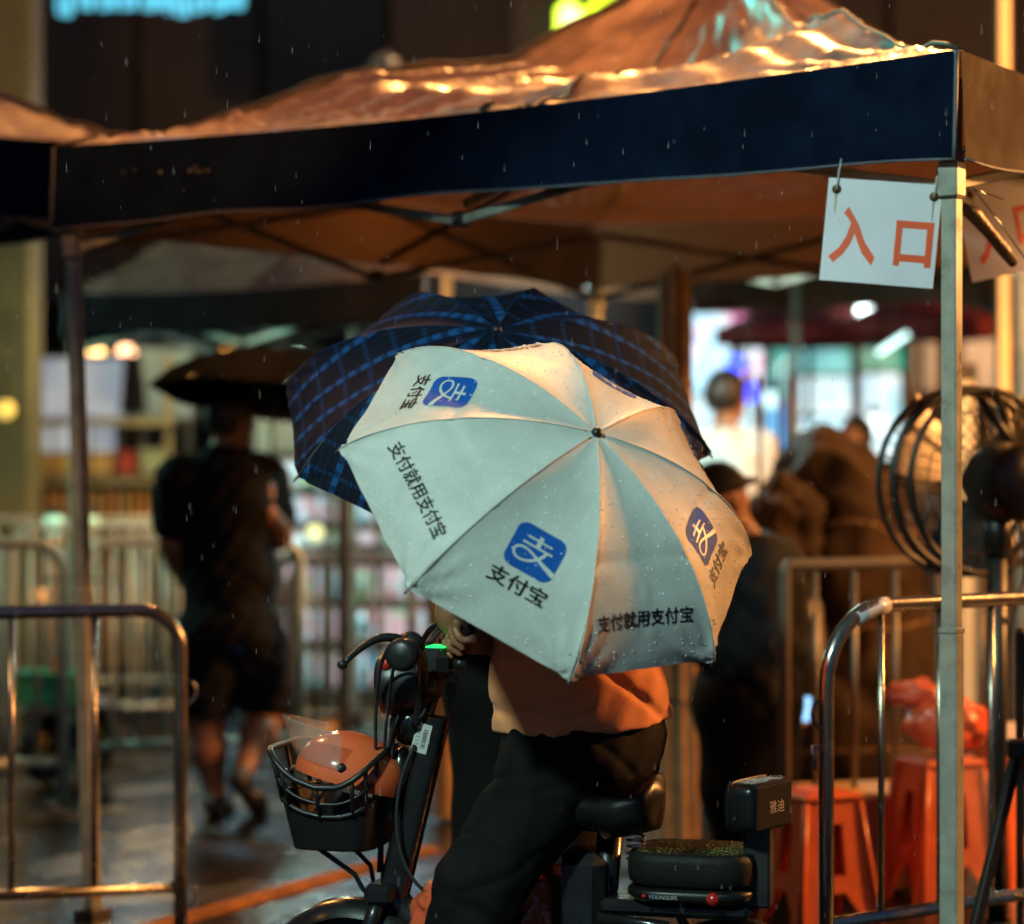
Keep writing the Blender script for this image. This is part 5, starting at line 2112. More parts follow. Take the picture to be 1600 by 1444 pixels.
person("person in black standing behind the rider and holding the plaid umbrella", J, (-.2, 1, 0), (-.2, 1, 0), 0.009, [
    dict(name="t_shirt", mat=m_blacktee, on=['torso', 'armL', 'armR'], grow=.028, sleeve=.018, fold=.006, cuts=[(Jv['pelvis'] - Zv * .1, -Zv), (Jv['neck'] + Zv * .012, Zv)]),
    dict(name="trousers", mat=m_blackpants, on=['hips', 'legL', 'legR'], grow=.02, flare=.03, cuts=[(Jv['pelvis'] + Zv * .08, Zv)]),
    dict(name="shoe", mat=m_shoe, on=['footL', 'footR'], grow=.008),
    dict(name="hair", mat=m_hair, on=['hair'], grow=.008)], bulk=1.15,
    hands={'R': dict(grip=hq, axis=UQ.ax, rad=.016)})

# ---- the rider
hu_ = UP.C - UP.ax * .495
DR = 5.62
J = dict(pelvis=P(920, 1152, 5.58), neck=P(880, 835, 5.66), head=P(862, 765, 5.68),
         shL=P(940, 890, 5.42), shR=P(818, 880, 5.86), elL=P(925, 1010, 5.30), wrL=UP.C - UP.ax * .27 + Vector((.05, .03, -.035)),
         elR=P(716, 958, 5.60), wrR=P(772, 1004, 5.64),
         hipL=P(882, 1190, 5.50), hipR=P(900, 1180, 5.70),
         knL=P(750, 1385, 5.34), anL=P(676, 1600, 5.36), toeL=P(615, 1640, 5.38),
         knR=P(800, 1330, 5.86), anR=P(800, 1560, 5.86), toeR=P(745, 1600, 5.86))
J['anL'].z = .09
J['toeL'].z = .03
J['anR'].z = .09
J['toeR'].z = .03
fd = Vector((-.80, .60, 0))


def hem_extra(F, g=0.0):
    F.ell(P(905, 1080, 5.58), (.178 + g, .150 + g, .19), np.eye(3), .05)
    F.cap(P(828, 1040, 5.56), P(815, 1125, 5.54), .062 + g, .058 + g, .05)


def lit_hem_extra(F):
    hem_extra(F, -.012)


rid, fr_ = person("rider in an orange polo shirt and black trousers astride the electric scooter", J, fd, (-.9, .4, 0), 0.0065, [
    dict(name="polo_shirt", mat=m_orange, on=['torso', 'armL', 'armR'], grow=.036, sleeve=.02, fold=.0045, seed=3.0, crease=(.007, .93, .09), extra=hem_extra,
         cuts=[(P(905, 1140, 5.5), -Zv + Vector((.05, 0, 0))), (J['neck'] + Zv * .01, Zv)]),
    dict(name="shirt_tail", mat=m_lit_hem, on=['torso'], grow=.014, fold=.004, seed=1.0, extra=lit_hem_extra,  # strip of the shirt hem painted as if lit
         cuts=[(P(860, 1150, 5.45), -Zv + Vector((.12, 0, 0))), (J['pelvis'] + Zv * .25, Zv)]),
    dict(name="trousers", mat=m_blackpants, on=['hips', 'legL', 'legR'], grow=.016, flare=.006, fold=.005, seed=5.0, crease=(.0065, .60, .28),
         cuts=[(J['pelvis'] + Zv * .04, Zv)]),
    dict(name="shoe", mat=m_shoe, on=['footL', 'footR'], grow=.009, vox=.008),
    dict(name="hair", mat=m_hair, on=['hair'], grow=.006, vox=.008)], bulk=1.16,
    hands={'R': dict(grip=hu_, axis=UP.ax, rad=.016, sign=1), 'L': dict(grip=UP.C - UP.ax * .27, axis=UP.ax, rad=.006, sign=-1)})
# ------------------------------------------------------------------ the electric scooter
BF = Vector((-0.968, 0.25, 0)).normalized()
BL = Vector((-BF.y, BF.x, 0))
BL = Vector((-0.25, -0.968, 0)).normalized()
BO = Vector((-0.222, 5.6, 0))
BR = Matrix((BF, BL, Vector((0, 0, 1)))).transposed()


def B(x, y, z):
    return BO + BF * x + BL * y + Vector((0, 0, z))


bike = thing("electric_scooter", "small black electric scooter with front basket, padded back rest and wet rear seat", "scooter", B(-.3, 0, 0))
m_paint = M("black_scooter_paint", (0.014, 0.014, 0.014), 0.28, var=0.2, coat=0.4, coat_r=0.15, rvar=0.1)
m_vinyl = M("wet_black_vinyl", (0.009, 0.009, 0.009), 0.36, var=0.2, bump=0.25, bscale=220, rvar=0.12, spec=0.35)
m_label = M("white_label", (0.55, 0.55, 0.50), 0.6, var=0.05)
m_greyprint = M("grey_print", (0.42, 0.42, 0.42), 0.5, var=0)
m_reflect = M("red_reflector", (0.45, 0.02, 0.015), 0.15, var=0)
m_seatwet = M("rain_beaded_vinyl", (0.014, 0.014, 0.012), 0.5, var=0.3, bump=0.5, bscale=190, dist=0.003, spec=0.12)


def bmesh_part(name, mat, fn, parent=None):
    mb = MB()
    fn(mb)
    return mb.build(name, mat, parent or bike)


def arcpts(c, r, a0, a1, n, y=0):
    return [B(c[0] + r * math.cos(R(a0 + (a1 - a0) * i / n)), y, c[1] + r * math.sin(R(a0 + (a1 - a0) * i / n))) for i in range(n + 1)]


# wheels
for wx, nm in ((0.15, "front_wheel"), (-0.74, "rear_wheel")):
    def wheel(mb, wx=wx):
        mb.tube(arcpts((wx, .205), .172, 0, 350, 36), .032, 12, closed=True)
    wh = bmesh_part(nm, m_rubber, wheel)

    def rim(mb, wx=wx):
        mb.tube(arcpts((wx, .205), .142, 0, 350, 36), .012, 8, closed=True)
        mb.lathe([(0, .045), (.05, .045), (.075, .02), (.075, -.02), (.05, -.045), (0, -.045)], B(wx, 0, .205), BL, 20)
        for k in range(5):
            a = 2 * PI * k / 5
            mb.beam(B(wx + .06 * math.cos(a), 0, .205 + .06 * math.sin(a)), B(wx + .14 * math.cos(a), 0, .205 + .14 * math.sin(a)), .03, .018)
    bmesh_part("rim", m_darksteel, rim, wh)


def fender(mb, c=(.15, .205), a0=-15, a1=150, r=.232):
    def fn(u, v):
        a = R(lerp(a0, a1, u))
        y = lerp(-.055, .055, v)
        rr = r - .035 * (abs(v - .5) * 2) ** 3
        return B(c[0] + rr * math.cos(a), y, c[1] + rr * math.sin(a))
    mb.grid(fn, 30, 12)
    mb.grid(lambda u, v: fn(u, 1 - v) - (fn(u, v) - B(c[0], 0, c[1])) * .0 - Vector((0, 0, .004)), 30, 12)


bmesh_part("front_fender", m_paint, fender)
bmesh_part("rear_fender", m_paint, lambda mb: fender(mb, (-.74, .205), 20, 185, .225))
# fork and stem
for y in (-.065, .065):
    bmesh_part("fork_leg", m_paint, lambda mb: mb.tube([B(.15, y, .205), B(.085, y, .40), B(.075, y * .6, .45)], [.018, .02, .02], 10))
bmesh_part("fork_crown", m_paint, lambda mb: mb.box(B(.07, 0, .455), (.07, .16, .05), BR, .012))


def stem(mb):
    prof = []
    for i in range(15):
        t_ = i / 14
        c = B(lerp(.066, -.045, t_), 0, lerp(.40, .86, t_))
        prof.append((c, lerp(.036, .036, t_), lerp(.030, .036, t_)))
    vs, fs, n = [], [], 16
    for c, a_, b_ in prof:
        for k in range(n):
            th = 2 * PI * k / n
            cx_, sx_ = math.cos(th), math.sin(th)
            e = .55
            vs.append(c + BF * a_ * math.copysign(abs(cx_) ** e, cx_) + BL * b_ * math.copysign(abs(sx_) ** e, sx_))
    for i in range(len(prof) - 1):
        for k in range(n):
            l_ = (k + 1) % n
            fs.append((i * n + k, i * n + l_, (i + 1) * n + l_, (i + 1) * n + k))
    mb.add(vs, fs, True)
    mb.add([prof[-1][0] + Vector((0, 0, .006))] + vs[-n:], [(0, 1 + k, 1 + (k + 1) % n) for k in range(n)])


stm = bmesh_part("steering_column", m_paint, stem)
bmesh_part("column_shroud", m_paint, lambda mb: mb.ell(B(.012, 0, .842), (.052, .045, .05), BR, 18, 12))
bmesh_part("column_shroud", m_paint, lambda mb: mb.ell(B(.035, 0, .73), (.03, .036, .06), BR, 16, 10))


def lab(mb):
    c = B(-.024, .0372, .815)
    u_ = (BF * -.235 + Vector((0, 0, .972))).normalized()
    s_ = u_.cross(BL).normalized()
    mb.add([c - s_ * .019 - u_ * .034, c + s_ * .019 - u_ * .034, c + s_ * .019 + u_ * .034, c - s_ * .019 + u_ * .034], [(0, 1, 2, 3), (3, 2, 1, 0)])


lb_ = bmesh_part("paper_label", m_label, lab)


def bars_(mb):
    u_ = (BF * -.235 + Vector((0, 0, .972))).normalized()
    s_ = u_.cross(BL).normalized()
    c0 = B(-.024, .0378, .815)
    rr = random.Random(3)
    y = -.022
    while y < .022:
        h = rr.choice([.0008, .0012, .0018, .0024])
        c = c0 + u_ * y + s_ * (-.007 if (s_.x > 0) == False else .007)
        mb.add([c - s_ * .005, c + s_ * .005, c + s_ * .005 + u_ * h, c - s_ * .005 + u_ * h], [(0, 1, 2, 3), (3, 2, 1, 0)])
        y += h + rr.choice([.0009, .0013, .002])
    for k in range(6):
        c = c0 + u_ * (-.024 + k * .0085) + s_ * (.008 if (s_.x > 0) == False else -.008)
        mb.add([c - s_ * .006, c + s_ * .004, c + s_ * .004 + u_ * .0009, c - s_ * .006 + u_ * .0009], [(0, 1, 2, 3), (3, 2, 1, 0)])


bmesh_part("barcode", m_ink_black, bars_, lb_)
# handlebar: two risers bending out to the grips
for y in (1, -1):
    pts = bez(B(-.012, .035 * y, .84), B(-.03, .05 * y, .92), B(-.055, .10 * y, 1.01), B(-.05, .17 * y, 1.035), 12) + bez(B(-.05, .17 * y, 1.035), B(-.05, .2 * y, 1.04), B(-.055, .24 * y, 1.035), B(-.065, .30 * y, 1.03), 6)[1:]
    bmesh_part("handlebar", m_paint, lambda mb: mb.tube(pts, .0135, 10))

    def grip(mb, y=y):
        a, c = B(-.055, .215 * y, 1.036), B(-.07, .335 * y, 1.027)
        n_ = 22
        mb.tube([a.lerp(c, i / n_) for i in range(n_ + 1)], [.0175 + .0015 * (i % 2) + (.004 if i in (0, n_) else 0) for i in range(n_ + 1)], 14)
    bmesh_part("grip", m_rubber, grip)

    def switch(mb, y=y):
        mb.ell(B(-.045, .195 * y, 1.040), (.034, .03, .032), BR, 14, 10)
        mb.box(B(-.03, .185 * y, 1.02), (.05, .045, .04), BR, .01)
    bmesh_part("switch_block", m_black, switch)

    def lever(mb, y=y):
        pts = bez(B(-.03, .205 * y, 1.052), B(.02, .23 * y, 1.075), B(.05, .25 * y, 1.04), B(.075, .30 * y, 1.008), 10)
        mb.tube(pts, [.011, .0105, .010, .0095, .009, .0085, .008, .0075, .007, .0068, .0065], 10)
        mb.ell(B(.078, .304 * y, 1.004), (.0115, .0115, .0115), None, 12, 8)
    bmesh_part("brake_lever", m_black, lever)
bmesh_part("grip_cap", m_black, lambda mb: mb.lathe([(0, .012), (.024, .010), (.035, .003), (.038, -.02), (.03, -.05), (.02, -.06)], B(-.066, .335, 1.030), (BL * 1).normalized(), 18))
# headlight, dashboard
hl = bmesh_part("headlight", m_black, lambda mb: mb.lathe([(0, -.095), (.04, -.09), (.066, -.04), (.074, .01), (.074, .035), (.070, .044), (.06, .042), (.0, .048)], B(.030, .02, .940), (BF + Vector((0, 0, -.08))).normalized(), 26))
bmesh_part("headlight_lens", m_dkglass, lambda mb: mb.lathe([(.0, .054), (.03, .052), (.06, .045)], B(.030, .02, .940), (BF + Vector((0, 0, -.08))).normalized(), 22), hl)
bmesh_part("reflector", m_reflect, lambda mb: mb.ell(B(.048, .085, .985), (.012, .006, .012), BR, 10, 6))
dash_ = bmesh_part("dashboard", m_black, lambda mb: (mb.box(B(-.045, .0, .985), (.085, .12, .075), BR, .022), mb.box(B(-.015, .01, .945), (.08, .1, .07), BR, .02)))
bmesh_part("display", glow("green_display", (0.02, 0.95, 0.18), 0.9), lambda mb: mb.box(B(-.055, .0, 1.0245), (.045, .07, .004), Matrix.Rotation(0, 3, 'X') @ BR, .001), dash_)
bmesh_part("dash_rim", m_black, lambda mb: mb.box(B(-.018, .0, 1.027), (.012, .10, .010), BR, .003), dash_)
# ignition with hanging key
ig = bmesh_part("ignition_lock", m_black, lambda mb: mb.lathe([(0, 0), (.014, 0), (.014, .03), (0, .032)], B(-.09, .0, .985), -BF, 14))


def key(mb):
    c = P(707, 1062, 5.66)
    mb.tube([c + Vector((.011 * math.cos(a), 0, .011 * math.sin(a))) for a in [2 * PI * i / 16 for i in range(16)]], .0015, 6, closed=True)
    mb.box(c + Vector((-.002, 0, -.024)), (.022, .007, .03), Matrix.Rotation(R(8), 3, 'Y'), .004)
    mb.box(c + Vector((-.006, 0, -.054)), (.006, .002, .034), Matrix.Rotation(R(8), 3, 'Y'), .0008)


bmesh_part("key", m_black, key, ig)
# cables
cabs = [((-.03, .19, 1.05), (.06, .16, 1.06), (.09, .06, .85), (.075, .02, .50)),
        ((-.02, .18, 1.04), (.03, .12, 1.00), (.075, .04, .75), (.085, -.01, .45)),
        ((-.04, -.19, 1.04), (-.03, -.16, 1.09), (.01, -.10, 1.02), (.02, -.02, .93)),
        ((-.05, -.21, 1.04), (-.02, -.22, 1.13), (.0, -.15, 1.04), (.03, -.03, .95)),
        ((-.02, .03, .93), (-.05, .05, .88), (-.03, .06, .85), (.0, .04, .87)),
        ((.02, .04, .90), (.045, .05, .82), (.052, .045, .75), (.05, .04, .62)),
        ((.03, .03, .92), (.06, .04, .80), (.07, .04, .68), (.085, .02, .50)),
        ((-.01, .045, .80), (.06, .06, .66), (.03, .06, .52), (-.03, .05, .47))]
for c_ in cabs:
    bmesh_part("cable", m_rubber, lambda mb: mb.tube(bez(*[B(*q) for q in c_], 16), .0042, 8))

# basket: solid lower tub, slatted upper band with a dipping rim
m_bask = M("black_basket_plastic", (0.015, 0.015, 0.015), 0.42, var=0.25, rvar=0.1, bump=0.1, bscale=120)
BX0, BX1, BY, BZ0 = .040, .305, .175, .562


def bk_ring(v, n=64):
    """outline of the basket at height v 0..1"""
    out = []
    for i in range(n):
        a = 2 * PI * i / n
        c_, s_ = math.cos(a), math.sin(a)
        e = .45
        ex, ey = math.copysign(abs(c_) ** e, c_), math.copysign(abs(s_) ** e, s_)
        hx = (BX1 - BX0) / 2 * lerp(.74, 1.0, v)
        hy = BY * lerp(.74, 1.0, v)
        zt = .790 - .080 * max(0, 1 - (ex * .9 + .15) ** 2) * abs(ey) ** 2
        out.append((lerp(BX0, BX1, .5) + hx * ex + .015 * v, hy * ey, lerp(BZ0, zt, v)))
    return out


NB = 64


def tub(mb):
    rows = [bk_ring(v) for v in (0, .04, .12, .25, .40, .52)]
    for off, rev in ((0, False), (-.005, True)):
        vs = []
        cen = lerp(BX0, BX1, .5)
        for rw in rows:
            vs += [B(cen + (x - cen) * (1 + off / .12), y * (1 + off / .16), z - off * .2) for x, y, z in rw]
        fs = []
        for j in range(len(rows) - 1):
            for k in range(NB):
                l_ = (k + 1) % NB
                q = (j * NB + k, j * NB + l_, (j + 1) * NB + l_, (j + 1) * NB + k)
                fs.append(q[::-1] if rev else q)
        vs.append(B(cen, 0, BZ0 + (0.004 if rev else 0)))
        for k in range(NB):
            fs.append((len(vs) - 1, (k + 1) % NB, k))
        mb.add(vs, fs, True)


bask = bmesh_part("basket", m_bask, tub)
bmesh_part("basket_rim", m_bask, lambda mb: mb.tube([B(*q) for q in bk_ring(1.0)], .0075, 8, closed=True), bask)
bmesh_part("basket_rail", m_bask, lambda mb: mb.tube([B(*q) for q in bk_ring(.54)], .006, 8, closed=True), bask)
r0_, r1_ = bk_ring(.50), bk_ring(1.0)
rm_ = bk_ring(.78)
for k in range(0, NB, 4):
    bmesh_part("basket_slat", m_bask, lambda mb: mb.tube([B(*r0_[k]), B(*rm_[k]), B(*r1_[k])], [.0062, .0055, .0055], 6), bask)
bmesh_part("basket_band", m_bask, lambda mb: mb.tube([B(*q) for q in bk_ring(.74)], .0042, 6, closed=True), bask)
for y in (-.05, .05):
    bmesh_part("basket_bracket", m_black, lambda mb: mb.tube([B(.24, y * 2, .585), B(.13, y * 1.2, .50), B(.115, y * .8, .46), B(.075, y * .5, .45)], .006, 8))
bmesh_part("basket_bracket", m_black, lambda mb: mb.box(B(.065, 0, .66), (.06, .09, .05), BR, .008))

# frame, foot board, seat post, saddle
bmesh_part("down_tube", m_paint, lambda mb: mb.tube(bez(B(.06, 0, .45), B(.0, 0, .36), B(-.1, 0, .29), B(-.42, 0, .29), 14), .034, 12))
bmesh_part("foot_board", m_black, lambda mb: mb.box(B(-.22, 0, .325), (.30, .24, .03), BR, .012))
bmesh_part("seat_tube", m_paint, lambda mb: mb.tube([B(-.43, 0, .26), B(-.46, 0, .62)], .03, 12))
bmesh_part("battery_box", m_paint, lambda mb: mb.box(B(-.40, 0, .44), (.12, .17, .26), BR, .025))


def saddle(mb):
    def fn(u, v):
        a = 2 * PI * u
        t_ = v
        # t: 0 nose .. 1 tail
        L = lerp(-.31, -.595, t_)
        wdt = lerp(.035, .115, min(1, t_ * 1.5) ** 1.1) * (1 if t_ < .86 else math.sqrt(max(0, 1 - ((t_ - .86) / .14) ** 2)))
        wdt *= (1 if t_ > .08 else math.sqrt(max(0, 1 - ((.08 - t_) / .08) ** 2)))
        hgt = (.048 if t_ > .5 else .038) * (min(1, wdt / .03))
        zc = .692 + .02 * max(0, t_ - .55) * 2 - .012 * math.sin(t_ * PI)
        return B(L, .055 + wdt * math.cos(a), zc + hgt * math.sin(a) * (1 if math.sin(a) > 0 else 1.6))
    mb.grid(fn, 30, 26, wrap=True)


bmesh_part("saddle", m_vinyl, saddle)
bmesh_part("saddle_spring", m_chrome, lambda mb: mb.tube([B(-.53 + .02 * math.cos(i * .8), .05 + .02 * math.sin(i * .8), .56 + i * .0018) for i in range(44)], .0035, 6))
bmesh_part("saddle_bracket", m_black, lambda mb: mb.box(B(-.46, 0, .635), (.09, .07, .04), BR, .01))


# rear seat
def rear_seat(mb, grow=0.0, z0=.510, z1=.584, top=True):
    nn = 48
    rings = []
    for (s_, z) in ((.9, z0), (.98, z0 + .008), (1.0, lerp(z0, z1, .4)), (1.0, lerp(z0, z1, .75)), (.965, z1 - .004), (.90, z1)):
        rw = []
        for i in range(nn):
            a = 2 * PI * i / nn
            c_, q_ = math.cos(a), math.sin(a)
            e = .55
            rw.append(B(-.655 + .145 * s_ * math.copysign(abs(c_) ** e, c_), .125 * s_ * math.copysign(abs(q_) ** e, q_), z))
        rings.append(rw)
    vs = [p for rw in rings for p in rw]
    fs = []
    for j in range(len(rings) - 1):
        for k in range(nn):
            l_ = (k + 1) % nn
            fs.append((j * nn + k, j * nn + l_, (j + 1) * nn + l_, (j + 1) * nn + k))
    mb.add(vs, fs, True)
    if top:
        b0 = len(mb.v)
        mb.v.append(tuple(B(-.655, 0, z1 + .004)))
        for k in range(nn):
            mb.f.append((b0, b0 - nn + k, b0 - nn + (k + 1) % nn))
            mb.s.append(True)


rs = bmesh_part("rear_seat", m_seatwet, rear_seat)


def seat_drops(mb):
    rr = random.Random(9)
    for _ in range(900):
        a, q = rr.uniform(0, 2 * PI), math.sqrt(rr.random())
        e = .55
        x = -.655 + .128 * q * math.copysign(abs(math.cos(a)) ** e, math.cos(a))
        y = .108 * q * math.copysign(abs(math.sin(a)) ** e, math.sin(a))
        s_ = rr.choice([.0010, .0014, .0018, .0024]) * rr.uniform(.8, 1.3)
        p = B(x, y, .5835 + .004 * (1 - q))
        V = [p + Vector((0, 0, s_ * .9))]
        for sc_, hz in ((.75, .55), (1.05, 0)):
            for j in range(6):
                t_ = PI / 3 * j
                V.append(p + Vector((math.cos(t_) * s_ * sc_, math.sin(t_) * s_ * sc_, s_ * hz)))
        F = []
        for j in range(6):
            j2 = (j + 1) % 6
            F += [(0, 1 + j, 1 + j2), (1 + j, 7 + j, 7 + j2, 1 + j2)]
        mb.add(V, F, True)


m_beads = M("lime_tinted_bead", (0.13, 0.17, 0.04), 0.06, var=0, spec=0.5)  # green neon reflection put into the colour of the drops
stuff(bmesh_part("water_drops", m_beads, seat_drops, rs))
bmesh_part("seat_base", m_vinyl, lambda mb: rear_seat(mb, 0, .476, .507, True))
bmesh_part("seat_rail", m_paint, lambda mb: mb.box(B(-.62, 0, .455), (.34, .17, .036), BR, .012))
c_ = B(-.58, .0885, .465)
bmesh_part("maker_dot", m_reflect, lambda mb: mb.lathe([(0, .0012), (.005, .001), (.005, 0)], B(-.562, .1262, .4915), BL, 14))
text_on("YOUNGLIFE", lambda x, y: B(-.605, .1268, .4905) - BF * x + Vector((0, 0, y)), .0085, m_greyprint, bike, "lettering", bold=.0)
bmesh_part("side_reflector", m_reflect, lambda mb: mb.lathe([(0, .008), (.011, .006), (.014, 0), (.016, -.004), (0, -.004)], B(-.715, .1225, .490), BL, 18))
bmesh_part("tail_light", m_reflect, lambda mb: mb.box(B(-.795, 0, .455), (.012, .05, .02), BR, .004))
bmesh_part("rear_frame", m_paint, lambda mb: [mb.tube([B(-.45, y, .43), B(-.60, y, .42), B(-.74, y, .21)], .014, 8) for y in (-.085, .085)])
bmesh_part("shock_absorber", m_chrome, lambda mb: mb.tube([B(-.70, .10, .42), B(-.735, .10, .24)], .014, 10))
# back rest
bmesh_part("back_rest_post", m_black, lambda mb: (mb.box(B(-.800, .01, .56), (.06, .07, .20), BR, .006),))


PR = BR @ Matrix.Rotation(R(-20), 3, 'Z')
PC = B(-.802, .03, .690)


def PB(x, y, z):
    return PC + PR @ Vector((x, y, z))


def pad(mb):
    n_ = 40
    rings = []
    for x_, s_ in ((-.036, .90), (-.031, .97), (-.020, 1.0), (.024, 1.0), (.036, .95), (.042, .84)):
        rw = []
        for i in range(n_):
            a = 2 * PI * i / n_
            cc, ss = math.cos(a), math.sin(a)
            e = .35
            rw.append(PB(x_, .092 * s_ * math.copysign(abs(cc) ** e, cc), .055 * s_ * math.copysign(abs(ss) ** e, ss)))
        rings.append(rw)
    vs = [p for rw in rings for p in rw]
    fs = []
    for j in range(len(rings) - 1):
        for k in range(n_):
            l_ = (k + 1) % n_
            fs.append((j * n_ + k, j * n_ + l_, (j + 1) * n_ + l_, (j + 1) * n_ + k))
    mb.add(vs, fs, True)
    mb.add(rings[0], [tuple(range(n_))[::-1]])
    mb.add(rings[-1], [tuple(range(n_))])


pd = bmesh_part("back_rest", m_vinyl, pad)
bmesh_part("back_plate", M("matt_black_plate", (0.012, 0.012, 0.012), 0.8, spec=0.1), lambda mb: mb.box(PB(-.0385, 0, 0), (.006, .160, .094), PR, .002), pd)
text_on("雅迪", lambda x, y: PB(-.0420, -x - .010, -.002 + y), .028, m_greyprint, pd, "lettering", bold=.0, sx=1.15)
bmesh_part("piping", m_vinyl, lambda mb: mb.tube([PB(.024, .0925 * math.copysign(abs(math.cos(a)) ** .35, math.cos(a)), .0555 * math.copysign(abs(math.sin(a)) ** .35, math.sin(a))) for a in [2 * PI * i / 60 for i in range(60)]], .003, 6, closed=True), pd)


def pad_drops(mb):
    rr = random.Random(12)
    for _ in range(160):
        p = PB(rr.uniform(-.034, .03), rr.uniform(-.083, .083), .0552)
        s_ = rr.uniform(.0008, .0018)
        V = [p + Vector((0, 0, s_))] + [p + Vector((math.cos(PI / 3 * j) * s_, math.sin(PI / 3 * j) * s_, 0)) for j in range(6)]
        mb.add(V, [(0, 1 + j, 1 + (j + 1) % 6) for j in range(6)], True)


stuff(bmesh_part("water_drops", m_drop, pad_drops, pd))

# ------------------------------------------------------------------ helmet lying in the basket
m_helm = M("orange_red_helmet", (0.86, 0.15, 0.05), 0.18, var=0.08, coat=0.6, coat_r=0.05)
m_visor = M("clear_visor", (0.50, 0.46, 0.42), 0.05, var=0, alpha=0.20, coat=1.0, coat_r=0.03)
hc = B(.150, .035, .735)
hel = thing("helmet", "orange-red half helmet with a clear visor lying in the scooter basket", "helmet", hc)
hrot = BR @ Matrix.Rotation(R(25), 3, 'Z') @ Matrix.Rotation(R(-16), 3, 'Y')


def shell(mb):
    mb.grid(lambda u, v: hc + hrot @ Vector((.126 * math.sin(v * 1.75) * math.cos(2 * PI * u) * (1.08 if math.cos(2 * PI * u) < 0 else 1), .118 * math.sin(v * 1.75) * math.sin(2 * PI * u), .100 * math.cos(v * 1.75) - .01)), 40, 20, wrap=True)
    mb.grid(lambda u, v: hc + hrot @ Vector((.108 * math.sin(v * 1.75) * math.cos(-2 * PI * u), .096 * math.sin(v * 1.75) * math.sin(-2 * PI * u), .078 * math.cos(v * 1.75) - .01)), 40, 16, wrap=True)


mb = MB()
shell(mb)
mb.build("shell", m_helm, hel)
mb = MB()
mb.tube([hc + hrot @ Vector((.116 * math.cos(a) * (1.07 if math.cos(a) < 0 else 1), .1035 * math.sin(a), -.024)) for a in [2 * PI * i / 40 for i in range(40)]], .006, 8, closed=True)
mb.build("edge_trim", m_rubber, hel)


def visor(mb):
    def fn(u, v, g=0.0):
        a = R(lerp(-72, 72, u))
        rx = .134 + .055 * v + g
        return hc + hrot @ Vector((rx * math.cos(a) * .98, (.124 + .012 * v + g) * math.sin(a), lerp(.005, .082, v)))
    mb.grid(lambda u, v: fn(u, v), 28, 8)
    mb.grid(lambda u, v: fn(1 - u, v, .0022), 28, 8)


mb = MB()
visor(mb)
mb.build("visor", m_visor, hel)


def vrim(u):
    a = R(lerp(-72, 72, u))
    return hc + hrot @ Vector((.190 * math.cos(a) * .98, .137 * math.sin(a), .0825))


mb = MB()
mb.tube([vrim(i / 30) for i in range(31)], .0022, 6)
mb.build("visor_edge", m_visor, hel)
for sgn in (-1, 1):
    mb = MB()
    mb.lathe([(0, .008), (.010, .007), (.012, 0)], hc + hrot @ Vector((.035, sgn * .106, .01)), hrot @ Vector((0, sgn, 0)), 14)
    mb.build("visor_stud", m_black, hel)


# ------------------------------------------------------------------ red plastic bag on the foot board
def crumpled(c, rad, seed, sq=.55, neck=0.0, res=(64, 40), amp=.2):
    mb = MB()

    def fn(u, v):
        th, ph = 2 * PI * u, PI * v
        d = Vector((math.sin(ph) * math.cos(th), math.sin(ph) * math.sin(th), math.cos(ph)))
        n1_ = mnoise.noise(d * 2.2 + Vector((seed, 0, 0)))
        n2_ = 1 - abs(mnoise.noise(d * 4.5 + Vector((seed, 5, 0))))
        n3_ = 1 - abs(mnoise.noise(d * 10 + Vector((seed, 9, 0))))
        k = 1 + amp * n1_ + amp * .8 * (n2_ - .8) + amp * .35 * (n3_ - .8)
        p = Vector((d.x * rad[0], d.y * rad[1], d.z * rad[2])) * k
        if neck and d.z > .5:
            q = (d.z - .5) / .5
            p.x *= 1 - .8 * q ** .7
            p.y *= 1 - .8 * q ** .7
            p.z += neck * q ** 2
        if p.z < -rad[2] * .82:
            p.z = -rad[2] * .82
        return Vector(c) + p
    mb.grid(fn, res[0], res[1], wrap=True)
    return mb


m_redbag = M("red_plastic_film", (0.76, 0.12, 0.045), 0.25, var=0.12, coat=0.1, trans=0.0, bump=0.3, bscale=60, dist=0.004)
t = thing("plastic_bag", "red plastic bag sitting on the scooter's foot board between the rider's legs", "plastic bag", B(-.2, 0, .34))
crumpled(B(-.10, .01, .405), (.11, .10, .085), 2.0).build("film", m_redbag, t)
crumpled(B(-.27, -.02, .43), (.095, .10, .11), 6.0).build("film", m_redbag, t)
# ------------------------------------------------------------------ plastic stools
m_stool = M("red_stool_plastic", (0.74, 0.16, 0.055), 0.34, var=0.12, vscale=9, rvar=0.08)


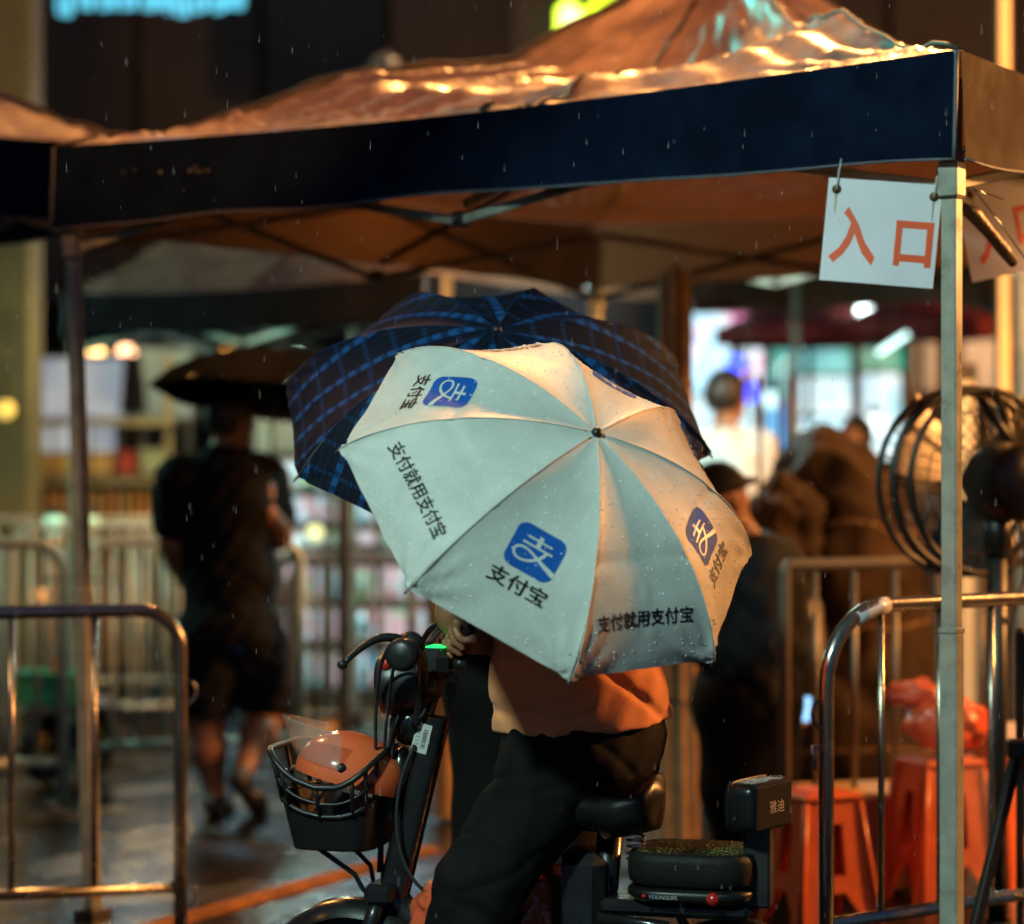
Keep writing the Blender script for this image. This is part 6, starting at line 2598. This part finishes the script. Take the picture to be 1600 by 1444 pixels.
def stool(label, px, D, h, wb, rotz, slot=True):
    """square plastic stool: flared legs, skirt, slots in each side"""
    loc = Vector(((px - 800) / FPX * D, D, 0))
    t = thing("plastic_stool", label, "stool", loc, group="red plastic stools")
    rot = Matrix.Rotation(R(rotz), 3, 'Z')
    wt = wb * .66

    def Q(x, y, z):
        return loc + rot @ Vector((x, y, z))

    def half(z):
        return lerp(wb / 2, wt / 2, (z / h) ** .8)
    mb = MB()
    mb.box(Q(0, 0, h - .008), (wt + .02, wt + .02, .022), rot, .008)
    mb.box(Q(0, 0, h + .005), (wt - .05, wt - .05, .008), rot, .003)
    mb.build("seat", m_stool, t)
    # four sides, each a grid with openings: slot in the middle, arch at the foot
    nu, nz = 22, 24
    for s in range(4):
        rs_ = Matrix.Rotation(PI / 2 * s, 3, 'Z')
        mb = MB()
        for th_, rev in ((0.0, False), (.007, True)):
            vs = []
            for j in range(nz + 1):
                z = h * j / nz
                for i in range(nu + 1):
                    u = i / nu * 2 - 1
                    hh = half(z) - th_
                    p = rs_ @ Vector((u * hh, -hh, z))
                    vs.append(Q(p.x, p.y, p.z))
            fs = []
            for j in range(nz):
                for i in range(nu):
                    u, zz = ((i + .5) / nu * 2 - 1), (j + .5) / nz
                    arch = (abs(u) / .62) ** 2 + (zz / .30) ** 2 < 1
                    sl = slot and abs(u) < .23 and .42 < zz < .80
                    if arch or sl:
                        continue
                    a = j * (nu + 1) + i
                    q = (a, a + 1, a + nu + 2, a + nu + 1)
                    fs.append(q[::-1] if rev else q)
            mb.add(vs, fs, False)
        mb.build("leg_panel", m_stool, t)
        if s < 4:
            mb = MB()
            p0, p1 = rs_ @ Vector((-half(0), -half(0), 0)), rs_ @ Vector((-wt / 2, -wt / 2, h - .02))
            mb.tube([Q(p0.x, p0.y, .004), Q(*(p0.lerp(p1, .5))), Q(p1.x, p1.y, p1.z)], [.011, .010, .010], 8)
            mb.build("leg", m_stool, t)
    return t


stool("red plastic stool behind the scooter's back rest", 1276, 7.55, .42, .29, 24)
stool("red plastic stool with the red bag on it, right of the front post's foot", 1468, 7.95, .475, .31, 20)
stool("red plastic stool at the right edge holding a pale crumpled bag", 1572, 8.3, .44, .29, 35)

t = thing("plastic_bag", "bright red knotted plastic bag sitting on a stool behind the front post", "plastic bag", P(1470, 1170, 7.95))
crumpled(P(1478, 1128, 7.95), (.135, .12, .105), 3.0, neck=.02).build("film", m_redbag, t)
c = P(1432, 1085, 7.93)
mb = crumpled(c, (.10, .03, .045), 8.0, res=(40, 24), amp=.45)
mb.build("handle_loop", m_redbag, t)
m_palebag = M("pale_plastic_film", (0.62, 0.42, 0.30), 0.3, var=0.2, trans=0.1, bump=0.4, bscale=70, dist=0.004)
t = thing("plastic_bag", "pale crumpled plastic bag on the stool at the right edge", "plastic bag", P(1570, 1175, 8.3))
crumpled(P(1572, 1170, 8.28), (.11, .10, .085), 5.0).build("film", m_palebag, t)
m_card = M("brown_cardboard", (0.34, 0.19, 0.09), 0.75, var=0.15, vscale=8)
t = thing("cardboard_box", "brown cardboard box with a pale open lid between the two front stools", "box", (*gx(1362, 8.1), 0))
x, y = gx(1345, 8.2)
rot = Matrix.Rotation(R(12), 3, 'Z')
mb = MB()
mb.box((x, y, .17), (.36, .3, .30), rot, .006)
mb.build("body", m_card, t)
mb = MB()
mb.box((x, y, .335), (.40, .34, .022), rot, .004)
mb.build("lid", M("pale_lid", (0.58, 0.38, 0.18), 0.5, var=0.1), t)

# ------------------------------------------------------------------ big drum fan
DF = 7.3
fc = P(1517, 752, DF)
fan = thing("pedestal_fan", "big black pedestal fan seen from behind beside the front post", "fan", (fc.x, fc.y, 0))
m_fan = M("black_fan_enamel", (0.014, 0.013, 0.012), 0.4, var=0.2)
fdir = Vector((-.45, .88, .0)).normalized()     # blows away from the camera
fr1 = Vector((fdir.y, -fdir.x, 0))
fup = Vector((0, 0, 1))
RF = .275


def ring(r, off, n=48):
    return [fc + fdir * off + (fr1 * math.cos(2 * PI * i / n) + fup * math.sin(2 * PI * i / n)) * r for i in range(n)]


for off in (-.07, .09):
    mb = MB()
    mb.tube(ring(RF, off), .010, 8, closed=True)
    mb.build("cage_ring", m_fan, fan)
mb = MB()
mb.tube(ring(RF + .003, .01), .014, 8, closed=True)
mb.build("cage_ring", m_fan, fan)
for off, hub in ((-.07, -.13), (.09, .15)):
    for rr_ in (.12, .22):
        mb = MB()
        mb.tube(ring(rr_, lerp(hub, off, rr_ / RF)), .0025, 6, closed=True)
        mb.build("guard_ring", m_fan, fan)
    for i in range(40):
        a = 2 * PI * i / 40
        d = fr1 * math.cos(a) + fup * math.sin(a)
        mb = MB()
        mb.tube([fc + fdir * hub + d * .05, fc + fdir * lerp(hub, off, .7) + d * .2, fc + fdir * off + d * RF], .0018, 5)
        mb.build("guard_wire", m_fan, fan)
for i in range(3):
    a = 2 * PI * i / 3 + .5
    d = fr1 * math.cos(a) + fup * math.sin(a)
    e = fdir.cross(d)

    def bl(u, v, d=d, e=e):
        wv = .07 + .07 * u
        return fc + d * (.06 + .22 * u) + e * ((v - .5) * 2 * wv) + fdir * (.04 * (v - .5) * 2)
    mb = MB()
    mb.grid(bl, 8, 6)
    mb.grid(lambda u, v: bl(u, 1 - v) + fdir * .003, 8, 6)
    mb.build("blade", m_darksteel, fan)
mb = MB()
mc = fc - fdir * .17
mb.lathe([(0, -.17), (.05, -.165), (.098, -.15), (.115, -.12), (.118, -.02), (.105, .03), (.06, .06), (.03, .14), (0, .14)], mc - fr1 * .035, fdir, 32)
mot = mb.build("motor", m_fan, fan)
mb = MB()
mb.lathe([(0, -.182), (.022, -.180), (.030, -.168), (.030, -.160)], mc - fr1 * .035, fdir, 20)
mb.build("motor_cap", M("tan_cap", (0.36, 0.25, 0.13), 0.4, var=.2), mot)
mb = MB()
for dx in (-.17, .17):
    mb.tube([fc + fup * RF * .93 + fr1 * dx * .2 - fdir * .08, mc + fup * .10 + fr1 * .03], .014, 8)
mb.build("bracket", m_fan, fan)
mb = MB()
b_ = mc - fr1 * .035
mb.tube([Vector((b_.x, b_.y, .04)), Vector((b_.x, b_.y, b_.z - .08))], .028, 12)
mb.tube([Vector((b_.x, b_.y, b_.z - .22)), Vector((b_.x, b_.y, b_.z - .08))], .04, 12)
mb.build("pole", m_fan, fan)
mb = MB()
mb.lathe([(0, 0), (.24, 0), (.24, .02), (.2, .05), (.05, .07), (.04, .1)], (b_.x, b_.y, 0), (0, 0, 1), 32)
mb.build("base", m_fan, fan)
mb = MB()
mb.tube(bez(mc - fr1 * .035 - fdir * .1 - fup * .1, mc - fdir * .14 - fup * .3, mc - fdir * .02 - fup * .35, mc - fup * .5, 14), .005, 6)
mb.build("cord", m_rubber, fan)

# ------------------------------------------------------------------ folding stand with the blue board, right edge
t = thing("board_stand", "black folding stand with a blue board at the right edge", "stand", (*gx(1590, 6.35), 0))
m_blueboard = M("blue_board", (0.012, 0.035, 0.22), 0.4, var=0.1)
mb = MB()
mb.beam(P(1592, 1165, 6.3), P(1592 - 100, 1580, 6.2), .022, .03, ch=.003)
mb.build("leg", m_fan, t)
mb = MB()
mb.beam(P(1592, 1165, 6.3), P(1720, 1580, 6.2), .022, .03, ch=.003)
mb.build("leg", m_fan, t)
mb = MB()
mb.beam(P(1594, 985, 6.32), P(1594, 1560, 6.75), .022, .03, ch=.003)
mb.build("leg", m_fan, t)
mb = MB()
c = P(1640, 1032, 6.36)
mb.box(c, (.15, .03, .18), Matrix.Rotation(R(-8), 3, 'Y'), .006)
mb.build("board_back", m_fan, t)
mb = MB()
mb.box(c - Vector((0, .019, 0)), (.125, .006, .155), Matrix.Rotation(R(-8), 3, 'Y'), .002)
mb.build("board", m_blueboard, t)
mb = MB()
mb.tube([P(1545, 1395, 6.45), P(1600, 1402, 6.45)], .006, 8)
mb.build("cross_bar", m_fan, t)
mb = MB()
mb.box(P(1592, 1170, 6.29), (.06, .05, .05), None, .008)
mb.build("hinge", m_fan, t)

# ------------------------------------------------------------------ covered heap behind the barrier
m_tarp = M("dark_brown_tarp", (0.030, 0.016, 0.007), 0.8, var=0.35, vscale=6, bump=0.4, bscale=25, dist=0.01, spec=.2)
DH = 10.0
hx = P(1292, 0, DH).x
t = thing("covered_heap", "big heap of goods under a lumpy dark brown tarpaulin", "tarpaulin heap", (hx, DH, 0))
mb = MB()


def heap(u, v):
    a = 2 * PI * u
    rr_ = v
    z = 1.50 * (1 - rr_ ** 3.2) * (1 - .10 * rr_)
    x_ = .40 * rr_ * math.cos(a) * (1 + .18 * math.sin(rr_ * 3))
    y_ = .42 * rr_ * math.sin(a)
    q = Vector((x_ * 2.6, y_ * 2.6, z * 2.2))
    k = .13 * mnoise.noise(q + Vector((3, 1, 2))) + .09 * (1 - abs(mnoise.noise(q * 2.3))) + .02 * mnoise.noise(q * 6)
    n_ = Vector((math.cos(a) * rr_, math.sin(a) * rr_, .5)).normalized()
    p = Vector((hx + x_ + .02, DH + y_, z)) + n_ * k
    p.z = max(p.z, .0)
    return p


mb.grid(heap, 90, 60, wrap=True)
mb.build("tarpaulin", m_tarp, t)
mb = MB()
for i in range(3):
    zz = .45 + .33 * i
    mb.tube([heap(k / 40, 1 - .06 - .16 * i) + Vector((0, 0, .012)) for k in range(40)], .007, 6, closed=True)
mb.build("rope", m_wood, t)
# smaller bundle at its left foot
t = thing("covered_bundle", "lower dark bundle leaning against the covered heap on its left", "bundle", (*gx(1222, 9.7), 0))
crumpled(P(1228, 850, 9.75), (.20, .2, .26), 12.0, amp=.25).build("cloth", m_tarp, t)
mb = MB()
mb.lathe([(.16, 0), (.18, .02), (.18, .9), (.15, .92), (0, .92)], (*gx(1228, 9.75), 0), (0, 0, 1), 20)
mb.build("drum", m_darksteel, t)

# ------------------------------------------------------------------ slatted stall front at the left
m_slat = M("orange_slat", (0.52, 0.22, 0.045), 0.55, var=0.25, vscale=5, bump=0.15, bscale=40)
m_slat2 = M("tan_slat", (0.40, 0.25, 0.09), 0.55, var=0.25, vscale=5, bump=0.15, bscale=40)
m_rail = M("olive_rail", (0.22, 0.20, 0.10), 0.5, var=0.2)
DS = 14.6
t = thing("slatted_stall", "market stall with an orange slatted front behind the queue barriers", "stall", (*gx(150, DS), 0))
a0, a1 = P(-60, 0, DS).x, P(262, 0, DS).x
n = 13
rs_ = random.Random(4)
for i in range(n):
    x = lerp(P(62, 0, DS).x, P(240, 0, DS).x, i / (n - 1))
    mb = MB()
    mb.box((x, DS + rs_.uniform(-.01, .01), .76), (.030, .022, 1.06 + rs_.uniform(-.03, .03)), None, .003)
    mb.build("slat", m_slat if i % 3 else m_slat2, t)
for z, yy in ((1.335, DS - .06), (1.69, DS - .04), (.93, DS - .03)):
    mb = MB()
    mb.box(((a0 + a1) / 2, yy, z), (a1 - a0 + .1, .035, .045), None, .006)
    mb.build("rail", m_rail, t)
for x in (a0, P(48, 0, DS).x, P(262, 0, DS).x):
    mb = MB()
    mb.box((x, DS + .05, 1.05), (.05, .05, 2.1), None, .005)
    mb.build("post", m_rail, t)
mb = MB()
mb.box(((a0 + a1) / 2 + .2, DS + .30, 1.36), (a1 - a0 - .3, .42, .03), None, .004)
mb.build("counter", m_wood, t)
mb = MB()
mb.box((P(12, 0, DS).x, DS + .16, 1.05), (.2, .06, .55), None, .008)
mb.build("dark_door", m_dkwall, t)
trays = [(70, 178, 708, 742, (0.50, 0.33, 0.10), "long yellow tray of goods on the slatted stall's counter"),
         (186, 214, 706, 742, (0.40, 0.045, 0.025), "small dark red box beside the yellow tray on the stall"),
         (222, 262, 702, 742, (0.34, 0.42, 0.26), "pale green bundle at the right end of the stall counter")]
for x0, x1, y0, y1, col, lab in trays:
    a, c = P(x0, y1, DS + .25), P(x1, y0, DS + .25)
    tb_ = thing("goods_box", lab, "box", ((a.x + c.x) / 2, DS + .25, 1.376), group="goods on the stall counter")
    mb = MB()
    h_ = (c.z - a.z) * .9
    mb.box(((a.x + c.x) / 2, DS + .25, 1.376 + h_ / 2), (c.x - a.x, .2, h_), None, .012)
    mb.build("body", M("goods_paint", col, .5, var=.25, vscale=10), tb_)
    mb = MB()
    mb.box(((a.x + c.x) / 2, DS + .25, 1.376 + h_ + .006), (c.x - a.x + .015, .215, .02), None, .006)
    mb.build("lid", M("goods_paint", tuple(q * .8 for q in col), .5, var=.2), tb_)
t = thing("hanging_coat", "dark coat hanging between the two pale lit panels", "coat", P(206, 600, 15.4))
mb = MB()
c = P(206, 600, 15.4)
mb.grid(lambda u, v: c + Vector(((u - .5) * .16 * (.6 + .5 * v), .04 * math.sin(u * PI * 4 + v * 2) + .03 * math.sin(u * PI), .19 - .38 * v)), 24, 16)
mb.grid(lambda u, v: c + Vector(((.5 - u) * .16 * (.6 + .5 * v), .05 + .04 * math.sin((1 - u) * PI * 4 + v * 2) + .03 * math.sin(u * PI), .19 - .38 * v)), 24, 16)
mb.build("cloth", M("dark_coat_cloth", (0.02, 0.016, 0.02), .8, var=.2), t)
mb = MB()
mb.tube([c + Vector((-.07, .02, .17)), c + Vector((0, .02, .22)), c + Vector((.07, .02, .17))], .006, 6)
mb.tube([c + Vector((0, .02, .22)), c + Vector((0, .02, .32)), c + Vector((0, .5, .32))], .004, 6)
mb.build("hanger", m_darksteel, t)

# ------------------------------------------------------------------ lit display shelf in the middle
DD = 13.6
sx0, sx1 = P(425, 0, DD).x, P(668, 0, DD).x
shelf = thing("display_shelf", "lit display shelf packed with pale goods behind the dark barriers", "shelf", ((sx0 + sx1) / 2, DD, 0))
ztop = 1.50
zs = [.16, .42, .66, .90, 1.10, 1.29]
m_shelf = M("dark_shelf_board", (0.10, 0.08, 0.05), .5, var=.2)
m_strip = glow("shelf_light", (0.55, 0.92, 1.0), 20)
m_backlit = glow_picture("shelf_back_light", [(0.16, 0.50, 0.62), (0.55, 0.78, 0.85), (0.62, 0.36, 0.40), (0.36, 0.58, 0.36), (0.12, 0.42, 0.60)], .8, 7.0, 2.0)
for z in zs + [ztop]:
    mb = MB()
    mb.box(((sx0 + sx1) / 2, DD + .16, z), (sx1 - sx0, .34, .022), None, .003)
    sh_ = mb.build("shelf_board", m_shelf, shelf)
    mb = MB()
    mb.box(((sx0 + sx1) / 2, DD - .012, z - .012), (sx1 - sx0, .014, .052), None, .003)
    mb.build("shelf_lip", m_shelf, sh_)
    if z > .2:
        mb = MB()
        mb.box(((sx0 + sx1) / 2, DD + .012, z - .020), (sx1 - sx0 - .06, .02, .012))
        mb.build("light_strip", m_strip, sh_)
for x in (sx0, lerp(sx0, sx1, .36), lerp(sx0, sx1, .68), sx1):
    mb = MB()
    mb.box((x, DD + .155, (ztop + .02) / 2), (.03, .36, ztop + .02), None, .003)
    mb.build("upright", m_shelf, shelf)
mb = MB()
mb.box(((sx0 + sx1) / 2, DD + .345, ztop / 2), (sx1 - sx0, .02, ztop))
mb.build("lit_back", m_backlit, shelf)
mb = MB()
mb.box(((sx0 + sx1) / 2, DD - .02, .08), (sx1 - sx0, .03, .14), None, .004)
mb.build("kick_board", m_shelf, shelf)
m_yg = glow("yellow_green_header", (0.45, 0.62, 0.12), .55)
mb = MB()
mb.box((P(505, 0, DD).x, DD - .03, 1.37), (P(532, 0, DD).x - P(470, 0, DD).x, .02, .07), None, .004)
mb.build("header_strip", m_yg, shelf)
goods_cols = {"pale_blue": (0.45, 0.66, 0.75), "white": (0.74, 0.76, 0.76), "pink": (0.70, 0.30, 0.32), "teal": (0.10, 0.42, 0.46), "green": (0.34, 0.52, 0.24), "cream": (0.66, 0.58, 0.38)}
gm = {k: M("packet_" + k, c, .4, var=.15, vscale=20) for k, c in goods_cols.items()}
protos = {}
for k in goods_cols:
    g = thing("goods_packet", f"small {k.replace('_', ' ')} packet standing on the lit display shelf", "packet", (0, 0, 0), group="packets on the lit display shelf")
    mb = MB()
    mb.box((0, 0, .065), (.055, .08, .13), None, .006)
    mb.build("carton", gm[k], g)
    mb = MB()
    mb.box((0, -.0415, .085), (.040, .003, .045), None, .001)
    mb.build("front_print", gm["white" if k != "white" else "teal"], g)
    mb = MB()
    mb.box((0, 0, .134), (.05, .06, .010), None, .003)
    mb.build("flap", gm[k], g)
    protos[k] = g
used = set()
rows = [[] for _ in zs]
rg = random.Random(21)
for zi, z in enumerate(zs):
    x = sx0 + .06
    gap = (zs + [ztop])[zi + 1] - z
    while x < sx1 - .05:
        if min(abs(x - q) for q in (lerp(sx0, sx1, .36), lerp(sx0, sx1, .68))) > .055 and rg.random() < .78:
            k = rg.choice(["pale_blue", "white", "pink", "teal", "green", "cream", "pale_blue", "white", "white"])
            g = protos[k] if k not in used else copy_tree(protos[k])
            used.add(k)
            g.location = (x, DD + .12 + rg.uniform(-.03, .03), z + .011)
            g.scale = (rg.uniform(.85, 1.15),) * 2 + (min(1.2, gap / .20) * rg.uniform(.8, 1.05),)
            rows[zi].append((x, g, k))
        x += rg.uniform(.062, .085)
ORD = ["leftmost", "second from left", "third from left", "fourth from left", "fifth from left", "sixth from left", "seventh from left", "eighth from left", "ninth from left", "tenth from left", "eleventh from left", "twelfth from left"]
for zi, rw in enumerate(rows):
    for i, (x_, g, k) in enumerate(rw):
        g['label'] = f"{k.replace('_', ' ')} packet, {ORD[min(i, 11)]} on the {['lowest', 'second lowest', 'third lowest', 'third highest', 'second highest', 'top'][zi]} level of the lit shelf"
for k in goods_cols:
    if k not in used:
        for o in list(protos[k].children) + [protos[k]]:
            bpy.data.objects.remove(o)

# low warm lit boxes on the ground in front of the shelf
for i, (px, py, D, col, s, lab) in enumerate([(500, 1165, 12.2, (0.62, 0.34, 0.14), 0.0, "pale orange carton on the wet ground behind the basket"),
                                              (455, 1160, 12.4, (0.55, 0.36, 0.20), 0.0, "tan carton on the wet ground right of the walking man")]):
    x, y = gx(px, D)
    t = thing("ground_carton", lab, "carton", (x, y, 0), group="cartons on the ground")
    mb = MB()
    mb.box((x, y, .09), (.24, .18, .18), Matrix.Rotation(R(15 + 20 * i), 3, 'Z'), .012)
    mb.build("body", M("carton_board", col, .6, var=.15), t)
    mb = MB()
    mb.box((x, y, .182), (.12, .17, .006), Matrix.Rotation(R(15 + 20 * i), 3, 'Z'), .002)
    mb.build("tape", m_palebag, t)

# ------------------------------------------------------------------ hand cart with rubber wheels, lower left
DC = 10.9
t = thing("hand_cart", "dark hand cart with two rubber wheels and a green crate tray at the lower left", "hand cart", (*gx(105, DC), 0))
for px, dy in ((72, 0.0), (142, .12)):
    x, y = gx(px, DC + dy)
    mb = MB()
    mb.tube([(x + .045 * 0 + .13 * math.cos(2 * PI * i / 28) * .5, y + .13 * math.cos(2 * PI * i / 28) * .85, .165 + .13 * math.sin(2 * PI * i / 28)) for i in range(28)], .033, 10, closed=True)
    wh_ = mb.build("wheel", m_rubber, t)
    mb = MB()
    mb.lathe([(0, -.02), (.09, -.02), (.10, 0), (.09, .02), (0, .02)], (x, y, .165), (.86, -.5, 0), 20)
    mb.build("rim", M("brass_rim", (0.5, 0.36, 0.12), .25, metal=.8), wh_)
x, y = gx(107, DC)
mb = MB()
mb.box((x, y + .1, .34), (.42, .5, .04), Matrix.Rotation(R(15), 3, 'Z'), .008)
mb.build("deck", m_darksteel, t)
mb = MB()
mb.tube([Vector((x - .2, y + .3, .34)), Vector((x - .22, y + .4, .9)), Vector((x + .14, y + .5, .9)), Vector((x + .18, y + .38, .34))], .016, 8)
mb.build("handle", m_darksteel, t)
m_crate = M("green_crate", (0.05, 0.34, 0.20), .45, var=.15)
t = thing("plastic_crate", "green plastic crate riding on the hand cart", "crate", (x - .06, y + .05, .36))
cx_, cy_ = x - .08, y + .06
mb = MB()
for dx, dy, sx_, sy_ in ((0, -.13, .3, .012), (0, .13, .3, .012), (-.145, 0, .012, .26), (.145, 0, .012, .26)):
    mb.box((cx_ + dx, cy_ + dy, .43), (sx_, sy_, .13), None, .003)
mb.box((cx_, cy_, .368), (.29, .25, .012), None, .002)
mb.build("crate_walls", m_crate, t)
mb = MB()
mb.tube([(cx_ - .15, cy_ - .14, .497), (cx_ + .15, cy_ - .14, .497), (cx_ + .15, cy_ + .14, .497), (cx_ - .15, cy_ + .14, .497)], .008, 6, closed=True)
mb.build("crate_rim", m_crate, t)
m_cone = M("orange_bottle", (0.75, 0.16, 0.03), .4)
t = thing("orange_bottle", "small orange bottle standing in the green crate", "bottle", (cx_ + .02, cy_, .375))
mb = MB()
mb.lathe([(0, 0), (.035, 0), (.036, .13), (.014, .17), (.014, .20), (0, .20)], (cx_ + .02, cy_, .375), (0, 0, 1), 16)
mb.build("body", m_cone, t)
mb = MB()
mb.lathe([(0, .2), (.016, .2), (.016, .225), (0, .228)], (cx_ + .02, cy_, .375), (0, 0, 1), 14)
mb.build("cap", m_white, t)
# ------------------------------------------------------------------ rain: single falling drops
rr_ = random.Random(77)
mb = MB()
for i in range(480):
    D = rr_.uniform(4.7, 6.6)
    p = P(rr_.uniform(-40, 1640), rr_.uniform(-30, 1444), D)
    if p.z < .05:
        continue
    s = rr_.uniform(.0003, .0007)
    L = s * rr_.uniform(14, 40)
    V = [p + Vector((0, 0, L)), p + Vector((s, 0, 0)), p + Vector((0, s, 0)), p + Vector((-s, 0, 0)), p + Vector((0, -s, 0)), p - Vector((0, 0, s * 2))]
    mb.add(V, [(0, 1, 2), (0, 2, 3), (0, 3, 4), (0, 4, 1), (5, 2, 1), (5, 3, 2), (5, 4, 3), (5, 1, 4)], True)
stuff(mb.build("rain", M("falling_water", (0.34, 0.36, 0.37), 0.1, var=0)))
bpy.context.view_layer.update()
